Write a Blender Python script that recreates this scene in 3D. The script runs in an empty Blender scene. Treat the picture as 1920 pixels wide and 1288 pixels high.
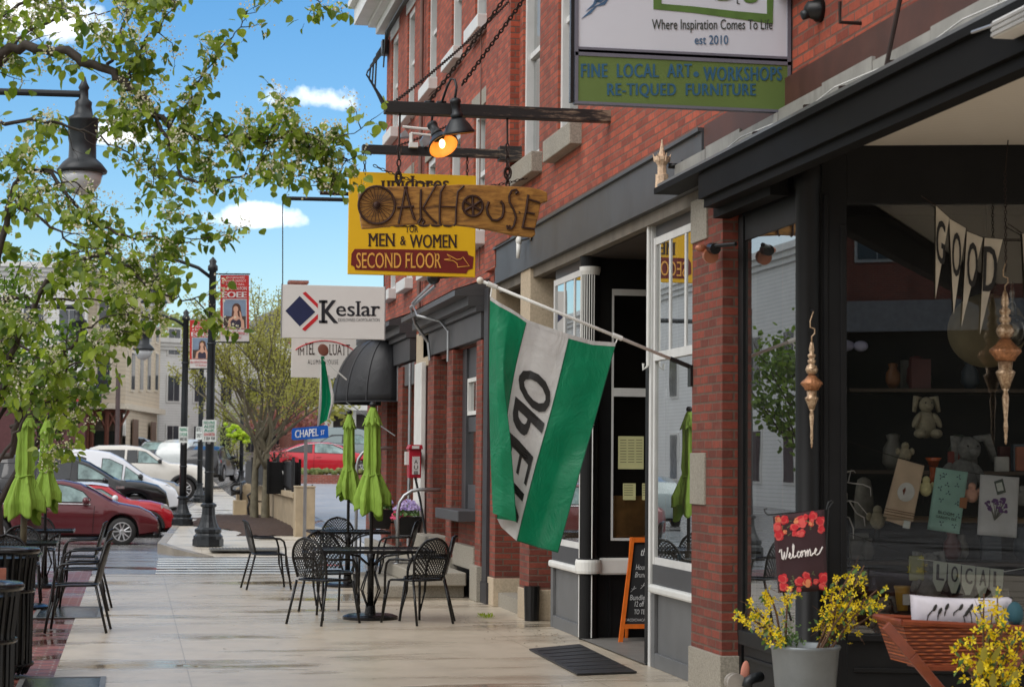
import bpy, bmesh, math, random
from mathutils import Vector, Matrix
PI = math.pi
scene = bpy.context.scene
col = scene.collection
R_ = math.radians
rnd = random.Random(7)

# ---------------------------------------------------------------- camera, sky, sun
EYE = Vector((0.0, 0.0, 1.65))
FPX = 70.0 / 36.0 * 1920.0                      # focal length in pixels of the 1920 px wide photo
_yaw, _pit, _rol = R_(10.72), R_(3.406), R_(0.5)
FWD = Vector((math.sin(_yaw) * math.cos(_pit), math.cos(_yaw) * math.cos(_pit), math.sin(_pit)))
_r0 = Vector((math.cos(_yaw), -math.sin(_yaw), 0))
_u0 = _r0.cross(FWD)
RGT = math.cos(_rol) * _r0 + math.sin(_rol) * _u0
UPV = math.cos(_rol) * _u0 - math.sin(_rol) * _r0
cd = bpy.data.cameras.new('camera'); cam = bpy.data.objects.new('camera', cd); col.objects.link(cam)
cd.lens = 70; cd.sensor_width = 36; cd.clip_start = 0.1; cd.clip_end = 3000
cd.dof.use_dof = True; cd.dof.focus_distance = 19.0; cd.dof.aperture_fstop = 5.0
m = Matrix((RGT, UPV, -FWD)).transposed().to_4x4(); m.translation = EYE
cam.matrix_world = m
scene.camera = cam

SUN_EL, SUN_AZ = R_(46), R_(238)                # azimuth clockwise from +Y: behind and to the left
w = bpy.data.worlds.new('World'); scene.world = w; w.use_nodes = True
nt = w.node_tree; nt.nodes.clear()
def wn(t, **k):
    n = nt.nodes.new(t)
    for a, v in k.items(): setattr(n, a, v)
    return n
wo = wn('ShaderNodeOutputWorld'); bg = wn('ShaderNodeBackground'); sky = wn('ShaderNodeTexSky')
sky.sky_type = 'NISHITA'; sky.sun_disc = False; sky.sun_elevation = SUN_EL; sky.sun_rotation = SUN_AZ
sky.air_density = 1.0; sky.dust_density = 0.6; sky.ozone_density = 2.2
bg.inputs['Strength'].default_value = 0.13
tc = wn('ShaderNodeTexCoord')
def dirn(px, py):
    return (FWD * FPX + RGT * (px - 960) + UPV * (644 - py)).normalized()
# fair-weather cumulus, placed by direction in the sky
def cloud(px, py, wd, hd, seed):
    """mask of one cloud: a noisy ellipse with a flat base round direction d"""
    d = dirn(px, py); r = Vector((d.y, -d.x, 0)).normalized(); u = r.cross(d)
    def dot(v):
        n = wn('ShaderNodeVectorMath', operation='DOT_PRODUCT'); n.inputs[1].default_value = v
        nt.links.new(tc.outputs['Generated'], n.inputs[0]); return n.outputs['Value']
    def mth(op, a, b=None, clamp=False):
        n = wn('ShaderNodeMath', operation=op, use_clamp=clamp)
        for i, q in enumerate((a, b)):
            if q is None: continue
            if isinstance(q, (int, float)): n.inputs[i].default_value = q
            else: nt.links.new(q, n.inputs[i])
        return n.outputs[0]
    front = mth('GREATER_THAN', dot(d), 0.5)
    a = mth('DIVIDE', dot(r), wd); b = mth('DIVIDE', dot(u), hd)
    nz = wn('ShaderNodeTexNoise'); nz.inputs['Scale'].default_value = 30; nz.inputs['Detail'].default_value = 9
    nz.inputs['Roughness'].default_value = 0.62
    mp = wn('ShaderNodeMapping'); mp.inputs['Location'].default_value = (seed, seed * 2.3, 0)
    nt.links.new(tc.outputs['Generated'], mp.inputs[0]); nt.links.new(mp.outputs[0], nz.inputs[0])
    low = mth('MULTIPLY', mth('MINIMUM', b, 0.0), 1.9)
    up_ = mth('MAXIMUM', b, 0.0)
    bb = mth('ADD', low, up_)
    rr = mth('ADD', mth('MULTIPLY', a, a), mth('MULTIPLY', bb, bb))
    v = mth('SUBTRACT', mth('ADD', mth('SUBTRACT', 1.0, rr), mth('MULTIPLY', mth('SUBTRACT', nz.outputs['Fac'], 0.5), 4.6)), 0.06)
    mask = mth('MULTIPLY', mth('MULTIPLY', v, 1.0, True), front)
    # greyer belly: the underside of a cloud
    belly = mth('ADD', mth('MULTIPLY', b, 0.22), mth('ADD', 0.80, mth('MULTIPLY', nz.outputs['Fac'], 0.22)), True)
    return mask, belly
hs = wn('ShaderNodeHueSaturation'); hs.inputs['Saturation'].default_value = 1.38; hs.inputs['Value'].default_value = .82
nt.links.new(sky.outputs[0], hs.inputs['Color'])
cur = hs.outputs[0]
CLOUD_V = 9.0
for (px, py, wd, hd, sd) in ((572, 188, .026, .012, 3.1), (480, 412, .029, .0082, 8.7), (235, 252, .018, .011, 1.9), (40, 40, .05, .02, 5.5), (1500, -500, .16, .05, 2.2), (-700, 100, .14, .05, 6.6)):
    mk, by = cloud(px, py, wd, hd, sd)
    cc = wn('ShaderNodeMixRGB'); cc.blend_type = 'MULTIPLY'; cc.inputs[0].default_value = 1
    cc.inputs[1].default_value = (CLOUD_V * .96, CLOUD_V * .98, CLOUD_V, 1); nt.links.new(by, cc.inputs[2])
    mx = wn('ShaderNodeMixRGB'); nt.links.new(mk, mx.inputs[0]); nt.links.new(cur, mx.inputs[1]); nt.links.new(cc.outputs[0], mx.inputs[2])
    cur = mx.outputs[0]
# unseen broken white cloud added above and behind the viewer to neutralise the light
_d = dirn(700, -250); dn = wn('ShaderNodeVectorMath', operation='DOT_PRODUCT'); dn.inputs[1].default_value = _d; nt.links.new(tc.outputs['Generated'], dn.inputs[0])
nz = wn('ShaderNodeTexNoise'); nz.inputs['Scale'].default_value = 2.6; nz.inputs['Detail'].default_value = 8; nz.inputs['Roughness'].default_value = .6; nt.links.new(tc.outputs['Generated'], nz.inputs[0])
ma = wn('ShaderNodeMath', operation='MULTIPLY_ADD'); nt.links.new(nz.outputs['Fac'], ma.inputs[0]); ma.inputs[1].default_value = -.28; nt.links.new(dn.outputs['Value'], ma.inputs[2])
mr = wn('ShaderNodeMapRange'); mr.inputs['From Min'].default_value = .80; mr.inputs['From Max'].default_value = .62; nt.links.new(ma.outputs[0], mr.inputs['Value'])
cv = wn('ShaderNodeValToRGB'); cv.color_ramp.elements[0].position = .3; cv.color_ramp.elements[0].color = (4.4, 4.5, 4.7, 1); cv.color_ramp.elements[1].position = .75; cv.color_ramp.elements[1].color = (7.6, 7.5, 7.4, 1); nt.links.new(nz.outputs['Fac'], cv.inputs[0])
mx = wn('ShaderNodeMixRGB'); nt.links.new(mr.outputs[0], mx.inputs[0]); nt.links.new(cur, mx.inputs[1]); nt.links.new(cv.outputs[0], mx.inputs[2]); cur = mx.outputs[0]
nt.links.new(cur, bg.inputs['Color']); nt.links.new(bg.outputs[0], wo.inputs['Surface'])

sd_ = bpy.data.lights.new('sun', 'SUN'); sun = bpy.data.objects.new('sun', sd_); col.objects.link(sun)
sd_.energy = 1.0; sd_.angle = R_(45); sd_.color = (1.0, 0.97, 0.93)
sun.rotation_euler = Vector((math.sin(SUN_AZ) * math.cos(SUN_EL), math.cos(SUN_AZ) * math.cos(SUN_EL), math.sin(SUN_EL))).to_track_quat('Z', 'Y').to_euler()
scene.view_settings.view_transform = 'Standard'; scene.view_settings.look = 'None'
scene.view_settings.exposure = 0.62; scene.view_settings.gamma = 1
scene.cycles.max_bounces = 8; scene.cycles.transparent_max_bounces = 24; scene.cycles.caustics_reflective = False
scene.cycles.caustics_refractive = False; scene.cycles.use_denoising = True

# ---------------------------------------------------------------- helpers
def ray(px, py):
    return FWD * FPX + RGT * (px - 960) + UPV * (644 - py)
def atY(px, py, Y):
    d = ray(px, py); return EYE + d * (Y / d.y)
def atX(px, py, X):
    d = ray(px, py); return EYE + d * (X / d.x)
def atZ(px, py, Z=0.0):
    d = ray(px, py); return EYE + d * ((Z - EYE.z) / d.z)
XF = 4.14                                        # the plane of the shop fronts
def fy(px, py=862, X=XF): return atX(px, py, X).y
def fz(px, py, X=XF): return atX(px, py, X).z

def tag(o, label=None, cat=None, group=None, kind=None):
    if label: o['label'] = label
    if cat: o['category'] = cat
    if group: o['group'] = group
    if kind: o['kind'] = kind
    return o
def thing(name, label, cat, loc=(0, 0, 0), rz=0.0, group=None):
    o = bpy.data.objects.new(name, None); col.objects.link(o)
    o.location = loc; o.rotation_euler = (0, 0, rz); o.empty_display_size = 0.1
    return tag(o, label, cat, group)
def copy_tree(o, parent=None):
    c = o.copy(); col.objects.link(c)
    if parent is not None: c.parent = parent
    for ch in [k for k in bpy.data.objects if k.parent is o]: copy_tree(ch, c)
    return c
def dup(o, loc, rz=0.0, label=None, scale=None):
    c = copy_tree(o); c.location = loc; c.rotation_euler = (0, 0, rz)
    if label: c['label'] = label
    if scale: c.scale = scale
    return c

def adopt(o, parent):
    o.parent = parent; o.matrix_parent_inverse = parent.matrix_basis.inverted()
    return o

class MB:
    """collects shapes into one mesh"""
    def __init__(s): s.v = []; s.f = []; s.mi = []; s.cur = 0; s.isl = []
    def add(s, vs, fs):
        n = len(s.v); s.v += [tuple(v) for v in vs]; s.isl.append((n, len(s.f), len(fs)))
        for f in fs: s.f.append(tuple(i + n for i in f)); s.mi.append(s.cur)
        return s
    def box(s, x0, x1, y0, y1, z0, z1, M=None):
        x0, x1 = min(x0, x1), max(x0, x1); y0, y1 = min(y0, y1), max(y0, y1); z0, z1 = min(z0, z1), max(z0, z1)
        vs = [(x0,y0,z0),(x1,y0,z0),(x1,y1,z0),(x0,y1,z0),(x0,y0,z1),(x1,y0,z1),(x1,y1,z1),(x0,y1,z1)]
        if M is not None: vs = [M @ Vector(v) for v in vs]
        return s.add(vs, [(0,3,2,1),(4,5,6,7),(0,1,5,4),(1,2,6,5),(2,3,7,6),(3,0,4,7)])
    def quad(s, a, b, c, d): return s.add([a, b, c, d], [(0,1,2,3)])
    def prism(s, poly, e):
        """poly: list of points, extruded by vector e"""
        n = len(poly); e = Vector(e); p = [Vector(q) for q in poly]
        vs = p + [q + e for q in p]
        fs = [tuple(range(n - 1, -1, -1)), tuple(range(n, 2 * n))] + [(i, (i + 1) % n, n + (i + 1) % n, n + i) for i in range(n)]
        return s.add(vs, fs)
    def tube(s, pts, r, n=8, cap=True):
        pts = [Vector(p) for p in pts]
        rs = r if isinstance(r, (list, tuple)) else [r] * len(pts)
        vs = []; fs = []; prev = None
        for i, p in enumerate(pts):
            t = (pts[min(i + 1, len(pts) - 1)] - pts[max(i - 1, 0)])
            if t.length < 1e-9: t = Vector((0, 0, 1))
            t.normalize()
            if prev is None:
                a = t.orthogonal().normalized()
            else:
                a = prev - t * prev.dot(t)
                a = a.normalized() if a.length > 1e-6 else t.orthogonal().normalized()
            prev = a; b = t.cross(a)
            for k in range(n):
                th = 2 * PI * k / n; vs.append(p + (a * math.cos(th) + b * math.sin(th)) * rs[i])
        for i in range(len(pts) - 1):
            for k in range(n):
                fs.append((i*n+k, i*n+(k+1) % n, (i+1)*n+(k+1) % n, (i+1)*n+k))
        if cap: fs += [tuple(range(n - 1, -1, -1)), tuple((len(pts) - 1) * n + k for k in range(n))]
        return s.add(vs, fs)
    def lathe(s, prof, c=(0, 0, 0), n=20, M=None, sq=None):
        """prof: (radius, z) from bottom to top; sq: optional callable angle -> radius factor"""
        vs = []; fs = []; c = Vector(c)
        for (r, z) in prof:
            for k in range(n):
                th = 2 * PI * k / n; q = r * (sq(th, z) if sq else 1.0)
                p = Vector((q * math.cos(th), q * math.sin(th), z))
                if M is not None: p = M @ p
                vs.append(p + c)
        for i in range(len(prof) - 1):
            for k in range(n):
                fs.append((i*n+k, i*n+(k+1) % n, (i+1)*n+(k+1) % n, (i+1)*n+k))
        fs += [tuple(range(n - 1, -1, -1)), tuple((len(prof) - 1) * n + k for k in range(n))]
        return s.add(vs, fs)
    def ell(s, c, rx, ry, rz, n=14, m_=9, M=None):
        prof = []
        vs = []; fs = []; c = Vector(c)
        for i in range(m_ + 1):
            ph = -PI / 2 + PI * i / m_
            for k in range(n):
                th = 2 * PI * k / n
                p = Vector((rx * math.cos(ph) * math.cos(th), ry * math.cos(ph) * math.sin(th), rz * math.sin(ph)))
                if M is not None: p = M @ p
                vs.append(p + c)
        for i in range(m_):
            for k in range(n): fs.append((i*n+k, i*n+(k+1) % n, (i+1)*n+(k+1) % n, (i+1)*n+k))
        return s.add(vs, fs)
    def grid(s, fn, nu, nv):
        vs = [fn(i / nu, j / nv) for j in range(nv + 1) for i in range(nu + 1)]
        fs = [(j*(nu+1)+i, j*(nu+1)+i+1, (j+1)*(nu+1)+i+1, (j+1)*(nu+1)+i) for j in range(nv) for i in range(nu)]
        return s.add(vs, fs)
    def each(s, name, mat, parent=None, **k):
        """every added shape as an object of its own"""
        out = []
        for i, (v0, f0, nf) in enumerate(s.isl):
            v1 = s.isl[i + 1][0] if i + 1 < len(s.isl) else len(s.v); q = MB(); q.add(s.v[v0:v1], [tuple(x - v0 for x in f) for f in s.f[f0:f0 + nf]]); out.append(q.build(name, mat, parent, **k))
        return out
    def build(s, name, mat, parent=None, smooth=False, bevel=0.0, weld=False, label=None, solid=0.0):
        me = bpy.data.meshes.new(name); me.from_pydata(s.v, [], s.f)
        mats = mat if isinstance(mat, (list, tuple)) else [mat]
        for q in mats: me.materials.append(q)
        if any(s.mi): me.polygons.foreach_set('material_index', s.mi)
        if smooth:
            me.polygons.foreach_set('use_smooth', [True] * len(me.polygons))
        me.update()
        o = bpy.data.objects.new(name, me); col.objects.link(o)
        if parent is not None: adopt(o, parent)
        if weld:
            w_ = o.modifiers.new('weld', 'WELD'); w_.merge_threshold = 0.0005
        if solid:
            q = o.modifiers.new('solid', 'SOLIDIFY'); q.thickness = solid
        if bevel:
            b = o.modifiers.new('bevel', 'BEVEL'); b.width = bevel; b.segments = 2; b.limit_method = 'ANGLE'
        if label: o['label'] = label
        return o

def wall_holes(mb, X, y0, y1, z0, z1, holes, depth=0.14):
    """a wall sheet in the plane x=X facing -x, with openings (ya,yb,za,zb) and their reveals"""
    ys = sorted({y0, y1} | {min(max(q, y0), y1) for h in holes for q in h[:2]})
    zs = sorted({z0, z1} | {min(max(q, z0), z1) for h in holes for q in h[2:]})
    for i in range(len(ys) - 1):
        for j in range(len(zs) - 1):
            cy, cz = (ys[i] + ys[i+1]) / 2, (zs[j] + zs[j+1]) / 2
            if any(h[0] < cy < h[1] and h[2] < cz < h[3] for h in holes): continue
            mb.quad((X, ys[i+1], zs[j]), (X, ys[i], zs[j]), (X, ys[i], zs[j+1]), (X, ys[i+1], zs[j+1]))
    for (a, b, c, d) in holes:
        mb.quad((X, a, c), (X + depth, a, c), (X + depth, a, d), (X, a, d))
        mb.quad((X + depth, b, c), (X, b, c), (X, b, d), (X + depth, b, d))
        mb.quad((X, a, c), (X, b, c), (X + depth, b, c), (X + depth, a, c))
        mb.quad((X, b, d), (X, a, d), (X + depth, a, d), (X + depth, b, d))

# ---------------------------------------------------------------- materials
def lin(c):
    c /= 255.0
    return c / 12.92 if c <= 0.04045 else ((c + 0.055) / 1.055) ** 2.4
def S(r, g, b, k=1.0): return (lin(r) * k, lin(g) * k, lin(b) * k, 1.0)
class NT:
    def __init__(s, name):
        s.m = bpy.data.materials.new(name); s.m.use_nodes = True
        s.t = s.m.node_tree; s.p = s.t.nodes['Principled BSDF']; s.out = s.t.nodes['Material Output']
    def n(s, t, **k):
        q = s.t.nodes.new(t)
        for a, v in k.items(): setattr(q, a, v)
        return q
    def l(s, a, b): s.t.links.new(a, b)
    def pos(s, scale=(1, 1, 1), loc=(0, 0, 0), coord='Object'):
        if coord == 'World':
            g = s.n('ShaderNodeNewGeometry'); o = g.outputs['Position']
        else:
            g = s.n('ShaderNodeTexCoord'); o = g.outputs[coord]
        mp = s.n('ShaderNodeMapping'); mp.inputs['Scale'].default_value = scale; mp.inputs['Location'].default_value = loc
        s.l(o, mp.inputs[0]); return mp.outputs[0]
    def noise(s, scale, detail=4, rough=0.55, vec=None, dist=0.0):
        q = s.n('ShaderNodeTexNoise'); q.inputs['Scale'].default_value = scale; q.inputs['Detail'].default_value = detail
        q.inputs['Roughness'].default_value = rough; q.inputs['Distortion'].default_value = dist
        if vec is not None: s.l(vec, q.inputs[0])
        return q.outputs['Fac']
    def ramp(s, fac, stops):
        q = s.n('ShaderNodeValToRGB'); e = q.color_ramp.elements
        while len(e) < len(stops): e.new(0.5)
        for i, (p, c) in enumerate(stops):
            e[i].position = p; e[i].color = c if len(c) == 4 else (*c, 1)
        s.l(fac, q.inputs[0]); return q.outputs[0]
    def mix(s, fac, a, b, mode='MIX'):
        q = s.n('ShaderNodeMixRGB'); q.blend_type = mode
        for i, v in enumerate((fac, a, b)):
            if isinstance(v, (int, float)): q.inputs[i].default_value = v
            elif isinstance(v, tuple): q.inputs[i].default_value = v
            else: s.l(v, q.inputs[i])
        return q.outputs[0]
    def math(s, op, a, b=None, clamp=False):
        q = s.n('ShaderNodeMath', operation=op); q.use_clamp = clamp
        for i, v in enumerate((a, b)):
            if v is None: continue
            if isinstance(v, (int, float)): q.inputs[i].default_value = v
            else: s.l(v, q.inputs[i])
        return q.outputs[0]
    def bump(s, h, strength=0.3, dist=0.01):
        q = s.n('ShaderNodeBump'); q.inputs['Strength'].default_value = strength; q.inputs['Distance'].default_value = dist
        s.l(h, q.inputs['Height']); s.l(q.outputs[0], s.p.inputs['Normal'])
    def base(s, c):
        if isinstance(c, tuple): s.p.inputs['Base Color'].default_value = c
        else: s.l(c, s.p.inputs['Base Color'])
    def rough(s, r):
        if isinstance(r, (int, float)): s.p.inputs['Roughness'].default_value = r
        else: s.l(r, s.p.inputs['Roughness'])
_mc = {}
def PM(name, c, rough=0.5, metal=0.0, var=0.18, vs=6.0, bump=0.0, bs=40.0, coat=0.0, spec=None, grime=0.0, coord='Object', sheen=0.0):
    """painted / plain material: base colour with soft mottling, worn roughness and fine bump"""
    if name in _mc: return _mc[name]
    t = NT(name); v = t.pos(coord=coord)
    nz = t.noise(vs, 5, 0.6, v)
    lo = tuple(x * (1 - var) for x in c[:3]) + (1,); hi = tuple(min(1, x * (1 + var)) for x in c[:3]) + (1,)
    base = t.ramp(nz, [(0.3, lo), (0.7, hi)])
    if grime:
        g = t.noise(2.3, 8, 0.72, t.pos((1, 1, 0.35), (3, 1, 7), coord))
        gm = t.math('MULTIPLY', t.math('SUBTRACT', g, 0.5), 4.0 * grime, True)
        base = t.mix(gm, base, (c[0] * .35 + .02, c[1] * .35 + .017, c[2] * .35 + .013, 1))
    t.base(base)
    t.rough(t.math('ADD', rough - 0.06, t.math('MULTIPLY', nz, 0.14), True))
    t.p.inputs['Metallic'].default_value = metal
    if coat: t.p.inputs['Coat Weight'].default_value = coat; t.p.inputs['Coat Roughness'].default_value = 0.04
    if spec is not None: t.p.inputs['Specular IOR Level'].default_value = spec
    if sheen: t.p.inputs['Sheen Weight'].default_value = sheen
    if bump: t.bump(t.noise(bs, 4, 0.6, v), bump, 0.01)
    _mc[name] = t.m; return t.m
def brick_mat(name, c1, c2, mortar, bw=0.205, rh=0.0677, ms=0.009, tone=0.5, bumpy=0.5):
    t = NT(name)
    g = t.n('ShaderNodeNewGeometry'); sp = t.n('ShaderNodeSeparateXYZ'); sn = t.n('ShaderNodeSeparateXYZ')
    t.l(g.outputs['Position'], sp.inputs[0]); t.l(g.outputs['True Normal'], sn.inputs[0])
    ny = t.math('GREATER_THAN', t.math('ABSOLUTE', sn.outputs[1]), 0.6)
    u = t.math('ADD', t.math('MULTIPLY', sp.outputs[0], ny), t.math('MULTIPLY', sp.outputs[1], t.math('SUBTRACT', 1.0, ny)))
    cb = t.n('ShaderNodeCombineXYZ'); t.l(u, cb.inputs[0]); t.l(sp.outputs[2], cb.inputs[1])
    # slightly wavy courses and worn brick edges
    wv = t.n('ShaderNodeTexNoise'); wv.inputs['Scale'].default_value = 7; t.l(g.outputs['Position'], wv.inputs[0])
    off = t.n('ShaderNodeVectorMath', operation='SCALE'); off.inputs['Scale'].default_value = 0.009; t.l(wv.outputs['Color'], off.inputs[0])
    ad = t.n('ShaderNodeVectorMath', operation='ADD'); t.l(cb.outputs[0], ad.inputs[0]); t.l(off.outputs[0], ad.inputs[1])
    b = t.n('ShaderNodeTexBrick'); t.l(ad.outputs[0], b.inputs['Vector'])
    b.inputs['Color1'].default_value = c1; b.inputs['Color2'].default_value = c2; b.inputs['Mortar'].default_value = mortar
    b.inputs['Scale'].default_value = 1; b.inputs['Mortar Size'].default_value = ms; b.inputs['Mortar Smooth'].default_value = 0.3
    b.inputs['Brick Width'].default_value = bw; b.inputs['Row Height'].default_value = rh; b.inputs['Bias'].default_value = -0.1
    big = t.noise(0.55, 6, 0.65, g.outputs['Position']); fine = t.noise(30, 4, 0.6, g.outputs['Position'])
    c = t.mix(0.55, b.outputs['Color'], t.ramp(big, [(0.3, (.55, .50, .50)), (0.5, (1, 1, 1)), (0.75, (1.15, 1.05, 1.0))]), 'MULTIPLY')
    c = t.mix(0.5, c, t.ramp(fine, [(0.25, (.62, .60, .60)), (0.6, (1.1, 1.1, 1.1))]), 'MULTIPLY')
    ef = t.noise(1.7, 6, .7, t.pos((1, 1, 1.6), (4, 8, 1), coord='World'))           # salt bloom and repairs
    c = t.mix(t.math('MULTIPLY', t.math('SUBTRACT', ef, .56), 1.6, True), c, (min(1, c1[0]*1.1+.08), c1[1]*1.6+.06, c1[2]*1.8+.05, 1))
    st = t.noise(1.0, 7, 0.75, t.pos((0.9, 0.9, 0.28), coord='World'))   # rain streaks and soot
    c = t.mix(t.math('MULTIPLY', t.math('SUBTRACT', st, 0.51), 3.4, True), c, (c1[0]*.28+.01, c1[1]*.4+.01, c1[2]*.4+.01, 1))
    t.base(c); t.rough(0.85)
    h = t.math('ADD', t.math('MULTIPLY', b.outputs['Fac'], -1.0), t.math('MULTIPLY', fine, 0.5))
    t.bump(h, bumpy, 0.012)
    return t.m
def glass_mat(name, tint=(0.75, 0.8, 0.78), k=1.0, base=0.05, wav=0.0, dk=.03):
    t = NT(name); t.t.nodes.remove(t.p)
    tr = t.n('ShaderNodeBsdfTransparent'); tr.inputs[0].default_value = (*tint, 1)
    gl = t.n('ShaderNodeBsdfGlossy'); gl.inputs['Roughness'].default_value = 0.006; gl.inputs[0].default_value = (.95, .97, .97, 1)
    fr = t.n('ShaderNodeFresnel'); fr.inputs['IOR'].default_value = 1.52
    f = t.math('ADD', t.math('MULTIPLY', fr.outputs[0], k), base, True)
    if wav:
        bp = t.n('ShaderNodeBump'); bp.inputs['Strength'].default_value = wav; bp.inputs['Distance'].default_value = 0.02
        t.l(t.noise(1.7, 2, 0.5, t.pos(coord='World')), bp.inputs['Height']); t.l(bp.outputs[0], gl.inputs['Normal'])
    dirt = t.noise(2.5, 6, 0.7, t.pos(coord='World'))
    df = t.n('ShaderNodeBsdfDiffuse'); df.inputs[0].default_value = (.6, .58, .54, 1)
    mx = t.n('ShaderNodeMixShader'); t.l(f, mx.inputs[0]); t.l(tr.outputs[0], mx.inputs[1]); t.l(gl.outputs[0], mx.inputs[2])
    m2 = t.n('ShaderNodeMixShader'); t.l(t.math('MULTIPLY', dirt, dk), m2.inputs[0]); t.l(mx.outputs[0], m2.inputs[1]); t.l(df.outputs[0], m2.inputs[2])
    t.l(m2.outputs[0], t.out.inputs[0]); return t.m
def mesh_mat(name, c, sp=0.024, hole=0.40):
    """perforated sheet metal: round holes in a diagonal grid"""
    t = NT(name); v = t.n('ShaderNodeTexCoord'); s_ = t.n('ShaderNodeSeparateXYZ'); t.l(v.outputs['Object'], s_.inputs[0])
    w_ = PI / sp
    yz = t.math('ADD', s_.outputs[1], s_.outputs[2])
    a = t.math('SINE', t.math('MULTIPLY', t.math('ADD', s_.outputs[0], yz), w_ * 0.72))
    b = t.math('SINE', t.math('MULTIPLY', t.math('SUBTRACT', s_.outputs[0], yz), w_ * 0.72))
    h = t.math('GREATER_THAN', t.math('ABSOLUTE', t.math('MULTIPLY', a, b)), hole)
    t.base(c); t.rough(0.35); t.p.inputs['Metallic'].default_value = 0.2
    t.l(t.math('SUBTRACT', 1.0, h), t.p.inputs['Alpha'])
    return t.m
def emis_mat(name, c, s_):
    t = NT(name); t.base((c[0], c[1], c[2], 1)); t.p.inputs['Emission Color'].default_value = (*c[:3], 1); t.p.inputs['Emission Strength'].default_value = s_
    return t.m
def leaf_mat(name, c1, c2, trans=0.45, rough=0.42):
    t = NT(name)
    oi = t.n('ShaderNodeNewGeometry'); r = oi.outputs['Random Per Island']
    c = t.ramp(r, [(0.0, c1), (1.0, c2)])
    t.base(c); t.rough(rough)
    tl = t.n('ShaderNodeBsdfTranslucent'); t.l(t.mix(1.0, c, (1.5, 1.6, 0.8, 1), 'MULTIPLY'), tl.inputs[0])
    mx = t.n('ShaderNodeMixShader'); mx.inputs[0].default_value = trans
    t.l(t.p.outputs[0], mx.inputs[1]); t.l(tl.outputs[0], mx.inputs[2]); t.l(mx.outputs[0], t.out.inputs[0])
    return t.m
def cloth_mat(name, c, trans=0.25, rough=0.6, wr=0.0):
    t = NT(name); v = t.pos()
    nz = t.noise(5, 4, 0.6, v); wv = t.noise(260, 2, 0.5, v)
    cc = t.ramp(nz, [(0.3, tuple(x * .86 for x in c[:3])), (0.7, tuple(min(1, x * 1.08) for x in c[:3]))])
    t.base(cc); t.rough(rough)
    if wr: t.bump(t.math('ADD', t.noise(3.5, 5, .62, t.pos((1, 1, .7)), 1.2), t.math('MULTIPLY', wv, .03)), wr, .035)
    else: t.bump(wv, 0.15, 0.002)
    tl = t.n('ShaderNodeBsdfTranslucent'); t.l(cc, tl.inputs[0])
    mx = t.n('ShaderNodeMixShader'); mx.inputs[0].default_value = trans
    t.l(t.p.outputs[0], mx.inputs[1]); t.l(tl.outputs[0], mx.inputs[2]); t.l(mx.outputs[0], t.out.inputs[0])
    return t.m

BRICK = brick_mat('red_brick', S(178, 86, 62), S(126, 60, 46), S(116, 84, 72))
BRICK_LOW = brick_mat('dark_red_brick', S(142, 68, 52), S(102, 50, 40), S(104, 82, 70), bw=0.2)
BRICK_FAR = brick_mat('far_brick', S(150, 72, 56), S(120, 56, 46), S(150, 130, 118))
GRANITE = PM('granite', S(150, 144, 132), 0.75, var=0.3, vs=70, bump=0.25, bs=90, grime=0.25, coord='World')
TANSTONE = PM('tan_stone', S(188, 172, 148), 0.8, var=0.15, vs=40, bump=0.2, grime=0.15, coord='World')
CHARCOAL = PM('charcoal_paint', S(70, 71, 74), 0.42, var=0.12, vs=3, bump=0.05, grime=0.25, coord='World')
GREYPAINT = PM('grey_paint', S(104, 105, 106), 0.45, var=0.12, vs=3, bump=0.06, grime=0.25, coord='World')
BLACKP = PM('black_paint', S(20, 20, 21), 0.45, var=0.2, vs=4, bump=0.05, coord='World', spec=.22)
BLACKM = PM('black_metal', S(30, 30, 31), 0.33, 0.3, var=0.2, vs=12)
LAMPBLK = PM('lamp_black_iron', S(38, 42, 46), 0.38, 0.25, var=0.2, vs=5, bump=0.08)
WHITEP = PM('white_paint', S(224, 224, 220), 0.45, var=0.06, vs=4, bump=0.04, grime=0.12, coord='World')
WHITEC = PM('white_trim', S(214, 214, 212), 0.5, var=0.06, vs=5, grime=0.22, coord='World')
STEEL = PM('galvanised_steel', S(170, 172, 174), 0.35, 0.8, var=0.1, vs=8, grime=0.2)
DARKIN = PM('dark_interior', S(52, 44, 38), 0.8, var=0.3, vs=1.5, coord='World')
GLASS = glass_mat('shop_glass', (.86, .88, .87), 1.1, 0.07, .006, .01)
GLASS_S = glass_mat('side_glass', (.72, .75, .75), 1.4, .16, .008)
GLASS_R = glass_mat('grazing_glass', (.66, .70, .70), 1.5, 0.34, 0.008)
GLASS_UP = glass_mat('old_pane', (.35, .38, .40), 1.3, 0.25, 0.1)
CHAIN = PM('rusty_chain', S(52, 40, 36), 0.6, 0.5, var=0.3, vs=20)
WOOD_DK = PM('dark_beam', S(40, 36, 34), 0.55, var=0.35, vs=10, bump=0.25, bs=30)
LIME = cloth_mat('lime_canvas', S(156, 192, 76), 0.3, 0.75)
def _wrinkle():
    t = LIME.node_tree; p = next(n for n in t.nodes if n.type == 'BSDF_PRINCIPLED'); old = p.inputs['Normal'].links[0].from_node
    tcn = t.nodes.new('ShaderNodeTexCoord'); mp = t.nodes.new('ShaderNodeMapping'); mp.inputs['Scale'].default_value = (16, 16, 2.6); nz = t.nodes.new('ShaderNodeTexNoise'); nz.inputs['Scale'].default_value = 1.6; nz.inputs['Detail'].default_value = 5; nz.inputs['Distortion'].default_value = .8
    t.links.new(tcn.outputs['Object'], mp.inputs[0]); t.links.new(mp.outputs[0], nz.inputs[0]); b = t.nodes.new('ShaderNodeBump'); b.inputs['Strength'].default_value = .9; b.inputs['Distance'].default_value = .03
    t.links.new(nz.outputs['Fac'], b.inputs['Height']); t.links.new(b.outputs[0], old.inputs['Normal'])
_wrinkle()

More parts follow.
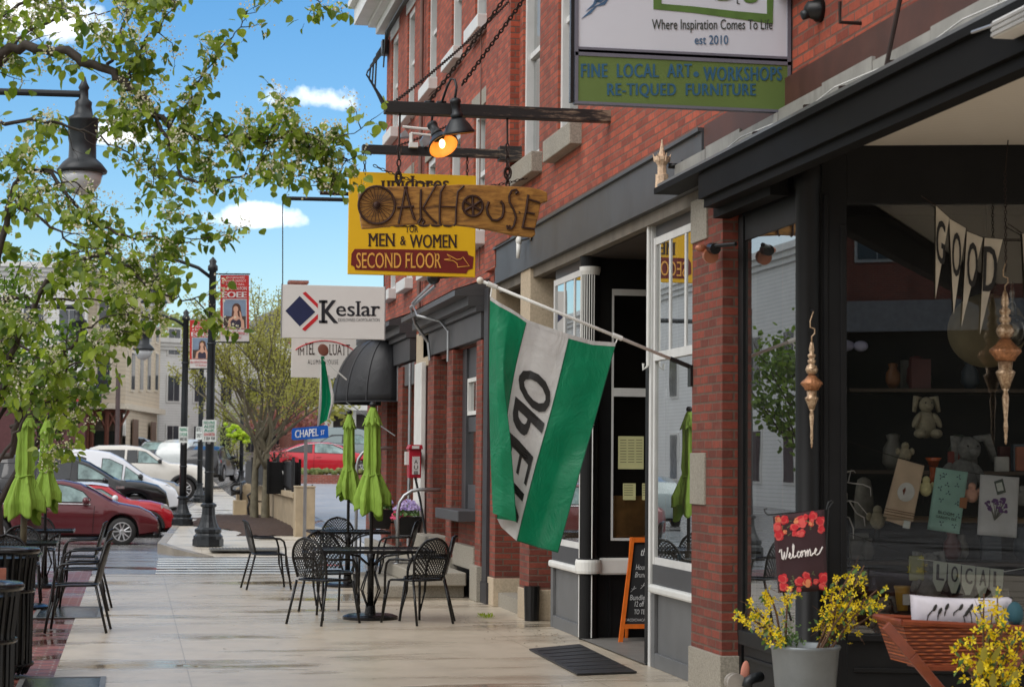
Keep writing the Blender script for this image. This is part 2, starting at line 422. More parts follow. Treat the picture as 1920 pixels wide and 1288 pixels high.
def txt(name, s, P0, R, U, w_, h_, mat, parent, bold=0.0, serif=False, lift=0.003, slant=0.0, warp=None, space=1.0, mirror=False, cap=None):
    """lettering as a thin mesh: fits string s into the box with lower-left corner P0, right R*w, up U*h"""
    cu = bpy.data.curves.new(name, 'FONT'); cu.body = s; cu.offset = 0; cu.shear = slant; cu.space_character = space; cu.resolution_u = 3
    ob = bpy.data.objects.new(name, cu); col.objects.link(ob)
    dg = bpy.context.evaluated_depsgraph_get(); dg.update()
    me = bpy.data.meshes.new_from_object(ob.evaluated_get(dg), depsgraph=dg)
    bpy.data.objects.remove(ob); bpy.data.curves.remove(cu)
    bm = bmesh.new(); bm.from_mesh(me)
    bmesh.ops.remove_doubles(bm, verts=bm.verts, dist=1e-5)
    if serif:
        lv = []
        hs_ = sorted(round(v.co.y, 2) for v in bm.verts); top = max(hs_)
        add = []
        for e in bm.edges:
            if len(e.link_faces) != 1: continue
            a, b = e.verts[0].co, e.verts[1].co
            ln = abs(a.x - b.x)
            sl = sum(1 for v_ in e.verts for e2 in v_.link_edges if e2 is not e and len(e2.link_faces) == 1 and abs(e2.verts[0].co.x - e2.verts[1].co.x) > .15 * abs(e2.verts[0].co.y - e2.verts[1].co.y) + .002)
            yy = a.y; fc = e.link_faces[0].calc_center_median().y
            okl = (abs(yy) < .02 and fc > yy) or (abs(yy - top) < .02 and fc < yy) or (not s.isupper() and yy > .4 and fc < yy)
            if okl and abs(a.y - b.y) < 0.004 and 0.05 < ln < 0.2 and sl < 2:
                yy = a.y; fc = e.link_faces[0].calc_center_median().y
                add.append((min(a.x, b.x), max(a.x, b.x), yy, 1 if fc > yy else -1))
        k = serif if isinstance(serif, float) else 0.055
        for (a, b, yy, sg) in add:
            vs = [bm.verts.new((q, z, 0.0)) for q, z in ((a - k, yy), (b + k, yy), (b + k, yy + sg * k * .9), (a - k, yy + sg * k * .9))]
            bm.faces.new(vs if sg > 0 else vs[::-1])
    if bold > .004:
        sh = bold * .85
        for k_, dx in enumerate((-sh, sh)):
            d_ = bmesh.ops.duplicate(bm, geom=bm.verts[:] + bm.edges[:] + bm.faces[:]) if k_ == 0 else bmesh.ops.duplicate(bm, geom=g0)
            if k_ == 0: g0 = d_['geom']
            for v in [q_ for q_ in d_['geom'] if isinstance(q_, bmesh.types.BMVert)]: v.co.x += dx if k_ == 0 else 2 * sh; v.co.z += .0008 * (k_ + 1)
    xs = [v.co.x for v in bm.verts]; ys = [v.co.y for v in bm.verts]
    if not xs: return None
    x0, x1, y0, y1 = min(xs), max(xs), min(ys), max(ys)
    if cap: y0, y1 = cap
    if warp is not None:
        bmesh.ops.triangulate(bm, faces=bm.faces)
        for _ in range(2):
            lg = [e for e in bm.edges if e.calc_length() > 0.12]
            if lg: bmesh.ops.subdivide_edges(bm, edges=lg, cuts=1)
    N = Vector(R).cross(Vector(U)).normalized() if warp is None else None
    for v in bm.verts:
        a = (v.co.x - x0) / (x1 - x0); b = (v.co.y - y0) / (y1 - y0)
        if mirror: a = 1 - a
        v.co = warp(a, b) if warp is not None else Vector(P0) + Vector(R) * (a * w_) + Vector(U) * (b * h_) + N * (lift + v.co.z)
    bm.normal_update(); bm.to_mesh(me); bm.free()
    me.name = name; me.materials.clear(); me.materials.append(mat)
    o = bpy.data.objects.new(name, me); col.objects.link(o)
    if parent is not None: adopt(o, parent)
    return o
def ptxt(name, s, x0, y0, x1, y1, Y, mat, parent, inv=None, **k):
    """lettering on a board facing the street at depth Y, boxed by photo pixels (left, top, right, bottom)"""
    a = atY(x0, y1, Y); b = atY(x1, y1, Y); c = atY(x0, y0, Y)
    if inv is not None: a, b, c = a - inv, b - inv, c - inv
    return txt(name, s, a, (b - a).normalized(), (c - a).normalized(), (b - a).length, (c - a).length, mat, parent, **k)
INK = PM('black_lettering', S(30, 28, 27), 0.5, var=0.1)
# ================================================================ GROUND
def lerp_tab(v, tab):
    if v <= tab[0][0]: return tab[0][1]
    for (a, p), (b, q) in zip(tab, tab[1:]):
        if v <= b: return p + (q - p) * (v - a) / (b - a)
    return tab[-1][1]
ROAD_T = [(-60, -.12), (30, -.08), (38, -.16), (47, -.30), (60, -.12), (75, .10), (110, .75), (150, 2.6), (220, 6.0), (400, 16)]
LOT_T = [(34, -.08), (43, -.02), (80, .80), (100, 1.1), (150, 3.0), (220, 6.5), (400, 16)]
WALK_T = [(37.6, -.155), (38.4, -.05), (39, -.02), (48, .05), (60, .10), (75, .28), (110, .95), (150, 2.8)]
def road_z(x, y):
    a, b = lerp_tab(y, ROAD_T), lerp_tab(y, LOT_T)
    t = min(1, max(0, (x - 3.2) / 1.4)); return a + (b - a) * t

def wet_mat(name, c, wetc, pud_lo, pud_hi, dry_r, joints=None, wx=0.55, wy=1.5, bump=0.12, speck=0.14, agg=220, streak=(.25, 1.6), spec=.5):
    t = NT(name); g = t.n('ShaderNodeNewGeometry'); P = g.outputs['Position']
    big = t.noise(0.5, 6, 0.62, t.pos((wx, wy, 1), coord='World'))
    fine = t.math('ADD', t.math('MULTIPLY', t.noise(agg, 3, 0.7, P), .55), t.math('MULTIPLY', t.noise(26, 6, .8, P), .45)); mid = t.noise(3.0, 6, 0.65, P)
    stk = t.noise(1.0, 6, 0.6, t.pos((streak[0], streak[1], 1), (5, 2, 0), coord='World'))
    k = 1 - speck
    base = t.mix(0.8, c, t.ramp(fine, [(0.3, (k, k, k)), (0.7, (1 + speck, 1 + speck, 1 + speck))]), 'MULTIPLY')
    base = t.mix(0.9, base, t.ramp(mid, [(0.25, (.80, .79, .77)), (0.5, (1, 1, 1)), (0.8, (1.08, 1.07, 1.06))]), 'MULTIPLY')
    damp = t.math('MULTIPLY', t.math('SUBTRACT', stk, 0.49), 6.0, True)
    base = t.mix(t.math('MULTIPLY', damp, 0.34), base, wetc)
    pud = t.math('DIVIDE', t.math('SUBTRACT', big, pud_lo), pud_hi - pud_lo, True)
    base = t.mix(t.math('MULTIPLY', pud, 0.85), base, wetc)
    stn = t.noise(1.6, 7, .75, t.pos((1, 1, 1), (9, 4, 2), coord='World')); base = t.mix(t.math('MULTIPLY', t.math('SUBTRACT', stn, .55), 3.2, True), base, tuple(x * .55 for x in c[:3]) + (1,))
    r = t.math('SUBTRACT', dry_r, t.math('MULTIPLY', damp, dry_r * 0.42))
    r = t.math('MULTIPLY', r, t.math('SUBTRACT', 1.0, t.math('MULTIPLY', pud, 0.93)))
    hgt = t.math('MULTIPLY', fine, t.math('SUBTRACT', 1.0, pud))
    if joints:
        sp = t.n('ShaderNodeSeparateXYZ'); t.l(P, sp.inputs[0])
        tot = None
        for ax, (st, of) in enumerate(joints):
            a = t.math('ABSOLUTE', t.math('SUBTRACT', t.math('FRACT', t.math('DIVIDE', t.math('ADD', sp.outputs[ax], of), st)), 0.5))
            j = t.math('GREATER_THAN', a, 0.5 - 0.005 / st)
            tot = j if tot is None else t.math('MAXIMUM', tot, j)
        base = t.mix(t.math('MULTIPLY', t.math('MULTIPLY', tot, mid), 0.9), base, (c[0] * .25, c[1] * .23, c[2] * .2, 1))
        hgt = t.math('SUBTRACT', hgt, t.math('MULTIPLY', tot, 2.0))
    t.base(base); t.rough(t.math('MAXIMUM', r, 0.03)); t.bump(hgt, bump, 0.01)
    t.p.inputs['Specular IOR Level'].default_value = spec
    return t.m
CONC = wet_mat('wet_concrete', S(196, 184, 165), S(136, 122, 103), .55, .64, .34, joints=((3.04, -1.97 + 1.52), (3.1, .3)), wx=.42, wy=1.15, streak=(.35, 1.3))
CONC2 = wet_mat('wet_concrete_far', S(198, 190, 176), S(144, 134, 118), .56, .68, .42, joints=((1.5, .2), (1.5, .6)))
ASPH = wet_mat('wet_asphalt', S(128, 128, 129), S(40, 38, 38), .55, .60, .22, bump=0.3, speck=0.3, agg=120, streak=(.3, .9), spec=.32)
LOTA = wet_mat('pale_asphalt', S(158, 160, 164), S(110, 112, 116), .60, .75, .5, bump=0.2, speck=0.2, agg=120, spec=.15)
KERB = wet_mat('kerb_stone', S(150, 142, 130), S(96, 88, 78), .5, .7, .5, agg=90, speck=.3)
PAVER = brick_mat('brick_paving', S(128, 64, 54), S(92, 50, 44), S(126, 112, 100), bw=0.2, rh=0.1, ms=0.008, bumpy=0.3)
def paver_mat():
    t = NT('wet_brick_paving'); g = t.n('ShaderNodeNewGeometry')
    b = t.n('ShaderNodeTexBrick'); t.l(g.outputs['Position'], b.inputs['Vector']); b.inputs['Scale'].default_value = 1
    b.inputs['Color1'].default_value = S(140, 74, 62); b.inputs['Color2'].default_value = S(104, 58, 50); b.inputs['Mortar'].default_value = S(150, 130, 118)
    b.inputs['Brick Width'].default_value = .2; b.inputs['Row Height'].default_value = .1; b.inputs['Mortar Size'].default_value = .007
    p = t.noise(0.8, 6, 0.65, t.pos((.8, 1.3, 1), (1, 3, 0), coord='World'))
    pud = t.math('MULTIPLY', t.math('SUBTRACT', p, .48), 9.0, True)
    t.base(t.mix(t.math('MULTIPLY', pud, .8), b.outputs['Color'], S(66, 34, 30)))
    t.rough(t.math('SUBTRACT', .5, t.math('MULTIPLY', pud, .42)))
    t.bump(t.math('MULTIPLY', b.outputs['Fac'], -1.0), .3, .01); return t.m
PAVER = paver_mat()
GRASS = PM('hill_ground', S(96, 104, 62), 0.9, var=0.3, vs=.2, coord='World')

def sheet(name, mat, xs, ys, zf, kind='structure'):
    m_ = MB()
    nu, nv = len(xs) - 1, len(ys) - 1
    m_.add([(x, y, zf(x, y)) for y in ys for x in xs], [(j*(nu+1)+i, j*(nu+1)+i+1, (j+1)*(nu+1)+i+1, (j+1)*(nu+1)+i) for j in range(nv) for i in range(nu)])
    return tag(m_.build(name, mat, smooth=True), kind=kind)
def fr(a, b, n): return [a + (b - a) * i / n for i in range(n + 1)]
sheet('ground', GRASS, fr(-700, 700, 40), fr(-300, 1500, 60), lambda x, y: -0.6 + (lerp_tab(y, ROAD_T) - .1 if y > 30 else 0) + max(0, y - 400) * .02)
sheet('road', ASPH, fr(-16, 3.2, 16) + fr(3.4, 4.8, 7) + fr(5, 40, 8), fr(-60, 30, 18) + fr(30.6, 60, 40) + fr(62, 220, 40), road_z)
sheet('parking_lot_ground', LOTA, fr(4.7, 32, 8), fr(35, 112, 30), lambda x, y: road_z(x, y) + .006)
# near pavement: a slab with a ramp down to the crossing
m_ = MB()
ys_ = [-6, 10, 20, 28.6, 30.2]; zs_ = [0, 0, 0, 0, -.055]
for i in range(4):
    m_.quad((-.56, ys_[i], zs_[i]), (9.5, ys_[i], zs_[i]), (9.5, ys_[i+1], zs_[i+1]), (-.56, ys_[i+1], zs_[i+1]))
m_.quad((-.56, 30.2, -.055), (9.5, 30.2, -.055), (9.5, 30.2, -.5), (-.56, 30.2, -.5))
tag(m_.build('pavement', CONC), kind='structure')
m_ = MB()
m_.quad((-2.5, -6, 0), (-.56, -6, 0), (-.56, 30.2, -.004), (-2.5, 30.2, -.004))
tag(m_.build('brick_path', PAVER), kind='structure')
m_ = MB(); m_.box(-2.66, -2.502, -6, 30.2, -.3, .012); m_.box(-2.66, -.55, 30.202, 30.36, -.3, -.05)
tag(m_.build('kerb', KERB, bevel=.015), kind='structure')
# the corner beyond the crossing
m_ = MB()
ysf = [37.6, 38.4, 40, 44, 48, 54, 60, 68, 76, 90, 110, 150]
edge = lambda y: lerp_tab(y, [(37.6, 1.5), (38.4, .95), (40, .66), (48, 1.08), (60, 1.5), (75, 2.75), (90, 3.6), (150, 4.6)])
for i in range(len(ysf) - 1):
    a, b = ysf[i], ysf[i+1]; za, zb = lerp_tab(a, WALK_T), lerp_tab(b, WALK_T)
    m_.quad((edge(a), a, za), (edge(a) * .6 + 4.2, a, za), (edge(b) * .6 + 4.2, b, zb), (edge(b), b, zb))
tag(m_.build('far_pavement', CONC2), kind='structure')
m_ = MB()
for i in range(0, len(ysf) - 1):
    a, b = ysf[i], ysf[i+1]; za, zb = lerp_tab(a, WALK_T) + .012, lerp_tab(b, WALK_T) + .012
    xa, xb = edge(a), edge(b)
    m_.add([(xa-.16, a, za), (xa, a, za), (xb, b, zb), (xb-.16, b, zb), (xa-.16, a, za-.5), (xa, a, za-.5), (xb, b, zb-.5), (xb-.16, b, zb-.5)],
           [(0,1,2,3), (0,3,7,4), (1,5,6,2), (0,4,5,1), (3,2,6,7)])
tag(m_.build('far_kerb', KERB), kind='structure')
# zebra bars and parking lines
m_ = MB(); y = 30.75
while y < 37.0:
    x0 = .35 + (y - 30) * .02; z0, z1 = road_z(1, y) + .006, road_z(1, y + .42) + .006
    m_.quad((x0, y, z0), (3.0, y, z0), (3.0, y + .42, z1), (x0, y + .42, z1)); y += .92
STRIPE = PM('worn_road_paint', S(214, 214, 208), .42, var=.12, vs=3, grime=.35, coord='World')
tag(m_.build('road_marking', STRIPE), kind='structure')
m_ = MB()
for yl in (39.8, 45.3, 50.2, 55.4):
    m_.quad((-4.5, yl, road_z(0, yl) + .006), (.3, yl, road_z(0, yl) + .006), (.3, yl + .11, road_z(0, yl + .11) + .006), (-4.5, yl + .11, road_z(0, yl + .11) + .006))
tag(m_.build('road_marking', STRIPE), kind='structure')
# tactile plate, cast covers, mulch, brick corner
TACT = PM('cast_plate', S(118, 118, 116), .5, .3, var=.2, vs=9, bump=.3, bs=25)
m_ = MB(); m_.box(1.45, 2.75, 37.9, 38.55, -.06, -.028)
for i in range(20):
    for j in range(9): m_.box(1.5 + i * .063, 1.53 + i * .063, 37.95 + j * .066, 37.98 + j * .066, -.028, -.02)
tag(m_.build('tactile_plate', TACT), 'grey studded tactile plate at the kerb beyond the crossing', 'tactile plate')
COVER = PM('wet_steel_cover', S(66, 68, 68), .16, .35, var=.3, vs=5, bump=.1)
for (x0, x1, y0, y1, lb) in ((-.80, -.17, 13.3, 15.5, 'dark wet utility cover set in the paving beside the nearest rubbish bin'), (-1.0, -.3, 21.2, 22.8, 'dark wet steel cover under the chairs left of the path')):
    m_ = MB(); m_.box(x0, x1, y0, y1, -.05, .004); m_.cur = 1
    for (a, b, c, d) in ((x0, x1, y0, y0 + .04), (x0, x1, y1 - .04, y1), (x0, x0 + .04, y0 + .041, y1 - .041), (x1 - .04, x1, y0 + .041, y1 - .041)): m_.box(a, b, c, d, -.05, .008)
    tag(m_.build('utility_cover', [COVER, TACT]), lb, 'utility cover', 'utility covers')
MULCH = PM('dark_mulch', S(66, 50, 42), .95, var=.5, vs=22, bump=.8, bs=30, coord='World')
m_ = MB()
def bed(u, v):
    x = 2.2 + u * 1.9 ; y = 43.4 + v * 11
    e = min(u * 6, 1) * min(v * 6, 1, (1 - v) * 6) * min((1 - u) * 8, 1)
    x += .35 * math.sin(v * 9) * (1 - u) - (1.0 * v * (1 - u))
    return (x, y, lerp_tab(y, WALK_T) + .006 + .14 * e + .02 * math.sin(x * 17 + y * 9))
m_.grid(bed, 14, 40); tag(m_.build('soil', MULCH, smooth=True), kind='structure')
m_ = MB(); m_.prism([(2.5, 41.2, -.02), (4.0, 41.2, -.02), (4.0, 43.6, .0), (2.6, 43.6, .0)], (0, 0, .012))
tag(m_.build('brick_path', PAVER), kind='structure')

# ================================================================ BRICK BUILDINGS (right side)
YS = 23.05                                       # seam between the near and the corner building
YEND = 33.62
ROOFZ = 9.6
def Y_(px, py=700): return fy(px, py)
# ---- corner building
bldB = thing('corner_building', 'tall red brick corner building with white sash windows and charcoal shop fronts', 'building', (XF + 2, YEND, 0))
third = [(738, .84), (768, .84), (808, .84), (853, .84), (898, .84)]
hB = []
for px, wd in third:
    yc = Y_(px + 2, 150); hB.append((yc - wd / 2, yc + wd / 2, 7.1, 8.72))
secB = []
for px, wd in third:
    yc = Y_(px + 2, 150); secB.append((yc - wd / 2, yc + wd / 2, 4.45, 6.02))
# shop-level openings of the corner building (Y far..near, z0, z1)
def op(pa, pb, z0, z1): return (Y_(pb), Y_(pa), z0, z1)
low = [op(709, 727, .75, 2.95), op(738, 757, .3, 3.0), op(766, 787, .95, 3.0), op(826, 851, .32, 3.05), op(862, 907, .98, 3.1)]
mb = MB(); wall_holes(mb, XF, YS, YEND, 3.3, ROOFZ - .55, hB + secB, .16)
mb.quad((XF, YEND, 3.3), (XF, YEND, ROOFZ - .55), (XF + 14, YEND, ROOFZ - .55), (XF + 14, YEND, 3.3))
mb.quad((XF, YEND, -.3), (XF, YEND, 3.3), (XF + 14, YEND, 3.3), (XF + 14, YEND, -.3))
# corbelled piers near the seam
mb.box(XF - .10, XF - .001, Y_(972, 300), Y_(945, 300), 4.12, ROOFZ - .56)
mb.box(XF - .07, XF - .002, Y_(941, 300), Y_(921, 300), 3.9, ROOFZ - .57)
mb.build('wall', BRICK, bldB)
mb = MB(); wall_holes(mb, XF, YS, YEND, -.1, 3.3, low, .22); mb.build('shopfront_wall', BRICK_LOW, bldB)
def upper_window(h, parent, pane=GLASS_UP):
    a, b, c, d = h; x = XF + .09
    f = MB()
    f.box(x - .06, x + .05, a, a + .085, c, d); f.box(x - .06, x + .05, b - .085, b, c, d)
    f.box(x - .06, x + .05, a + .085, b - .085, d - .09, d); f.box(x - .06, x + .05, a + .085, b - .085, c, c + .07)
    mz = (c + d) / 2
    f.box(x - .02, x + .05, a + .085, b - .085, mz - .03, mz + .03)
    w_ = f.build('window', WHITEC, parent)
    g = MB(); g.quad((x + .02, b, c), (x + .02, a, c), (x + .02, a, d), (x + .02, b, d)); g.build('pane', pane, w_)
    k = MB(); k.quad((x + .10, b, mz), (x + .10, a, mz), (x + .10, a, d), (x + .10, b, d)); k.build('blind', WHITEC, w_)
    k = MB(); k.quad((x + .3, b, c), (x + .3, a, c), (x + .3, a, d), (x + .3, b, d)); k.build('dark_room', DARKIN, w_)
for i, h in enumerate(hB + secB):
    upper_window(h, bldB)
    s_ = MB(); s_.box(XF - .13, XF + .04, h[0] - .1, h[1] + .1, h[2] - .17, h[2] - .002); s_.build('sill', WHITEC, bldB, bevel=.01)
    l_ = MB(); l_.box(XF - .012, XF + .03, h[0] - .12, h[1] + .12, h[3] + .002, h[3] + .2); l_.build('lintel', GRANITE if i >= 5 else WHITEC, bldB)
# white cornice at the top
mb = MB()
for (pr, z0, z1) in ((.18, 8.98, 9.12), (.30, 9.12, 9.2), (.52, 9.2, 9.5), (.62, 9.5, 9.62)):
    mb.box(XF - pr, XF + .3, YS, YEND + pr, z0, z1 - .002)
mb.build('cornice', WHITEP, bldB)
mb = MB()
for k in range(5): mb.tube([(XF - .02 - .03 * k, YS + 2, 8.92 - .03 * k), (XF - .03 - .03 * k, YEND - 1, 8.9 - .03 * k), (XF - .05, YEND + .02 * k, 8.8 - .1 * k)], .014, 6)
for k in range(4):
    mb.tube([(XF - .02, YEND - .05, 8.85 - .05 * k), (XF - .18 - .05 * k, YEND, 8.6 - .1 * k), (XF - .2 - .05 * k, YEND, 8.0 + .08 * k), (XF - .02, YEND - .05, 7.6 + .05 * k)], .016, 6)
mb.box(XF - .12, XF - .01, YEND - .3, YEND - .1, 8.55, 8.8)
mb.build('service_cable', LAMPBLK, bldB)
# conduit running down the front, wires
mb = MB(); yq = Y_(797, 100); mb.tube([(XF - .05, yq, 3.9), (XF - .05, yq, 8.95)], .03, 8); mb.tube([(XF - .03, Y_(775, 60), 7.2), (XF - .03, Y_(781, 170), 5.3)], .008, 5)
mb.tube([(XF - .02, Y_(905, 100), 4.0), (XF - .02, Y_(905, 100), 7.0)], .008, 5)
mb.tube([(XF - .04, Y_(783, 150), 7.0), (XF - .03, Y_(850, 90), 6.85), (XF - .03, Y_(905, 30), 6.9), (XF - .03, Y_(925, 0), 6.9)], .010, 5)
mb.build('conduit', PM('grey_conduit', S(120, 92, 84), .6, .2), bldB)
# shop fascia, cornice hood and infill of the two corner shops
def shop_fascia(pa, pb, zb, zt, name='fascia'):
    ya, yb = Y_(pb), Y_(pa)
    f = MB(); f.box(XF - .10, XF - .001, ya, yb, zb, zt - .12); f.build(name, CHARCOAL, bldB, bevel=.006)
    f = MB()
    for (p, z0, z1) in ((.16, zt - .118, zt - .05), (.26, zt - .05, zt + .06), (.42, zt + .06, zt + .13)): f.box(XF - p, XF - .002, ya - .02, yb + .02, z0, z1 - .002)
    f.prism([(XF - .42, ya - .02, zt + .129), (XF - .001, ya - .02, zt + .27), (XF - .001, ya - .02, zt + .129)], (0, yb - ya + .04, 0))
    c = f.build('shop_cornice', CHARCOAL, bldB)
    f = MB(); f.quad((XF - .43, ya - .02, zt + .135), (XF - .43, yb + .02, zt + .135), (XF - .004, yb + .02, zt + .285), (XF - .004, ya - .02, zt + .285)); f.build('lead_flashing', STEEL, c)
shop_fascia(806, 916, 3.12, 3.56)
shop_fascia(700, 780, 3.16, 3.62)
f = MB(); f.box(XF - .06, XF - .002, Y_(784), Y_(759), 2.8, 3.13); f.build('sign_panel', GREYPAINT, bldB, bevel=.006)
# piers
f = MB()
for (a, b) in ((699, 709), (727, 737), (757, 766), (788, 797), (814, 826), (851, 862), (907, 918)):
    f.box(XF - .09, XF - .003, Y_(b), Y_(a), .42, 3.1)
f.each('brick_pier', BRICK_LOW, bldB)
f = MB(); f.box(XF - .10, XF - .004, Y_(816), Y_(793), 3.0, 3.5); f.each('stone_block', TANSTONE, bldB)
GREENP = PM('lime_paint', S(122, 160, 44), .4, var=.1)
for (a, b, z0, z1, kind) in ((709, 727, .75, 2.95, 'g'), (738, 757, .3, 3.0, 'd'), (766, 787, .95, 3.0, 'g'), (826, 851, .32, 3.05, 'd'), (862, 907, .98, 3.1, 'w')):
    ya, yb = Y_(b), Y_(a); x = XF + .12
    if kind == 'w':
        f = MB()
        f.box(x - .08, x + .1, ya, ya + .12, z0, z1); f.box(x - .08, x + .1, yb - .3, yb, z0, z1)
        f.box(x - .05, x + .1, ya + .12, yb - .3, z1 - .38, z1); f.box(x - .05, x + .1, ya + .12, yb - .3, 2.03, 2.22); f.box(x - .05, x + .1, ya + .12, yb - .3, z0, 1.36)
        w_ = f.build('shop_window', CHARCOAL, bldB)
        g = MB(); g.quad((x - .03, yb - .3, 1.36), (x - .03, ya + .12, 1.36), (x - .03, ya + .12, 2.03), (x - .03, yb - .3, 2.03)); g.build('pane', GLASS_R, w_)
        q = MB(); c_, d_ = ya + .14, yb - .32
        for (p, r, s_, e) in ((c_, d_, 2.24, 2.29), (c_, d_, 2.66, 2.71), (c_, c_ + .05, 2.29, 2.66), (d_ - .05, d_, 2.29, 2.66), ((c_ + d_) / 2 - .025, (c_ + d_) / 2 + .025, 2.29, 2.66)): q.box(x - .07, x - .01, p, r, s_, e)
        q.build('transom_frame', WHITEP, w_)
        g = MB(); g.quad((x - .03, d_, 2.29), (x - .03, c_, 2.29), (x - .03, c_, 2.66), (x - .03, d_, 2.66)); g.build('transom_pane', GLASS_UP, w_)
        q = MB(); q.box(XF - .30, XF - .004, ya - .02, yb + .02, .93, 1.06); q.build('sill', CHARCOAL, bldB, bevel=.008)
        # a blue and red diamond decal inside
        yc = (ya + yb) / 2
        q = MB(); q.prism([(x + .06, yc - .28, 1.75), (x + .06, yc - .02, 1.45), (x + .06, yc + .06, 1.75), (x + .06, yc - .02, 2.0)], (.004, 0, 0)); q.build('decal', PM('decal_blue', S(44, 60, 120), .5), w_)
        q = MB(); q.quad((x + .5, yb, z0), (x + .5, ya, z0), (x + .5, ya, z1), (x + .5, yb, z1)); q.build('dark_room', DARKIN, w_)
    elif kind == 'd':
        f = MB(); f.box(x + .02, x + .08, ya, yb, z0, z1)
        f.box(x - .03, x + .019, ya, ya + .1, z0, z1); f.box(x - .03, x + .019, yb - .1, yb, z0, z1); f.box(x - .03, x + .019, ya + .1, yb - .1, z0, z0 + .2)
        d_ = f.build('door', BLACKP, bldB); h_ = MB(); h_.tube([(x - .06, ya + .2, 1.25), (x - .06, ya + .2, 1.6)], .014, 8); h_.build('handle', STEEL, d_)
    else:
        f = MB(); f.box(x, x + .05, ya, ya + .1, z0, z1); f.box(x, x + .05, yb - .1, yb, z0, z1); f.box(x, x + .05, ya + .1, yb - .1, z0, z0 + .12); f.box(x, x + .05, ya + .1, yb - .1, z1 - .12, z1)
        w_ = f.build('shop_window', BLACKP, bldB)
        g = MB(); g.box(x - .07, x - .002, (ya + yb) / 2 - .07, (ya + yb) / 2 + .07, z0, z1); g.build('mullion', GREENP, w_)
        g = MB(); g.quad((x + .03, yb - .1, z0), (x + .03, ya + .1, z0), (x + .03, ya + .1, z1), (x + .03, yb - .1, z1)); g.build('pane', GLASS_R, w_)
# white downpipe box
f = MB(); f.box(XF - .17, XF - .095, Y_(812), Y_(799), .36, 3.05); f.build('downpipe', WHITEP, bldB, bevel=.012)
f = MB(); f.box(XF - .2, XF - .172, Y_(815), Y_(806), 1.62, 1.78); f.build('camera_box', BLACKM, bldB)
f = MB(); yq = Y_(784); f.tube([(XF - .12, yq, .4), (XF - .12, yq, 3.1)], .022, 8)
f.tube([(XF - .12, Y_(822), 3.05), (XF - .15, Y_(822), 3.3), (XF - .35, Y_(824), 3.55), (XF - .45, Y_(830), 3.75), (XF - .2, Y_(842), 4.0)], .022, 8)
f.tube([(XF - .13, Y_(858), 2.95), (XF - .13, Y_(858), 3.35), (XF - .2, Y_(852), 3.5), (XF - .46, Y_(846), 3.58), (XF - .47, Y_(836), 3.78), (XF - .03, Y_(850), 4.3)], .018, 8)
f.each('pipe', STEEL, bldB)
# stone base course, basement opening and plinths
f = MB()
f.box(XF - .14, XF - .004, Y_(918) , Y_(905), .0, .42); f.box(XF - .10, XF - .003, Y_(905) + .001, Y_(866), .34, .62)
f.box(XF - .14, XF - .004, Y_(866), Y_(852), .0, .42); f.box(XF - .12, XF - .005, Y_(850), Y_(700), .0, .30)
f.box(XF - .3, XF - .006, Y_(850), Y_(818), .302, .66)
f.each('stone_base', GRANITE, bldB, bevel=.01)
f = MB(); f.box(XF - .05, XF - .02, Y_(904), Y_(868), .0, .33); f.build('basement_grille', BLACKP, bldB)
f = MB(); f.box(XF - .08, XF - .01, Y_(927), Y_(919), .25, 3.7); f.box(XF - .09, XF - .01, Y_(929), Y_(917), .0, .248); f.build('downspout', PM('slate_downspout', S(56, 56, 60), .5, .1), bldB)
# steps to the corner building door
st = thing('entry_steps', 'two grey granite steps below the white downpipe of the corner building', 'steps', (XF - .6, 23.5, 0))
p0 = atZ(598 + 95, 1135, 0)
f = MB(); f.box(XF - 1.25, XF - .152, 24.05, 27.0, 0, .15); f.build('lower_step', GRANITE, st, bevel=.015)
f = MB(); f.box(XF - .78, XF - .152, 23.9, 27.2, .1505, .31); f.build('upper_step', GRANITE, st, bevel=.015)
for (xa, xb, px, zt, lb) in ((XF - .72, XF - .16, 850, 1.28, 'bent grey steel handrail running to the brick pier beside the nearer dark door'), (XF - .72, XF - .16, 757, 1.85, 'bent steel handrail beside the awning door behind the lime umbrellas')):
    yq = Y_(px) - .02; h_ = MB()
    zb = .31 if px > 800 else 0
    pts = [(xa, yq, zb)] + [(xa, yq, zt - .28)] + [(xa + .28 * (1 - math.cos(a)), yq, zt - .28 + .28 * math.sin(a)) for a in (.4, .8, 1.2, 1.57)] + [(xb, yq, zt)]
    h_.tube(pts, .024, 8); h_.lathe([(.06, 0), (.06, .012), (.03, .014)], (xa, yq, zb), 10)
    tag(h_.build('handrail', STEEL, smooth=True), lb, 'handrail', 'steel handrails')

# ---- near building
bldA = thing('shop_building', 'red brick building holding the bay-windowed grey shop and the black-fronted gift shop', 'building', (XF + 2, 14, 0))
hA = [(fy(980, 150), 0, 4.90, 7.3), (fy(1046, 150), 0, 4.90, 7.3)]
hA = [(y - .95, y, c, d) for (y, _, c, d) in hA] + [(8.2, 9.15, 4.9, 7.3), (11.2, 12.15, 4.9, 7.3)]
mb = MB(); wall_holes(mb, XF, 0.0, YS, 4.08, 9.6, hA, .16); mb.build('wall', BRICK, bldA)
for h in hA:
    upper_window(h, bldA)
    s_ = MB(); s_.box(XF - .12, XF + .04, h[0] - .16, h[1] + .16, h[2] - .22, h[2] - .002); s_.build('sill', GRANITE, bldA, bevel=.01)
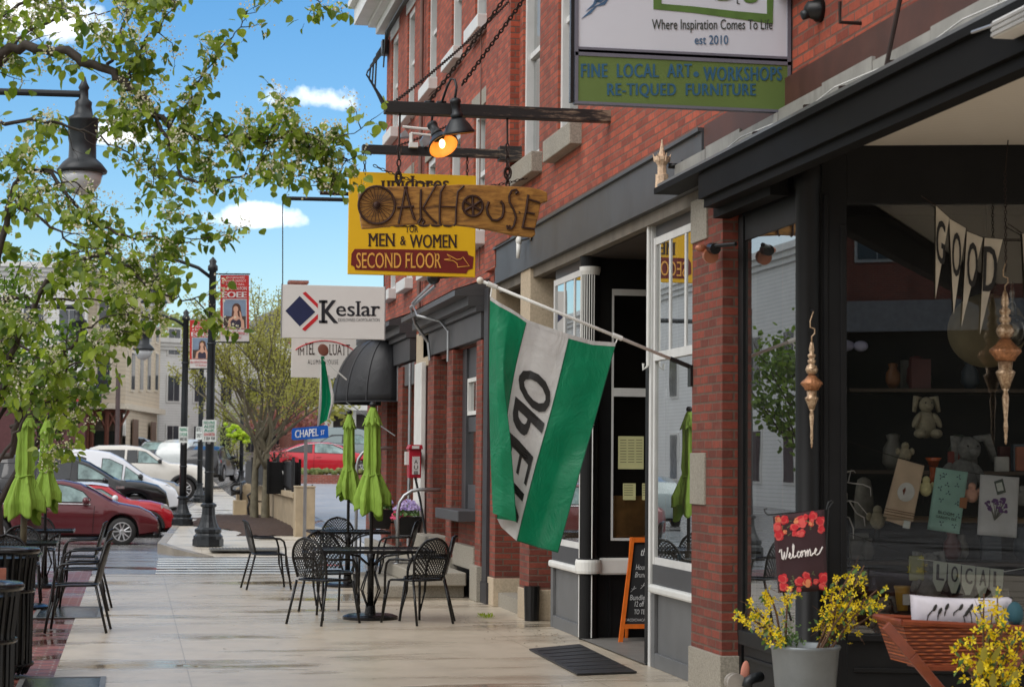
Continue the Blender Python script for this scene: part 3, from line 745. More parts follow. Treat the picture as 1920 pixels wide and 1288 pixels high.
# grey metal signboard over the bay shop
yA, yB = Y_(1330, 280), Y_(938, 470)
f = MB(); f.box(XF - .06, XF + .25, yA, yB, 3.73, 4.1); f.box(XF - .09, XF + .25, yA, yB, 4.101, 4.13); f.box(XF - .075, XF + .2, yA, yB, 3.70, 3.729); f.build('signboard', PM('weathered_zinc', S(80, 82, 85), .5, .2, var=.15, vs=2.5, grime=.7, coord='World'), bldA)
f = MB(); f.box(XF - .02, XF + 3.2, yA + .01, YS - .01, 3.60, 3.698); f.build('soffit', PM('peeling_soffit', S(112, 105, 95), .8, var=.2, vs=6, grime=.5, coord='World'), bldA)
# brick piers (name: px left, px right at the front plane)
PY = [(1307, 1362), (984, 1002), (929, 941)]
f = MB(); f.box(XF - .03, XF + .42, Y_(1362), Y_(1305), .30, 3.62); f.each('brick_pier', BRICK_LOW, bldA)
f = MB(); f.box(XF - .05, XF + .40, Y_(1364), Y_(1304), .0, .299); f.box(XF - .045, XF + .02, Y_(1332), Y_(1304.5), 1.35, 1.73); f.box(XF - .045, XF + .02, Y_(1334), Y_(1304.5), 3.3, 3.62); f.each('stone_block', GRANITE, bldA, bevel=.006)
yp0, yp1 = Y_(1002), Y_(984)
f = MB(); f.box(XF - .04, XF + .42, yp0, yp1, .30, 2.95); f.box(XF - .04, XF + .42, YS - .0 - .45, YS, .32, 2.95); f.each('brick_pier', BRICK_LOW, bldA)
f = MB()
for (a, b) in ((yp0, yp1), (YS - .45, YS)): f.box(XF - .06, XF + .40, a - .01, b, .0, .299 if a < 20 else .319); f.box(XF - .055, XF + .40, a, b - .001, 2.951, 3.7)
f.each('stone_block', TANSTONE, bldA, bevel=.006)
# recessed doorway between the two far piers
f = MB(); f.box(XF + .62, XF + .7, yp1, YS - .45, .2, 3.6); f.build('door', BLACKP, bldA)
f = MB(); f.box(XF + .0, XF + .6, yp1 + .005, YS - .455, 0, .16); f.build('door_step', GRANITE, bldA)
f = MB(); f.box(XF + .10, XF + .6, YS - .452, YS - .45, .2, 2.9); f.build('door_cheek', BRICK_LOW, bldA)
f = MB(); yq = yp0 - .06; f.tube([(XF - .02, yq, 0), (XF - .02, yq, .36)], [.075, .085], 14); f.build('downspout_boot', BLACKM, bldA)

# bay shop: recessed entry between two bay windows
yN0, yN1 = Y_(1304), Y_(1216)       # near bay window
yF0, yF1 = Y_(1086), Y_(1030)       # far bay window
XB = XF + .06
def bay(ya, yb, lb, zs=.86, z1=3.5, tz=2.52, cols=(.33, .66)):
    w_ = MB(); w_.box(XB, XB + .08, ya, yb, .0, zs - .26); w_.box(XB - .03, XB - .001, ya, ya + .1, .0, zs - .26); w_.box(XB - .03, XB - .001, yb - .1, yb, .0, zs - .26); w_.box(XB - .028, XB - .002, ya + .1, yb - .1, .0, .12)
    w_.build('stall_riser', GREYPAINT, bldA, bevel=.004)
    w_ = MB(); w_.box(XB - .06, XB + .1, ya, yb, zs - .259, zs - .19); w_.build('white_moulding', WHITEP, bldA, bevel=.02)
    w_ = MB(); w_.box(XB - .02, XB + .1, ya, yb, zs - .189, zs - .03); w_.build('window_base', CHARCOAL, bldA)
    f = MB(); x = XB
    f.box(x - .02, x + .07, ya, ya + .05, zs - .029, z1); f.box(x - .02, x + .07, yb - .05, yb, zs - .029, z1); f.box(x - .015, x + .07, ya + .05, yb - .05, zs - .029, zs + .03); f.box(x - .015, x + .07, ya + .05, yb - .05, z1 - .06, z1)
    f.box(x - .03, x + .07, ya + .05, yb - .05, tz - .035, tz + .035)
    for c in cols: yc = ya + (yb - ya) * c; f.box(x - .012, x + .05, yc - .025, yc + .025, tz + .035, z1 - .06)
    fr_ = f.build('bay_window', WHITEC, bldA)
    g = MB(); g.quad((x - .004, yb - .04, zs), (x - .004, ya + .04, zs), (x - .004, ya + .04, z1 - .05), (x - .004, yb - .04, z1 - .05)); g.build('pane', GLASS_R, fr_)
    f = MB(); f.box(XB - .0, XB + .1, ya, yb, z1 + .001, 3.62); f.build('window_head', CHARCOAL, bldA)
bay(yN0, yN1, 'near'); bay(yF0, yF1, 'far')
# corner posts of the entry
f = MB(); yq = yN1 + .03; f.box(XB - .03, XB + .09, yq, yq + .07, .0, 3.62); f.build('corner_post', WHITEC, bldA)
f = MB(); f.box(XB - .035, XB + .10, yq + .072, yq + .16, .0, 3.62); f.build('entry_post', BLACKP, bldA)
f = MB(); f.tube([(XB - .05, yq + .03, 2.45), (XB - .05, yq + .03, 3.6)], .014, 8); f.tube([(XB - .05, yq + .03, 2.45), (XB - .09, yq + .03, 2.42), (XB - .09, yq + .03, 2.47)], .010, 8); f.build('awning_rod', WHITEP, bldA)
yc = yF0 - .09
f = MB(); f.lathe([(.085, 0), (.085, .6), (.115, .62), (.115, .74), (.085, .76), (.085, 3.40), (.09, 3.49), (.10, 3.6)], (XB + .02, yc, 0), 28); f.build('column', BLACKP, bldA)
f = MB()
for k in range(9):
    a = PI * (.90 + k * .085); x, y = XB + .02 + .087 * math.cos(a), yc + .087 * math.sin(a)
    f.tube([(x, y, 2.0), (x, y, 3.42)], .0055, 5)
for a in (PI * 1.0, PI * 1.55): f.tube([(XB + .02 + .088 * math.cos(a), yc + .088 * math.sin(a), .02), (XB + .02 + .088 * math.cos(a), yc + .088 * math.sin(a), 2.0)], .006, 5)
f.lathe([(.118, .615), (.125, .64), (.125, .72), (.118, .745)], (XB + .02, yc, 0), 24); f.lathe([(.086, 3.421), (.10, 3.46), (.102, 3.5)], (XB + .02, yc, 0), 24)
f.build('fluting', WHITEP, bldA)
# far side of the entry: a glazed wall facing the camera
YW = yF0 - .06; xa, xb = XB + .12, XF + 1.9
f = MB()
f.box(xa, xb, YW, YW + .08, .0, .6); f.box(xa, xb, YW - .005, YW + .08, .76, .92); f.box(xa, xa + .12, YW - .004, YW + .08, .92, 3.62); f.box(xa + .12, xb, YW - .003, YW + .08, 3.3, 3.62)
f.box(xa + 1.25, xa + 1.35, YW - .002, YW + .08, .92, 3.3)
for k in range(5): f.box(xa + .1 + .22 * k, xa + .13 + .22 * k, YW - .012, YW - .0005, .02, .6)
f.build('entry_frame', BLACKP, bldA)
f = MB(); f.box(xa, xb, YW - .05, YW + .05, .601, .759); f.build('white_moulding', WHITEP, bldA, bevel=.02)
f = MB()
for (a, b, c, d) in ((xa + .12, xa + .14, .92, 3.3), (xa + .14, xa + 1.25, .92, .945), (xa + .14, xa + 1.25, 2.28, 2.36), (xa + .14, xa + 1.25, 3.24, 3.30)): f.box(a, b, YW - .012, YW - .0035, c, d)
f.build('glazing_bead', WHITEC, bldA)
f = MB(); f.quad((xa + .12, YW + .03, .92), (xb, YW + .03, .92), (xb, YW + .03, 3.3), (xa + .12, YW + .03, 3.3)); f.build('entry_glass', GLASS, bldA)
# shop room behind
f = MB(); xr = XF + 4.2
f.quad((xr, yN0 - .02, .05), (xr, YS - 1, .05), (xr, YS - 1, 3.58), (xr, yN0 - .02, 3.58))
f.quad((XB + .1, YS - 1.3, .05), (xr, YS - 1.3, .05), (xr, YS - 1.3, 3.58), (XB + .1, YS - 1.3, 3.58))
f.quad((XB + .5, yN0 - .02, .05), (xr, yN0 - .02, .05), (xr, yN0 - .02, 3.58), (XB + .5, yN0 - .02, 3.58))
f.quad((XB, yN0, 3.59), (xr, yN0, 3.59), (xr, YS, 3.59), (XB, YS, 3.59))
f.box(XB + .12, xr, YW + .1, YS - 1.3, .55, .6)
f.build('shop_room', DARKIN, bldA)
f = MB(); f.box(XB + .1, XB + 1.2, yN0 + .02, yN1 - .02, .5, .56); f.build('display_shelf', PM('shelf_wood', S(150, 110, 70), .6, var=.2, vs=12), bldA)
f = MB(); f.box(XB + .04, XB + .12, yF0 + .1, yF1 - .1, .9, 1.2); f.box(xa + .14, xa + 1.24, YW + .12, YW + .2, .93, 1.34); f.build('timber_panel', PM('oak_panel', S(226, 166, 98), .5, var=.2, vs=9), bldA)
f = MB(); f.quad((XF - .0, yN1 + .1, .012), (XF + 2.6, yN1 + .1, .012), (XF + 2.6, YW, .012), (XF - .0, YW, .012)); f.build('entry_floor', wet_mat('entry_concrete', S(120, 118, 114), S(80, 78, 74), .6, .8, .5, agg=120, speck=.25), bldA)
# near cheek of the entry
f = MB(); f.box(XB + .12, XF + 2.6, yN1 + .02, yN1 + .09, .0, 3.62); f.build('entry_cheek', BLACKP, bldA)

# gift shop (black front) with canopy and splayed window
XG = XF + .09
yg0, yg1 = fy(1500, 700, XG), Y_(1362) - .0     # corner post .. pier
f = MB(); f.box(XG, XG + .3, yg1 - .0 - .08, yg1, .0, 3.62); f.box(XG - .03, XG + .1, yg1 - .20, yg1 - .081, .45, 3.4); f.build('window_jamb', BLACKP, bldA)
f = MB(); f.box(XG - .02, XG + .12, yg0 + .001, yg1 - .2, .0, .40); f.box(XG - .06, XG + .12, yg0 + .001, yg1 - .2, .401, .50); f.box(XG - .02, XG + .12, yg0 + .001, yg1 - .2, 3.22, 3.62)
for (a, b) in ((.06, .085), (.30, .325)): f.box(XG - .035, XG - .021, yg0 + .06, yg1 - .26, a, b)
f.each('window_surround', BLACKP, bldA, bevel=.004)
f = MB(); f.box(XG - .01, XG + .05, yg1 - .26, yg1 - .2, .5, 3.22); f.build('steel_stop', PM('dull_steel', S(96, 96, 94), .35, .6), bldA)
f = MB(); f.quad((XG - .012, yg1 - .2, .5), (XG - .012, yg0 + .05, .5), (XG - .012, yg0 + .05, 3.22), (XG - .012, yg1 - .2, 3.22)); f.build('side_pane', GLASS_S, bldA)
SPL = math.tan(R_(16))                          # the splay of the display window
XC = XG + .02; YC = yg0
def gp(u, z, o=0.0):
    """a point on the splayed display window: u metres from its corner, o metres in front"""
    a = R_(16); return Vector((XC + u * math.cos(a) - o * math.sin(a), YC - u * math.sin(a) - o * math.cos(a), z))
def gwin(px, py, o=0.0):
    """where the sight line of a photo pixel meets the window plane moved out by o"""
    n = Vector((-math.sin(R_(16)), -math.cos(R_(16)), 0)); p = gp(0, 0, o); d = ray(px, py)
    return EYE + d * ((p - EYE).dot(n) / d.dot(n))
UV_ = (gp(1, 0) - gp(0, 0))
f = MB(); f.lathe([(.10, 0), (.10, .48), (.08, .5), (.08, 3.42), (.09, 3.44), (.09, 3.72)], (XC + .02, YC - .04, 0), 20); f.build('corner_column', BLACKP, bldA, smooth=True)
def gbox(mb, u0, u1, z0, z1, o0, o1):
    a, b = gp(u0, z0, o0), gp(u1, z0, o0); c, d = gp(u1, z0, o1), gp(u0, z0, o1)
    mb.prism([a, b, c, d], (0, 0, z1 - z0))
f = MB()
gbox(f, .10, .28, 0, 3.72, -.10, .02); gbox(f, .28, 2.6, 0, .53, -.10, .018); gbox(f, .28, 2.6, 3.34, 3.72, -.10, .018); gbox(f, .28, 2.6, .53, .57, -.10, .06)
gbox(f, .32, 2.5, .33, .36, .018, .035); gbox(f, .32, 2.5, .06, .09, .018, .035); gbox(f, .13, .16, .2, 3.4, .02, .035); gbox(f, .24, .275, .6, 3.2, .02, .034)
f.build('display_frame', BLACKP, bldA, bevel=.004)
f = MB(); f.add([gp(.28, .57, -.02), gp(2.6, .57, -.02), gp(2.6, 3.34, -.02), gp(.28, 3.34, -.02)], [(0, 1, 2, 3)])
f.build('display_glass', glass_mat('display_glass', (.94, .95, .94), 1.0, .08, dk=.004), bldA)
# display room
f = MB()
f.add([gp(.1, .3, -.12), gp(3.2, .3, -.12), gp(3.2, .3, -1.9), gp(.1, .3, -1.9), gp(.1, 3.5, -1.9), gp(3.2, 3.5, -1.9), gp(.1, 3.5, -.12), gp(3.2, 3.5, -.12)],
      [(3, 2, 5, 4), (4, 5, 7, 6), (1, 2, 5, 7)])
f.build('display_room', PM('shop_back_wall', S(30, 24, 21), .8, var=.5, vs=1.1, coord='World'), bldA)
f = MB(); gbox(f, .15, 3.0, .45, .50, -1.2, -.12); gbox(f, .6, 3.0, 1.28, 1.31, -.75, -.30); f.build('display_shelf', PM('shelf_dark_wood', S(120, 96, 70), .5, var=.2, vs=9), bldA)
# canopy: soffit, black fascia, gutter flashing
zc = 3.72
f = MB(); f.add([(XF - .10, YC + .05, zc), (XF - .10, 2.0, zc), (XF + 4, 2.0, zc), (XF + 4, YC - 1.1, zc), gp(.1, zc, .0), (XF, YC + .05, zc)], [(0, 5, 4, 3, 2, 1)])
t_ = NT('boarded_soffit'); b_ = t_.n('ShaderNodeTexWave'); b_.wave_type = 'BANDS'; b_.bands_direction = 'Y'; b_.inputs['Scale'].default_value = 6.0
t_.l(t_.pos(coord='World'), b_.inputs[0]); t_.base(S(214, 207, 196)); t_.rough(.6); t_.bump(b_.outputs['Fac'], .25, .008)
f.build('canopy_soffit', t_.m, bldA)
f = MB()
yend = Y_(1290, 320)
f.box(XF - .20, XF - .10, 2.0, yg1 - .1, 3.46, 3.52); f.box(XF - .235, XF - .11, 2.0, yg1 - .08, 3.521, 3.70); f.box(XF - .27, XF - .02, 2.0, yend, 3.701, 3.745)
f.box(XF - .1, XF + .02, yg0 + .04, yg1 + .0, 3.40, 3.70)
f.build('canopy_fascia', PM('dark_canopy', S(17, 16, 16), .6, var=.2, vs=3, coord='World', spec=.1), bldA)
f = MB(); f.box(XF - .27, XF - .25, 2.0, yend - .1, 3.746, 3.765); f.build('gutter_edge', PM('dull_zinc', S(112, 112, 112), .4, .5, grime=.5, coord='World'), bldA)
f = MB(); yy = 3.0; k = 0
while yy < yg0 + 1.5:
    f.box(XF - .12 - .003 * (k % 2), XF - .10, yy, yy + .82, 3.746, 3.935 - .015 * (k % 3)); yy += .83; k += 1
f.build('flashing', PM('peeling_white_flashing', S(154, 152, 146), .6, .1, var=.15, vs=5, grime=.7, coord='World'), bldA)
f = MB(); f.box(XF - .05, XF - .002, 2.0, Y_(1331), 3.72, 4.14); f.build('rust_band', PM('rusty_band', S(84, 52, 44), .6, .1, var=.25, vs=3, grime=.4, coord='World'), bldA)
f = MB()
for yy in (fy(1480, 195), fy(1580, 130), fy(1650, 90), fy(1745, 45)):
    f.tube([(XF - .13, yy, 3.80), (XF - .26, yy - .05, 3.775)], .012, 6)
yy = fy(1745, 45); f.tube([(XF - .25, yy, 3.77), (XF - .04, yy - .1, 4.9)], .012, 6)
f.tube([(XF - .05, yy + .9, 4.2), (XF - .18, yy + .9, 4.2), (XF - .18, yy + .9, 4.32)], .012, 6)
f.each('gutter_bracket', CHAIN, bldA)
f = MB(); pts = [(XF - .22, 3 + i * .6, 3.79 + .03 * math.sin(i * 2.1)) for i in range(18)]; f.tube(pts, .005, 5); f.build('cable', WHITEP, bldA)
# ================================================================ SIGNS, BEAMS, LAMPS, FLAGS
def chain(mb, a, b, sag=0.0, link=.05, r=.006, n=None):
    a, b = Vector(a), Vector(b); L = (b - a).length; n = n or max(2, int(L / (link * .78)))
    pts = [a.lerp(b, i / n) - Vector((0, 0, sag * 4 * (i / n) * (1 - i / n))) for i in range(n + 1)]
    for i in range(n):
        p, q = pts[i], pts[i + 1]; t = (q - p).normalized(); c = (p + q) / 2
        o = t.orthogonal().normalized(); o = (Matrix.Rotation(PI / 2 * (i % 2) + .5, 3, t) @ o)
        h = link * .5; w_ = link * .26
        loop = [c + t * (h * math.cos(k * PI / 4)) + o * (w_ * math.sin(k * PI / 4)) for k in range(9)]
        mb.tube(loop, r, 4, cap=False)
def board(name, x0, y0, x1, y1, Y, mat, parent, th=.03, bevel=0):
    a, b = atY(x0, y1, Y), atY(x1, y0, Y)
    f = MB(); f.box(a.x, b.x, Y, Y + th, a.z, b.z); return f.build(name, mat, parent, bevel=bevel)

# ---- upper white sign and green sign
Y1 = 12.2
a, b = atY(1079, 98, Y1), atY(1481, 0, Y1)
SLATE = PM('slate_frame', S(104, 104, 116), .5, var=.08)
sg = thing('hanging_sign', 'white gift shop sign with a green stamped frame reading Where Inspiration Comes To Life', 'shop sign', (b.x, Y1, a.z))
zt = a.z + 1.25
SIGNW = PM('sign_white', S(206, 210, 220), .45, var=.03, vs=2, grime=.04)
f = MB(); f.box(a.x, b.x, Y1, Y1 + .05, a.z, zt); f.build('board', SIGNW, sg)
f = MB(); q = .022
f.box(a.x - .005, b.x + .005, Y1 - .006, Y1 + .056, a.z - q, a.z + .001); f.box(a.x - .005, b.x + .005, Y1 - .006, Y1 + .056, zt, zt + q)
f.box(a.x - .006, a.x + q - .005, Y1 - .008, Y1 + .058, a.z + .001, zt); f.box(b.x - q + .005, b.x + .006, Y1 - .008, Y1 + .058, a.z + .001, zt); f.build('frame', SLATE, sg)
OLIVE = PM('olive_ink', S(84, 116, 52), .6, var=.15, vs=9); INKG = PM('sign_dark_ink', S(52, 60, 54), .55); INKB = PM('sign_blue_ink', S(66, 100, 134), .55, var=.1)
def pp(px, py, Y): return atY(px, py, Y)
f = MB()
def flat(mb, pix, Y, th=-.004): mb.prism([pp(x, y, Y) for x, y in pix][::-1], (0, th, 0))
A_ = pp(1226, 12, Y1)
flat(f, [(1225, -120), (1225, 18), (1240, 8), (1240, -120)], Y1); flat(f, [(1225, 18), (1300, 25), (1380, 36), (1449, 46), (1449, 28), (1380, 22), (1300, 13), (1240, 8)], Y1); flat(f, [(1437, -100), (1438, 26.5), (1449, 28), (1453, -100)], Y1)
f.build('stamp_frame', OLIVE, sg)
ptxt('lettering', 'Where Inspiration Comes To Life', 1222, 37, 1448, 62, Y1, INKG, sg, bold=.008, warp=None)
ptxt('lettering', 'est 2010', 1302, 67, 1365, 84, Y1, INKB, sg, bold=.012)
ptxt('lettering', 'D', 1345, -40, 1382, 2, Y1, OLIVE, sg, bold=.04); ptxt('lettering', 'U', 1390, -40, 1424, 7, Y1, OLIVE, sg, bold=.05); ptxt('lettering', 'L', 1381, 0, 1387, 8, Y1, INKG, sg, bold=.02); ptxt('lettering', 'A', 1340, -14, 1347, 1, Y1, INKG, sg, bold=.02)
f = MB()
for pts in ([(1090, 36), (1104, 22), (1112, 16), (1120, 12), (1108, 26)], [(1098, 22), (1112, 8), (1118, -10), (1130, -30), (1126, 0), (1112, 14)], [(1110, 15), (1130, 5), (1146, -8), (1134, 10)], [(1116, 4), (1134, -14), (1150, -40), (1140, -5), (1126, 6)]):
    flat(f, pts, Y1)
f.build('bird_mark', INKB, sg)
# iron straps that carry both boards
f = MB(); f.box(a.x - .03, a.x - .008, Y1 + .005, Y1 + .045, pp(1078, 192, Y1).z, zt + 1); f.box(b.x + .008, b.x + .03, Y1 + .005, Y1 + .045, pp(1078, 192, Y1).z, zt + 1)
f.tube([(b.x + .02, Y1 + .02, zt + .9), (XF + .02, Y1 + .02, zt + .9)], .02, 6); f.tube([(b.x + .02, Y1 + .02, a.z + .1), (XF + .02, Y1 + .02, a.z + .1)], .015, 6); f.each('strap', BLACKM, sg)
a2, b2 = atY(1079, 190, Y1), atY(1481, 112, Y1)
sg2 = thing('hanging_sign', 'olive green sign reading FINE LOCAL ART WORKSHOPS RE-TIQUED FURNITURE under the white one', 'shop sign', (b2.x, Y1, a2.z))
f = MB(); f.box(a2.x, b2.x, Y1, Y1 + .05, a2.z, b2.z); f.build('board', PM('olive_board', S(94, 116, 58), .5, var=.07, vs=2), sg2)
f = MB(); q = .016
f.box(a2.x - .004, b2.x + .004, Y1 - .005, Y1 + .055, a2.z - q, a2.z + .001); f.box(a2.x - .004, b2.x + .004, Y1 - .005, Y1 + .055, b2.z, b2.z + q); f.box(a2.x - .005, a2.x + q, Y1 - .006, Y1 + .056, a2.z + .001, b2.z); f.box(b2.x - q, b2.x + .005, Y1 - .006, Y1 + .056, a2.z + .001, b2.z)
f.build('frame', SLATE, sg2)
INKT = PM('teal_ink', S(44, 92, 122), .55, var=.08)
ptxt('lettering', 'FINE  LOCAL  ART', 1089, 120, 1297, 146, Y1, INKT, sg2, bold=.04, space=1.1)
ptxt('lettering', 'WORKSHOPS', 1318, 126, 1466, 152, Y1, INKT, sg2, bold=.04, space=1.1)
f = MB(); c = pp(1305, 140, Y1); f.tube([c, c + Vector((0, -.004, 0))], .018, 12); f.build('dot', INKT, sg2)
ptxt('lettering', 'RE-TIQUED  FURNITURE', 1138, 157, 1417, 184, Y1, INKT, sg2, bold=.04, space=1.1)

# ---- timber beam with the two gooseneck lamps and the carved board
Y2 = 17.2
a, b = atY(722, 211, Y2), atY(1132, 190, Y2)
t = NT('worn_black_beam'); nz = t.noise(4, 6, .7, t.pos((1, 1, 6), coord='World')); nx = t.n('ShaderNodeSeparateXYZ'); g_ = t.n('ShaderNodeNewGeometry'); t.l(g_.outputs['Position'], nx.inputs[0])
k = t.math('MULTIPLY', t.math('SUBTRACT', nx.outputs[0], 2.6), .16)
t.base(t.ramp(t.math('ADD', nz, k), [(.66, S(26, 24, 24)), (.72, S(70, 58, 50)), (.82, S(138, 122, 104))])); t.rough(.6); t.bump(nz, .3, .01)
o = MB(); o.box(a.x, XF + .05, Y2, Y2 + .12, a.z, a.z + .105); beam = tag(o.build('timber_beam', t.m, bevel=.006), 'weathered black timber beam jutting from the brick wall above the carved wooden board', 'beam')
def gooseneck(px, py, Y, lit, lb, tilt, yaw):
    tip = atY(px, py, Y); g = thing('gooseneck_lamp', lb, 'lamp', tip, 0, 'gooseneck barn lamps on the beam')
    M = Matrix.Translation(tip) @ Matrix.Rotation(yaw, 4, 'Y') @ Matrix.Rotation(tilt, 4, 'X') @ Matrix.Scale(1.22, 4)
    sh = MB(); prof = [(.115, -.015), (.118, -.005), (.10, .015), (.085, .045), (.055, .085), (.038, .10)]
    sh.lathe([(r, z) for r, z in prof], (0, 0, 0), 28, M); sh.f = [q for q in sh.f if len(q) == 4]
    s_ = sh.build('lamp_shade', LAMPBLK, g, smooth=True, solid=.004)
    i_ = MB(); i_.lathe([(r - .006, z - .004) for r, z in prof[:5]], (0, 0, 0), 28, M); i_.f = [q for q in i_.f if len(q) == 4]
    i_.build('reflector', PM('glow_orange_enamel', S(226, 160, 84), .5, var=.05), s_, smooth=True)  # enamel colour carries the bulb's orange glow
    n_ = MB(); n_.lathe([(.040, .098), (.046, .11), (.046, .125), (.034, .135), (.034, .20), (.040, .205), (.040, .225), (.02, .24)], (0, 0, 0), 18, M)
    top = M @ Vector((0, 0, .235)); n_.build('lamp_neck', LAMPBLK, g, smooth=True)
    q = MB(); end = Vector((top.x + .02, Y2 + .06, a.z + .10))
    q.tube([top, top + Vector((.012, .0, .10)), top + Vector((.0, .02, .17)), top + Vector((-.03, .04, .18)), top + Vector((-.06, .06, .12)), Vector((top.x - .08, Y2 + .06, a.z + .105))], .011, 8)
    q.box(top.x - .12, top.x - .04, Y2 + .02, Y2 + .1, a.z + .106, a.z + .125); q.build('goose_arm', LAMPBLK, g, smooth=True)
    if lit:
        bl = MB(); bl.ell(M @ Vector((0, 0, .012)), .028, .028, .042, 12, 8); bl.build('bulb', emis_mat('warm_bulb', (1.0, .66, .28), 4.5), g, smooth=True)
        L = bpy.data.lights.new('lamp_light', 'POINT'); L.energy = .55; L.color = (1, .6, .25); L.shadow_soft_size = .03
        lo = bpy.data.objects.new('lamp_light', L); col.objects.link(lo); lo.location = M @ Vector((0, 0, -.045)); adopt(lo, g)
    else:
        bl = MB(); bl.ell(M @ Vector((0, 0, .012)), .028, .028, .042, 12, 8); bl.build('bulb', WHITEC, g, smooth=True)
gooseneck(830, 272, 17.5, True, 'gooseneck lamp with its warm bulb lit, hanging behind the dark one', R_(-36), R_(-20))
gooseneck(860, 247, 17.02, False, 'unlit black gooseneck lamp hanging in front of the glowing one', R_(6), R_(-8))
# carved board
Y3 = 17.2; OAK = NT('carved_oak'); v = OAK.pos((1.2, 1.2, 5), coord='World')
nz = OAK.noise(3, 6, .65, v, 1.6); n2 = OAK.noise(9, 4, .6, v)
OAK.base(OAK.mix(.5, OAK.ramp(nz, [(.3, S(88, 58, 24)), (.48, S(160, 112, 48)), (.7, S(190, 140, 66))]), OAK.ramp(n2, [(.3, (.5, .45, .4)), (.6, (1.1, 1.1, 1.1))]), 'MULTIPLY')); OAK.rough(.5); OAK.bump(nz, .3, .01)
wb = thing('wooden_sign', 'carved oak board spelling OAKHOUSE in old iron tools and wheels', 'shop sign', atY(850, 440, Y3))
top_ = [(672, 362), (700, 352), (745, 349), (800, 351), (860, 346), (905, 347), (950, 349), (990, 351), (1012, 355), (1026, 361)]
bot_ = [(1027, 378), (1014, 382), (1010, 404), (1003, 430), (1004, 441), (998, 445), (960, 441), (920, 432), (880, 425), (840, 421), (790, 420), (740, 423), (700, 428), (679, 429), (676, 410)]
f = MB(); f.prism([atY(x, y, Y3) for x, y in (top_ + bot_)], (0, .06, 0)); f.build('board', OAK.m, wb, bevel=.008)
IRON = PM('old_brown_iron', S(66, 44, 36), .55, .4, var=.25, vs=20)
def bars(pix, r=.011, mb=None):
    mb.tube([atY(x, y, Y3) + Vector((0, -.014, 0)) for x, y in pix], r, 6)
f = MB()
cx, cy = 706, 385
ring = [(cx + 34 * math.cos(q * PI / 16), cy + 35 * math.sin(q * PI / 16)) for q in range(33)]
bars(ring, .011, f)
for q in range(24): bars([(cx, cy), (cx + 33 * math.cos(q * PI / 12 + .1), cy + 34 * math.sin(q * PI / 12 + .1))], .0028, f)
bars([(cx, cy), (cx + .5, cy)], .035, f); p = atY(cx, cy, Y3); f.ell(p + Vector((0, -.012, 0)), .032, .016, .032)
f.build('letter_wheel', IRON, wb)
f = MB()
for pts, r in (([(747, 420), (753, 390), (760, 352)], .010), ([(760, 352), (768, 385), (776, 410), (779, 412)], .011), ([(744, 390), (776, 388)], .011), ([(757, 353), (764, 352)], .014),
               ([(789, 356), (788, 390), (789, 412)], .011), ([(784, 419), (789, 408), (795, 416), (792, 420)], .015), ([(816, 350), (803, 372), (793, 390)], .009), ([(793, 392), (806, 408), (819, 420)], .010),
               ([(834, 347), (826, 360), (824, 390), (824, 419), (828, 424)], .010), ([(870, 349), (858, 360), (855, 390), (854, 420), (850, 424)], .010), ([(826, 388), (854, 389)], .008),
               ([(820, 347), (816, 349)], .010),
               ([(916, 379), (912, 390), (914, 402), (922, 413), (932, 414), (941, 408), (944, 396), (943, 384), (938, 378)], .012),
               ([(972, 363), (967, 356), (959, 358), (954, 368), (955, 380), (963, 395), (967, 408), (963, 424), (957, 430), (951, 429), (950, 423)], .010), ([(969, 361), (966, 364)], .013), ([(953, 424), (956, 427)], .013),
               ([(990, 366), (986, 395), (979, 428)], .011), ([(979, 427), (1002, 430)], .009), ([(984, 398), (1002, 402)], .009), ([(990, 374), (1012, 381)], .009), ([(973, 399), (974, 398)], .012)):
    bars(pts, r, f)
f.build('letter_iron', IRON, wb)
f = MB(); cx, cy = 886, 387
bars([(cx + 18.5 * math.cos(q * PI / 12), cy + 19 * math.sin(q * PI / 12)) for q in range(25)], .012, f); p = atY(cx, cy, Y3); f.ell(p + Vector((0, -.012, 0)), .022, .014, .022)
for q in range(6): bars([(cx, cy), (cx + 17 * math.cos(q * PI / 3 + .5), cy + 17 * math.sin(q * PI / 3 + .5))], .012, f)
f.build('letter_handwheel', IRON, wb)
f = MB()
for (x0, y0, x1, y1) in ((750, 209, 747, 352), (951, 205, 952, 352)):
    p0, p1 = atY(x0, y0, Y2 + .05), atY(x1, y1, Y3 + .03); mid = p0.lerp(p1, .45)
    f.tube([p0, mid], .009, 6); chain(f, mid, p1, 0, .07, .008)
p0 = atY(952, 325, Y3); f.tube([p0 + Vector((.03 * math.cos(q * PI / 8), 0, .055 * math.sin(q * PI / 8))) for q in range(17)], .009, 6)
p0 = atY(747, 333, Y3); f.tube([p0 + Vector((.026 * math.cos(q * PI / 8), 0, .055 * math.sin(q * PI / 8))) for q in range(17)], .009, 6)
f.build('hanging_chain', CHAIN, wb)

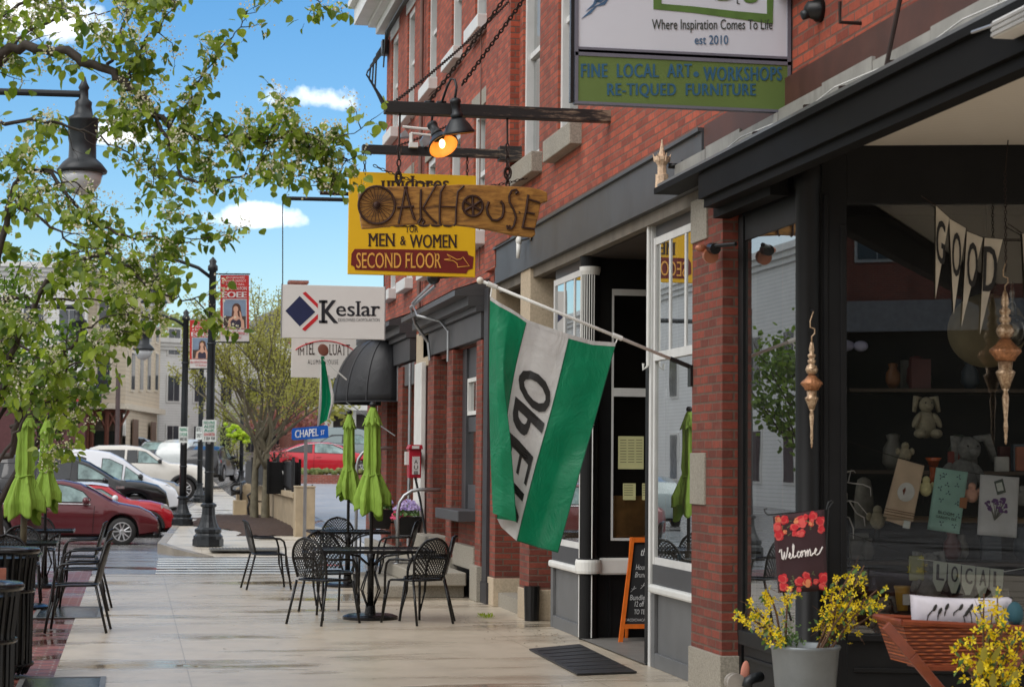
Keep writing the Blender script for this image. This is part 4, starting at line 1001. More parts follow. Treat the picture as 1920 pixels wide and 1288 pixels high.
# ---- second beam and the yellow sign
Y4 = 21.4
a4 = atY(680, 286, Y4); f = MB(); f.box(a4.x, XF + .03, Y4, Y4 + .12, a4.z, a4.z + .09)
p = atY(945, 280, Y4); f.box(p.x - .05, XF + .04, Y4 - .02, Y4 + .14, a4.z - .03, a4.z + .13)
tag(f.build('timber_beam', bpy.data.materials['worn_black_beam'], bevel=.006), 'black timber beam jutting from the brick wall directly above the yellow sign', 'beam')
Yw = 21.5
ysg = thing('hanging_sign', 'yellow sign for men and women with a maroon SECOND FLOOR arrow panel', 'shop sign', atY(772, 515, Yw))
a, b = atY(652, 514, Yw), atY(893, 330, Yw)
f = MB(); f.box(a.x, b.x, Yw, Yw + .04, a.z, b.z); f.build('board', PM('yellow_sign_paint', S(232, 184, 18), .42, var=.05, vs=2, grime=.05), ysg, bevel=.006)
MAROON = PM('maroon_paint', S(112, 26, 18), .45, var=.08); BROWNI = PM('brown_ink', S(50, 26, 20), .5)
Yf = Yw - .002
ptxt('lettering', 'upidores', 714, 330, 842, 366, Yf, BROWNI, ysg, bold=.02, serif=.05)
ptxt('lettering', 'TOR', 760, 424, 784, 436, Yf, BROWNI, ysg, bold=.01, serif=.04)
ptxt('lettering', 'MEN', 690, 438, 741, 462, Yf, BROWNI, ysg, bold=.025, serif=.05)
ptxt('lettering', '&', 750, 443, 761, 460, Yf, BROWNI, ysg, bold=.02)
ptxt('lettering', 'WOMEN', 768, 440, 857, 465, Yf, BROWNI, ysg, bold=.025, serif=.05)
ptxt('lettering', 'fitness', 700, 392, 850, 426, Yf, BROWNI, ysg, bold=.02, serif=.05)
f = MB(); c_ = 6
flat(f, [(659, 476), (665, 467), (770, 468), (876, 471), (878, 478), (888, 482), (886, 504), (878, 506), (874, 513), (770, 510), (666, 506), (664, 500), (658, 497)], Yw, -.005); f.build('panel', MAROON, ysg)
GOLD = PM('gold_ink', S(226, 166, 74), .5)
ptxt('lettering', 'SECOND FLOOR', 668, 474, 827, 503, Yw - .006, GOLD, ysg, bold=.012, serif=.045)
f = MB(); arrow = [(833, 487), (845, 485), (838, 477), (857, 487), (864, 486), (868, 482), (880, 499), (858, 501), (857, 494), (850, 489), (840, 488), (833, 487)]
f.tube([atY(x, y, Yw - .008) for x, y in arrow], .0055, 5); f.build('arrow', GOLD, ysg)
f = MB()
for x in (684, 876): chain(f, atY(x, 286, Y4 + .05), atY(x, 332, Yw + .02), 0, .05, .006)
f.tube([atY(600, 362, Yw + .2), atY(655, 364, Yw + .2)], .022, 6); f.build('hanging_chain', CHAIN, ysg)

# ---- stay chains on the wall
for a_, b_, sg_, r_, lb in (((806, 189, Y2 + .06), (1290, 0, 7.35), .06, .007, 'upper of the two heavy stay chains from the gooseneck beam to the brick wall'), ((866, 160, Y2 + .06), (1330, 0, 7.2), .06, .007, 'lower of the two heavy stay chains from the gooseneck beam to the brick wall'),
        ((722, 205, Y2 + .1), (965, -30, 6.9), .05, .005, 'thin stay chain from the outer end of the gooseneck beam'), ((690, 290, Y4 + .1), (900, 190, 6.0), .05, .005, 'thin stay chain from the outer end of the beam over the yellow sign'), ((700, 310, Y4), (1000, 300, 4.7), .18, .005, 'slack chain sagging across the top of the yellow sign')):
    f = MB(); chain(f, atY(*a_), (XF - .02, fy(b_[0], b_[1]), b_[2]), sg_, .055, r_); tag(f.build('stay_chain', CHAIN), lb, 'chain', 'stay chains')
# ---- white floodlight bracket on the far beam
p = atY(780, 286, Y4 - .03)
fl = thing('floodlight', 'white twin-headed floodlight bracket on the beam above the yellow sign', 'floodlight', p)
f = MB(); q = lambda x, y: atY(x, y, Y4 - .06)
f.tube([q(755, 238), q(806, 243)], .014, 6); f.tube([q(770, 250), q(808, 254)], .012, 6); f.tube([q(771, 250), q(771, 275)], .022, 6); f.box(q(767, 272).x, q(783, 272).x, Y4 - .1, Y4 - .02, q(770, 277).z, q(770, 268).z); f.build('bracket', WHITEP, fl)
f = MB(); f.prism([q(752, 250), q(760, 243), q(768, 256), q(752, 257)], (0, .16, 0)); f.prism([q(790, 262), q(796, 252), q(808, 250), q(806, 270), (q(795, 276))], (0, .16, 0)); f.each('lamp_head', PM('silver_housing', S(150, 152, 154), .3, .6), fl)

# ---- Keslar sign and the alumni sign
Yk = 29.0
ks = thing('hanging_sign', 'white sign reading Keslar beside a navy and red diamond logo', 'shop sign', atY(625, 637, Yk))
a, b = atY(528, 633, Yk), atY(722, 538, Yk)
f = MB(); f.box(a.x, b.x, Yk, Yk + .06, a.z, b.z); f.build('board', PM('keslar_board', S(222, 221, 218), .45, var=.02), ks, bevel=.004)
f = MB(); f.box(a.x - .012, a.x - .001, Yk - .004, Yk + .064, a.z - .01, b.z + .01); f.box(b.x + .001, b.x + .012, Yk - .004, Yk + .064, a.z - .01, b.z + .01); f.build('frame', STEEL, ks)
NAVY = PM('navy_ink', S(24, 34, 76), .5); RED = PM('red_ink', S(196, 30, 40), .5); BLK = PM('near_black_ink', S(26, 28, 38), .5)
f = MB(); flat(f, [(535, 583), (562, 555), (591, 585), (562, 612)], Yk); f.build('logo_diamond', NAVY, ks)
f = MB(); flat(f, [(567, 550), (573, 547), (596, 570), (596, 578)], Yk); flat(f, [(566, 617), (596, 589), (596, 598), (572, 621)], Yk); f.build('logo_bar', RED, ks)
ptxt('lettering', 'K', 598, 563, 634, 606, Yk, BLK, ks, bold=.018, serif=.09); ptxt('lettering', 'eslar', 630, 565, 713, 593, Yk, BLK, ks, bold=.012, serif=.06)
ptxt('lettering', 'DEXLOVNES CAOPOLAKTION', 634, 597, 712, 603, Yk, BLK, ks, serif=.04)
f = MB(); f.tube([atY(530, 375, Yk + .03), atY(530, 538, Yk + .03)], .008, 5); f.tube([atY(720, 380, Yk + .03), atY(720, 540, Yk + .03)], .008, 5)
p0 = atY(528, 372, Yk + .03); f.tube([p0, (XF + .02, Yk + .03, p0.z + .02)], .03, 8); f.build('hanger', BLACKM, ks)
Ya = 32.6
as_ = thing('hanging_sign', 'pale sign with a red arch and brown oval, under the white and navy sign', 'shop sign', atY(605, 708, Ya))
a, b = atY(546, 707, Ya), atY(668, 628, Ya)
f = MB(); f.box(a.x, b.x, Ya, Ya + .06, a.z, b.z + .1); f.build('board', PM('alumni_board', S(222, 218, 212), .5, var=.03), as_)
arc = [(554 + i * 4.5, 656 - 17 * math.sin(PI * i / 24) ** .8) for i in range(25)]
f = MB(); f.tube([atY(x, y, Ya - .004) for x, y in arc], .009, 5); f.build('arch_mark', RED, as_)
ptxt('lettering', 'TEL', 572, 643, 590, 665, Ya, BROWNI, as_, serif=.05, bold=.005); ptxt('lettering', 'IM', 559, 652, 570, 666, Ya, BROWNI, as_); ptxt('lettering', 'LUATT', 617, 646, 656, 666, Ya, BROWNI, as_, serif=.05); ptxt('lettering', 'ALUMNI HOUSE', 577, 674, 634, 683, Ya, INK, as_, space=1.3)
f = MB(); f.ell(atY(606, 656, Ya - .003), .085, .012, .10, 18, 10, Matrix.Rotation(-.5, 3, 'Y')); f.build('oval_mark', PM('oval_brown', S(124, 72, 56), .5), as_)
f = MB(); f.tube([(XF, Ya + .03, b.z + .11), (a.x - .02, Ya + .03, b.z + .11)], .025, 6); f.build('hanger', BLACKM, as_)

# ---- awning
aw = thing('awning', 'black domed fabric awning over the far shop door', 'awning', (XF, 31.5, 2.7))
AWN = cloth_mat('black_awning', S(38, 39, 43), .02, .5, .4)
ya, yb = Y_(750), Y_(722) + .35; yc = (ya + yb) / 2; hw = (yb - ya) / 2; zb, zt_ = atX(750, 752, XF).z, atX(735, 634, XF).z
pr = XF - atY(627, 700, yc).x
def awn(u, v, o=0.0):
    th = PI * u; ph = v * PI / 2
    return Vector((XF - .02 - (pr + o) * math.sin(th) ** .75 * math.cos(ph) ** .8, yc - (hw + o) * math.cos(th) * (1 - .42 * v ** 2.2), zb + (zt_ - zb + o) * math.sin(ph)))
f = MB(); f.grid(lambda u, v: awn(u, v), 40, 14); f.build('canopy', AWN, aw, smooth=True, solid=.004)
f = MB()
for k in range(0, 8): f.tube([awn(max(.002, k / 7 * .996), j / 12, .006) for j in range(13)], .012, 5)
f.tube([awn(j / 24, 0, .004) for j in range(25)], .014, 5); f.build('seam', PM('awning_seam', S(50, 51, 55), .5), aw)
f = MB(); f.tube([awn(0.0, j / 12, .02) for j in range(13)], .03, 6); f.build('edge_trim', STEEL, aw)
f = MB(); f.tube([(XF - .08, ya - .1, zb - .55), awn(.3, 0)], .009, 6); f.build('strut', STEEL, aw)

# ---- OPEN flag on its pole
GRN = cloth_mat('green_flag_cloth', S(10, 140, 96), .30, .45, .8); WHC = cloth_mat('white_flag_cloth', S(214, 212, 210), .30, .55, .7)
Yp = fy(1304, 690)
fp = thing('flag_pole', 'white flag pole slanting out from the brick pier', 'flag pole', (XF - .05, Yp, 2.3))
p0, p1 = atY(1300, 690, Yp), atY(900, 526, Yp)
f = MB(); f.tube([p0.lerp(p1, .10), p1], .0125, 10); f.build('pole', WHITEP, fp, smooth=True)
f = MB(); f.ell(p1, .026, .026, .026, 14, 10); f.build('finial', PM('cream_ball', S(214, 208, 196), .35), fp, smooth=True)
f = MB()
for t_ in (.945, .36): f.tube([p0.lerp(p1, t_ - .022), p0.lerp(p1, t_ + .022)], .019, 12)
f.each('ring_collar', WHITEP, fp)
f = MB(); f.tube([p0, p0.lerp(p1, .11)], .018, 10); f.tube([Vector((XF - .02, Yp, p0.z - .06)), p0], .02, 8); f.box(XF - .05, XF - .03, Yp - .04, Yp + .04, p0.z - .14, p0.z + .02); f.build('bracket', BLACKM, fp)
fl = thing('open_flag', 'large green and white flag lettered OPEN hanging from the white pole', 'flag', p1)
def poly(tab, v):
    n = len(tab) - 1; x = v * n; i = min(int(x), n - 1); t_ = x - i
    a_ = [Vector(q) for q in tab]
    p_ = [a_[max(i - 1, 0)], a_[i], a_[i + 1], a_[min(i + 2, n)]]
    return 0.5 * ((2 * p_[1]) + (p_[2] - p_[0]) * t_ + (2 * p_[0] - 5 * p_[1] + 4 * p_[2] - p_[3]) * t_ ** 2 + (3 * p_[1] - p_[0] - 3 * p_[2] + p_[3]) * t_ ** 3)
C = [[(919, 556, .0), (917, 690, .02), (919, 830, .03), (924, 962, .0)],
     [(936, 568, -.02), (930, 690, -.07), (938, 830, -.10), (942, 968, -.08)],
     [(958, 580, -.01), (944, 690, -.10), (958, 830, -.15), (969, 978, -.14)],
     [(974, 590, .0), (956, 690, -.05), (950, 830, -.09), (955, 975, -.08)],
     [(988, 600, .0), (964, 700, .0), (944, 830, .02), (932, 972, .03)],
     [(1010, 608, .01), (988, 720, .02), (966, 850, .03), (940, 988, .05)],
     [(1068, 628, -.02), (1036, 760, -.03), (1000, 890, -.02), (969, 1014, .0)],
     [(1112, 640, .02), (1078, 765, -.01), (1044, 895, .03), (1008, 1026, .04)],
     [(1155, 643, .0), (1120, 770, .02), (1083, 900, -.02), (1046, 1036, .0)]]
US = [0, .10, .22, .29, .335, .43, .665, .83, 1.0]
def flagp(u, v, o=0.0):
    j = 0
    while j < len(US) - 2 and u > US[j + 1]: j += 1
    t_ = (u - US[j]) / (US[j + 1] - US[j]); t2 = t_
    A, B = poly(C[j], v), poly(C[j + 1], v); q = A.lerp(B, t2)
    rip = .012 * math.sin(u * 21 + v * 4.0) * (.3 + v) + .008 * math.sin(v * 23 + u * 9) * min(1, v * 3)
    return atY(q.x, q.y, Yp - .03 + q.z + rip - o)
def flag_panel(name, u0, u1, mat, nu, v0=.028, v1=1.0):
    f = MB(); f.grid(lambda a_, b_: flagp(u0 + (u1 - u0) * a_, v0 + (v1 - v0) * b_), nu, 56); return f.build(name, mat, fl, smooth=True)
flag_panel('green_stripe', 0, .335, GRN, 26); flag_panel('white_stripe', .335, .665, WHC, 18); flag_panel('green_stripe', .665, 1, GRN, 18)
f = MB()
for u_ in (.335, .665): f.tube([flagp(u_, .03 + .97 * i / 40, .002) for i in range(41)], .0035, 4)
f.tube([flagp(.665 + .335 * i / 16, .995, .001) for i in range(17)], .005, 4); f.tube([flagp(.999, .03 + .965 * i / 40, .001) for i in range(41)], .004, 4)
f.build('stitched_seam', PM('seam_thread', S(16, 92, 66), .7), fl)
f = MB(); f.grid(lambda a_, b_: flagp(a_, -.004 + .034 * b_, .003), 50, 2); f.build('heading', WHC, fl, smooth=True)
for i, (ch, v0, v1) in enumerate((('O', .255, .415), ('P', .43, .565), ('E', .60, .735), ('N', .77, .90))):
    txt('letter', ch, None, None, None, 0, 0, INK, fl, bold=.05, warp=lambda a_, b_, v0=v0, v1=v1: flagp(.36 + (.25 if v0 > .5 else .27) * (1 - b_) + .01, v0 + (v1 - v0) * a_, .009))
f = MB(); f.tube([p0.lerp(p1, .945) + Vector((0, 0, -.015)), flagp(0.004, .0)], .005, 6); f.tube([p0.lerp(p1, .36) + Vector((0, 0, -.015)), flagp(.998, .0)], .005, 6); f.build('snap_hook', WHITEP, fl)
# small far flag
Yq = 31.4
sf = thing('open_flag', 'small furled green and white flag hanging before the pale arch sign', 'flag', atY(600, 668, Yq))
f = MB(); f.tube([atY(590, 660, Yq), atY(650, 712, Yq)], .012, 6); f.build('pole', WHITEP, sf)
def sfl(u, v):
    x0 = 600 - 6 * v + 2 * math.sin(v * 3); x1 = 610 + 16 * min(1, v * 1.6) - 8 * max(0, v - .75) * 4
    return atY(x0 + (x1 - x0) * u, 668 + v * (116 + 16 * (1 - u)) , Yq - .05 * math.sin(u * 7 + v * 2) - .03)
f = MB(); f.grid(lambda u, v: sfl(.18 + u * .62, v), 14, 20); f.build('green_stripe', GRN, sf, smooth=True)
f = MB(); f.grid(lambda u, v: sfl(u * .18, .15 + v * .85), 4, 20); f.grid(lambda u, v: sfl(.8 + u * .2, .3 + v * .7), 4, 20); f.build('white_stripe', WHC, sf, smooth=True)

# ---- small things on the walls
def wallcam(px, py, lb, X=XF):
    p = atX(px, py, X); c = thing('security_camera', lb, 'camera', p)
    f = MB(); f.lathe([(.075, 0), (.075, .03), (.06, .05), (.05, .09), (.02, .11)], p, 18, Matrix.Rotation(-PI / 2, 4, 'Y')); f.build('housing', BLACKM, c, smooth=True)
    f = MB(); f.lathe([(.03, .08), (.03, .13), (.02, .135)], p, 14, Matrix.Rotation(-PI / 2 - .3, 4, 'Y')); f.build('lens', LAMPBLK, c, smooth=True)
wallcam(1540, 20, 'black dome security camera on the brick above the black canopy')
p = atX(985, 455, XF - .07); sl = thing('spotlight', 'small white spotlight on a black arm on the zinc signboard', 'spotlight', p)
f = MB(); f.tube([(XF - .06, fy(1008, 450), p.z + .02), (p.x - .05, p.y, p.z + .02)], .012, 6); f.lathe([(.04, 0), (.04, .01)], (XF - .07, fy(1008, 450), p.z + .02), 10, Matrix.Rotation(-PI / 2, 4, 'Y')); f.build('arm', BLACKM, sl)
f = MB(); f.ell(Vector((p.x - .07, p.y, p.z + .02)), .035, .05, .05); f.tube([(p.x - .07, p.y, p.z), (p.x - .08, p.y, p.z - .17)], [.03, .018], 10); f.build('lamp_head', WHITEP, sl, smooth=True)
p = atX(812, 522, XF - .35); rl = thing('ring_light', 'round black lamp head on an arm below the yellow sign', 'lamp', p)
f = MB(); f.tube([(XF, p.y + .1, p.z + .05), p], .016, 6); f.build('arm', BLACKM, rl)
f = MB(); f.lathe([(.055, 0), (.085, .0), (.085, .06), (.05, .1)], p, 20, Matrix.Rotation(PI / 2, 4, 'X')); f.build('lamp_head', BLACKM, rl)
f = MB(); f.lathe([(.01, .0), (.055, .002), (.055, .004)], p - Vector((0, .003, 0)), 20, Matrix.Rotation(PI / 2, 4, 'X')); f.build('lens', WHITEC, rl)
# carved finial lamp on the brick pier
pc = atX(1340, 462, XF - .12); sp_ = thing('wall_spotlight', 'copper and black spotlight on the brick pier beside the gift shop', 'spotlight', pc)
f = MB(); f.tube([(XF - .02, fy(1385, 463), pc.z), (pc.x, pc.y - .02, pc.z)], .016, 8); f.tube([(pc.x, pc.y - .02, pc.z - .02), (pc.x, pc.y + .08, pc.z - .005)], .04, 12); f.build('arm', BLACKM, sp_)
f = MB(); f.tube([(pc.x - .0, pc.y + .081, pc.z - .06), (pc.x, pc.y + .13, pc.z - .05)], .055, 14); f.ell(Vector((pc.x - .06, pc.y + .14, pc.z + .0)), .045, .03, .028); f.build('shade', PM('copper', S(176, 112, 84), .4, .4), sp_)
# carved white tower ornament on the canopy end
pt = atY(1270, 322, fy(1285, 320)); to = thing('carved_ornament', 'small pale carved spire ornament standing on the end of the black canopy', 'ornament', pt)
pt.z = 3.747; pt.x = XF - .22; pt.y = yend - .05
f = MB(); f.lathe([(.055, 0), (.05, .05), (.05, .10), (.035, .105), (.035, .17), (.062, .21), (.065, .235), (.03, .225), (.022, .27), (.012, .32), (.004, .37)], pt, 8); f.build('spire', PM('carved_stone', S(214, 186, 158), .8, var=.3, vs=60, bump=.4), to)
f = MB()
for k in range(6): f.tube([(pt.x + .05 * math.cos(k), pt.y + .05 * math.sin(k), pt.z + .2), (pt.x + .07 * math.cos(k), pt.y + .07 * math.sin(k), pt.z + .26)], [.014, .002], 5)
f.build('crown', PM('carved_stone', S(214, 186, 158)), to)
f = MB(); f.tube([(pt.x + .05, pt.y, pt.z + .17), (pt.x + .17, pt.y, pt.z + .17)], .022, 8); f.ell((pt.x + .17, pt.y, pt.z + .18), .03, .03, .045); tag(f.build('spotlight', BLACKM, smooth=True), 'tiny black spotlight beside the pale carved spire on the canopy', 'spotlight')
p = atX(1878, 62, XF - .30); cl_ = thing('canopy_light', 'white ribbed light fitting at the canopy edge in the upper right', 'light fitting', p)
f = MB(); f.box(p.x - .05, p.x + .06, p.y - .7, p.y, p.z - .03, p.z + .05); f.build('housing', WHITEC, cl_, bevel=.008)
f = MB()
for k in range(3): f.box(p.x - .058, p.x - .051, p.y - .69, p.y - .01, p.z - .025 + k * .024, p.z - .012 + k * .024)
f.build('rib', PM('ribbed_grey', S(150, 148, 144), .5), cl_)
f = MB(); f.tube([(p.x + .02, p.y - .1, p.z + .05), (p.x - .02, p.y + .28, p.z + .06)], .008, 5); f.build('arm', STEEL, cl_)
# ================================================================ CAFE FURNITURE
MESHB = mesh_mat('perforated_black_steel', S(30, 30, 31))
MESHT = mesh_mat('perforated_black_top', S(58, 58, 58), .03, .12)
WETBLK = PM('wet_black_steel', S(28, 28, 29), .22, .4, var=.2, vs=14)
chair = thing('cafe_chair', 'chair', 'chair', (0, 0, 0), 0, 'black mesh cafe chairs')
f = MB()
def seatp(u, v):
    x, y = (u - .5) * 2, (v - .5) * 2
    q = 1 - .16 * abs(y) ** 3; p = 1 - .10 * abs(x) ** 3
    return (x * .225 * q, y * .215 * p + .02, .445 - .012 * (1 - x * x) * (1 - y * y) - (.012 * max(0, y) ** 3))
f.grid(seatp, 12, 10); f.build('seat', MESHB, chair, smooth=True, solid=.004)
f = MB()
def backp(u, v):
    x = (u - .5) * 2; z = v
    wd = .225 * (1 - .05 * v) * (math.sqrt(max(0.0, 1 - max(0, (v - .42) / .58) ** 2.2)) if v > .42 else 1) * (.86 + .14 * min(1, v * 2.2))
    return (x * max(wd, .02), -.185 - .10 * v - .035 * (1 - x * x) , .47 + .40 * v)
f.grid(backp, 14, 18); f.build('backrest', MESHB, chair, smooth=True, solid=.004)
f = MB(); f.tube([backp(0, i / 18) for i in range(18)] + [backp(.25, 1), backp(.5, 1.0), backp(.75, 1)] + [backp(1, 1 - i / 18) for i in range(1, 19)], .0135, 7)
f.build('back_frame', WETBLK, chair, smooth=True)
f = MB(); f.tube([seatp(.04 + .92 * (i / 10), .02) for i in range(11)] + [seatp(.98, i / 10) for i in range(11)] + [seatp(1 - i / 10, .98) for i in range(11)] + [seatp(.02, 1 - i / 10) for i in range(11)], .011, 7); f.build('seat_frame', WETBLK, chair, smooth=True)
for sx in (-1, 1):
    f = MB(); f.tube([(sx * .20, .21, .43), (sx * .25, .27, 0)], .0135, 7); f.build('leg', WETBLK, chair, smooth=True)
    f = MB(); f.tube([(sx * .20, -.19, .44), (sx * .235, -.30, 0)], .0135, 7); f.build('leg', WETBLK, chair, smooth=True)
    f = MB(); f.tube([(sx * .262, .20, .0 + .30), (sx * .268, .19, .52), (sx * .27, .165, .61), (sx * .27, .12, .645), (sx * .268, .02, .655), (sx * .26, -.12, .655), (sx * .235, -.215, .66)], .0135, 7)
    f.tube([(sx * .262, .20, .30), (sx * .248, .255, .1)], .0105, 6)
    f.build('armrest', WETBLK, chair, smooth=True)
def face(ax, ay, tx, ty): return math.atan2(ty - ay, tx - ax) - PI / 2
T1, T2 = (2.47, 20.9), (2.80, 26.3)
T3, T4, T5 = (-1.22, 19.6), (-1.17, 22.6), (-1.10, 26.4)
places = [
 (1.93, 20.35, T1, 'cafe chair nearest the path at the front lime umbrella table, on its left'),
 (2.88, 20.32, T1, 'cafe chair at the front right corner of the table under the larger lime umbrella'),
 (3.04, 20.8, T1, 'cafe chair tucked just behind the front right chair, in front of the granite steps'),
 (2.12, 21.75, T1, 'cafe chair whose round mesh back shows left of the front umbrella pole'),
 (1.72, 25.9, T2, 'lone cafe chair turned out toward the zebra crossing, left of the rear table'),
 (2.78, 27.2, T2, 'cafe chair showing its mesh back between the two lime umbrella poles'),
 (3.42, 26.2, T2, 'cafe chair seen side-on right of the rear table, under the petunia basket'),
 (-.50, 19.55, T3, 'nearest of the side-on cafe chairs left of the path, close to the rubbish bins'),
 (-.52, 22.45, T4, 'middle of the side-on cafe chairs left of the path'),
 (-.62, 25.2, T5, 'farthest of the side-on cafe chairs left of the path, next to the burgundy sedan'),
 (-1.22, 20.5, T3, 'cafe chair with its back to the burgundy sedan, behind the nearest small table'),
 (-1.25, 23.5, T4, 'cafe chair behind the second small table, below the left lime umbrellas'),
 (-1.22, 27.3, T5, 'cafe chair behind the farthest small table by the burgundy sedan'),
 (-1.95, 19.7, T3, 'cafe chair hidden behind the near rubbish bin'),
]
for i, (x, y, T, lb) in enumerate(places):
    a = face(x, y, *T) + rnd.uniform(-.12, .12)
    if 7 <= i <= 9: a = PI / 2 + rnd.uniform(-.08, .08)
    if i == 4: a = -PI / 2 + .1
    if i == 0: chair.location = (x, y, 0); chair.rotation_euler = (0, 0, a); chair['label'] = lb
    else: dup(chair, (x, y, .006 if i == 7 else 0), a, lb)
def table(T, wd, dp, lb, base=True):
    t = thing('cafe_table', lb, 'table', (0, 0, 0), 0, 'black mesh cafe tables')
    f = MB(); f.box(-wd / 2, wd / 2, -dp / 2, dp / 2, .715, .728); f.build('table_top', MESHT, t, bevel=.004)
    f = MB()
    for (a, b, c, d) in ((-wd/2-.012, wd/2+.012, -dp/2-.012, -dp/2-.001), (-wd/2-.012, wd/2+.012, dp/2+.001, dp/2+.012), (-wd/2-.012, -wd/2-.001, -dp/2, dp/2), (wd/2+.001, wd/2+.012, -dp/2, dp/2)): f.box(a, b, c, d, .700, .732)
    f.build('table_rim', WETBLK, t)
    f = MB(); f.lathe([(.035, .02), (.035, .6), (.05, .7)], (0, 0, 0), 14)
    for k in range(4): a = PI / 4 + k * PI / 2; f.tube([(.03 * math.cos(a), .03 * math.sin(a), .56), (.2 * math.cos(a), .2 * math.sin(a), .66), (wd * .42 * math.cos(a), wd * .42 * math.sin(a), .705)], .011, 6)
    for k in range(4): a = PI / 4 + k * PI / 2; f.tube([(.04 * math.cos(a), .04 * math.sin(a), .12), (.13 * math.cos(a), .13 * math.sin(a), .30), (.05 * math.cos(a), .05 * math.sin(a), .5)], .008, 6)
    f.build('pedestal', WETBLK, t, smooth=True)
    f = MB(); f.lathe([(.29, 0), (.29, .03), (.24, .05), (.06, .055), (.05, .14)], (0, 0, 0), 28); f.build('base_plate', WETBLK, t)
    t.location = (T[0], T[1], 0); t['label'] = lb; return t
table(T1, 1.2, .95, 'front cafe table with the larger lime umbrella, in front of the granite steps')
table(T2, 1.0, .9, 'rear cafe table with the lime umbrella, nearest the zebra crossing')
table(T3, .72, .8, 'nearest small cafe table behind the rubbish bins left of the path')
table(T4, .72, .8, 'middle small cafe table left of the path, with the nearer left umbrella')
table(T5, .72, .8, 'farthest small cafe table left of the path, beside the burgundy sedan')
def umbrella(T, zb, ztie, zt, r, lb, seed, pole=.02, tilt=0.0, wood=False):
    q = random.Random(seed); u = thing('cafe_umbrella', lb, 'umbrella', (T[0], T[1], .055), 0, 'closed lime green umbrellas')
    u.location = (0, 0, 0)
    ph = q.uniform(0, 6); nf = 6
    def prof(v): return lerp_tab(v, [(0, r), (.14, r * 1.02), (.34, r * .62), (.42, r * .48), (.5, r * .50), (.72, r * .46), (.9, r * .46)])
    ztop = zt - .12
    def sp(uu, v):
        th = 2 * PI * uu; z = zb + (ztop - zb) * v
        fold = (.20 * math.cos(nf * th + ph) + .08 * math.cos(13 * th + 2.1 * ph + v * 3)) * (1.0 - .55 * math.exp(-((v - .42) / .05) ** 2)) * (1.15 - .45 * v)
        rr = prof(v) * (1 + fold)
        dz = (-.035 * math.cos(nf * th + ph) + .06 * math.cos(2 * th + ph) + .03 * math.cos(3 * th)) * max(0, 1 - v * 3.2)
        return (T[0] + rr * math.cos(th), T[1] + rr * math.sin(th), z + dz)
    f = MB(); f.grid(sp, 128, 44); f.build('canopy', LIME, u, smooth=True, solid=.003)
    f = MB()
    def vp(uu, v):
        th = 2 * PI * uu; rr = (.018 + (r * .60 - .018) * v ** .8) * (1 + .16 * v * math.cos(8 * th + ph)); return (T[0] + rr * math.cos(th), T[1] + rr * math.sin(th), zt - .19 * v - .02 * v * math.cos(8 * th + ph))
    f.grid(vp, 96, 8); f.build('vent_cap', LIME, u, smooth=True, solid=.003)
    f = MB(); f.tube([(T[0] + r * .53 * math.cos(k * PI / 12), T[1] + r * .53 * math.sin(k * PI / 12), ztie + .01 * math.sin(k * .7)) for k in range(25)], .011, 5, cap=False)
    f.tube([(T[0] + r * .5, T[1] - r * .2, ztie), (T[0] + r * .62, T[1] - r * .3, ztie - .07), (T[0] + r * .6, T[1] - r * .32, ztie - .13)], .008, 5); f.build('tie_strap', LIME, u)
    f = MB(); f.tube([(T[0], T[1], .056), (T[0], T[1], zt + .01)], pole, 12); f.lathe([(.035, zt + .0), (.035, zt + .03), (.02, zt + .05)], (T[0], T[1], 0), 12)
    f.build('pole', PM('wet_timber_pole', S(98, 92, 72), .4, var=.25, vs=8) if wood else BLACKM, u, smooth=True)
umbrella(T1, 1.13, 1.50, 2.22, .158, 'closed lime green umbrella standing in the front cafe table by the steps', 1)
umbrella(T2, 1.16, 1.52, 2.27, .138, 'closed lime green umbrella standing in the rear cafe table by the blue street sign', 2)
umbrella(T4, 1.02, 1.45, 2.18, .185, 'closed lime green umbrella at the left edge, in front of the burgundy sedan', 3, .036, wood=True)
umbrella(T5, 1.05, 1.48, 2.15, .16, 'closed lime green umbrella half hidden in the leaves, left of the white van', 4)

# ---- rubbish bins
def bin_(x, y, lb, zt):
    b = thing('rubbish_bin', lb, 'bin', (x, y, 0), 0, 'black slatted rubbish bins')
    f = MB(); f.lathe([(.22, .04), (.24, .06), (.27, zt - .12), (.29, zt - .05)], (x, y, 0), 24); f.build('liner', BLACKM, b)
    f = MB()
    for k in range(30):
        a = 2 * PI * k / 30; c, s_ = math.cos(a), math.sin(a)
        f.tube([(x + .25 * c, y + .25 * s_, .03), (x + .285 * c, y + .285 * s_, .1), (x + .285 * c, y + .285 * s_, zt - .25), (x + .31 * c, y + .31 * s_, zt - .02)], .013, 5)
    f.build('slat', WETBLK, b); 
    f = MB()
    for (zz, rr) in ((.1, .30), (zt - .3, .30)): f.tube([(x + rr * math.cos(k * PI / 18), y + rr * math.sin(k * PI / 18), zz) for k in range(37)], .014, 6, cap=False)
    f.build('band', WETBLK, b)
    f = MB(); f.lathe([(.24, zt - .02), (.335, zt - .02), (.345, zt + .005), (.33, zt + .02), (.25, zt + .012), (.24, zt - .01)], (x, y, 0), 36); f.f = [q for q in f.f if len(q) == 4]
    f.build('rim', WETBLK, b, smooth=True)
bin_(-.93, 11.6, 'nearest black slatted rubbish bin at the left edge', .93)
bin_(-1.02, 15.6, 'black slatted rubbish bin behind the nearest one, under the left umbrella', .95)
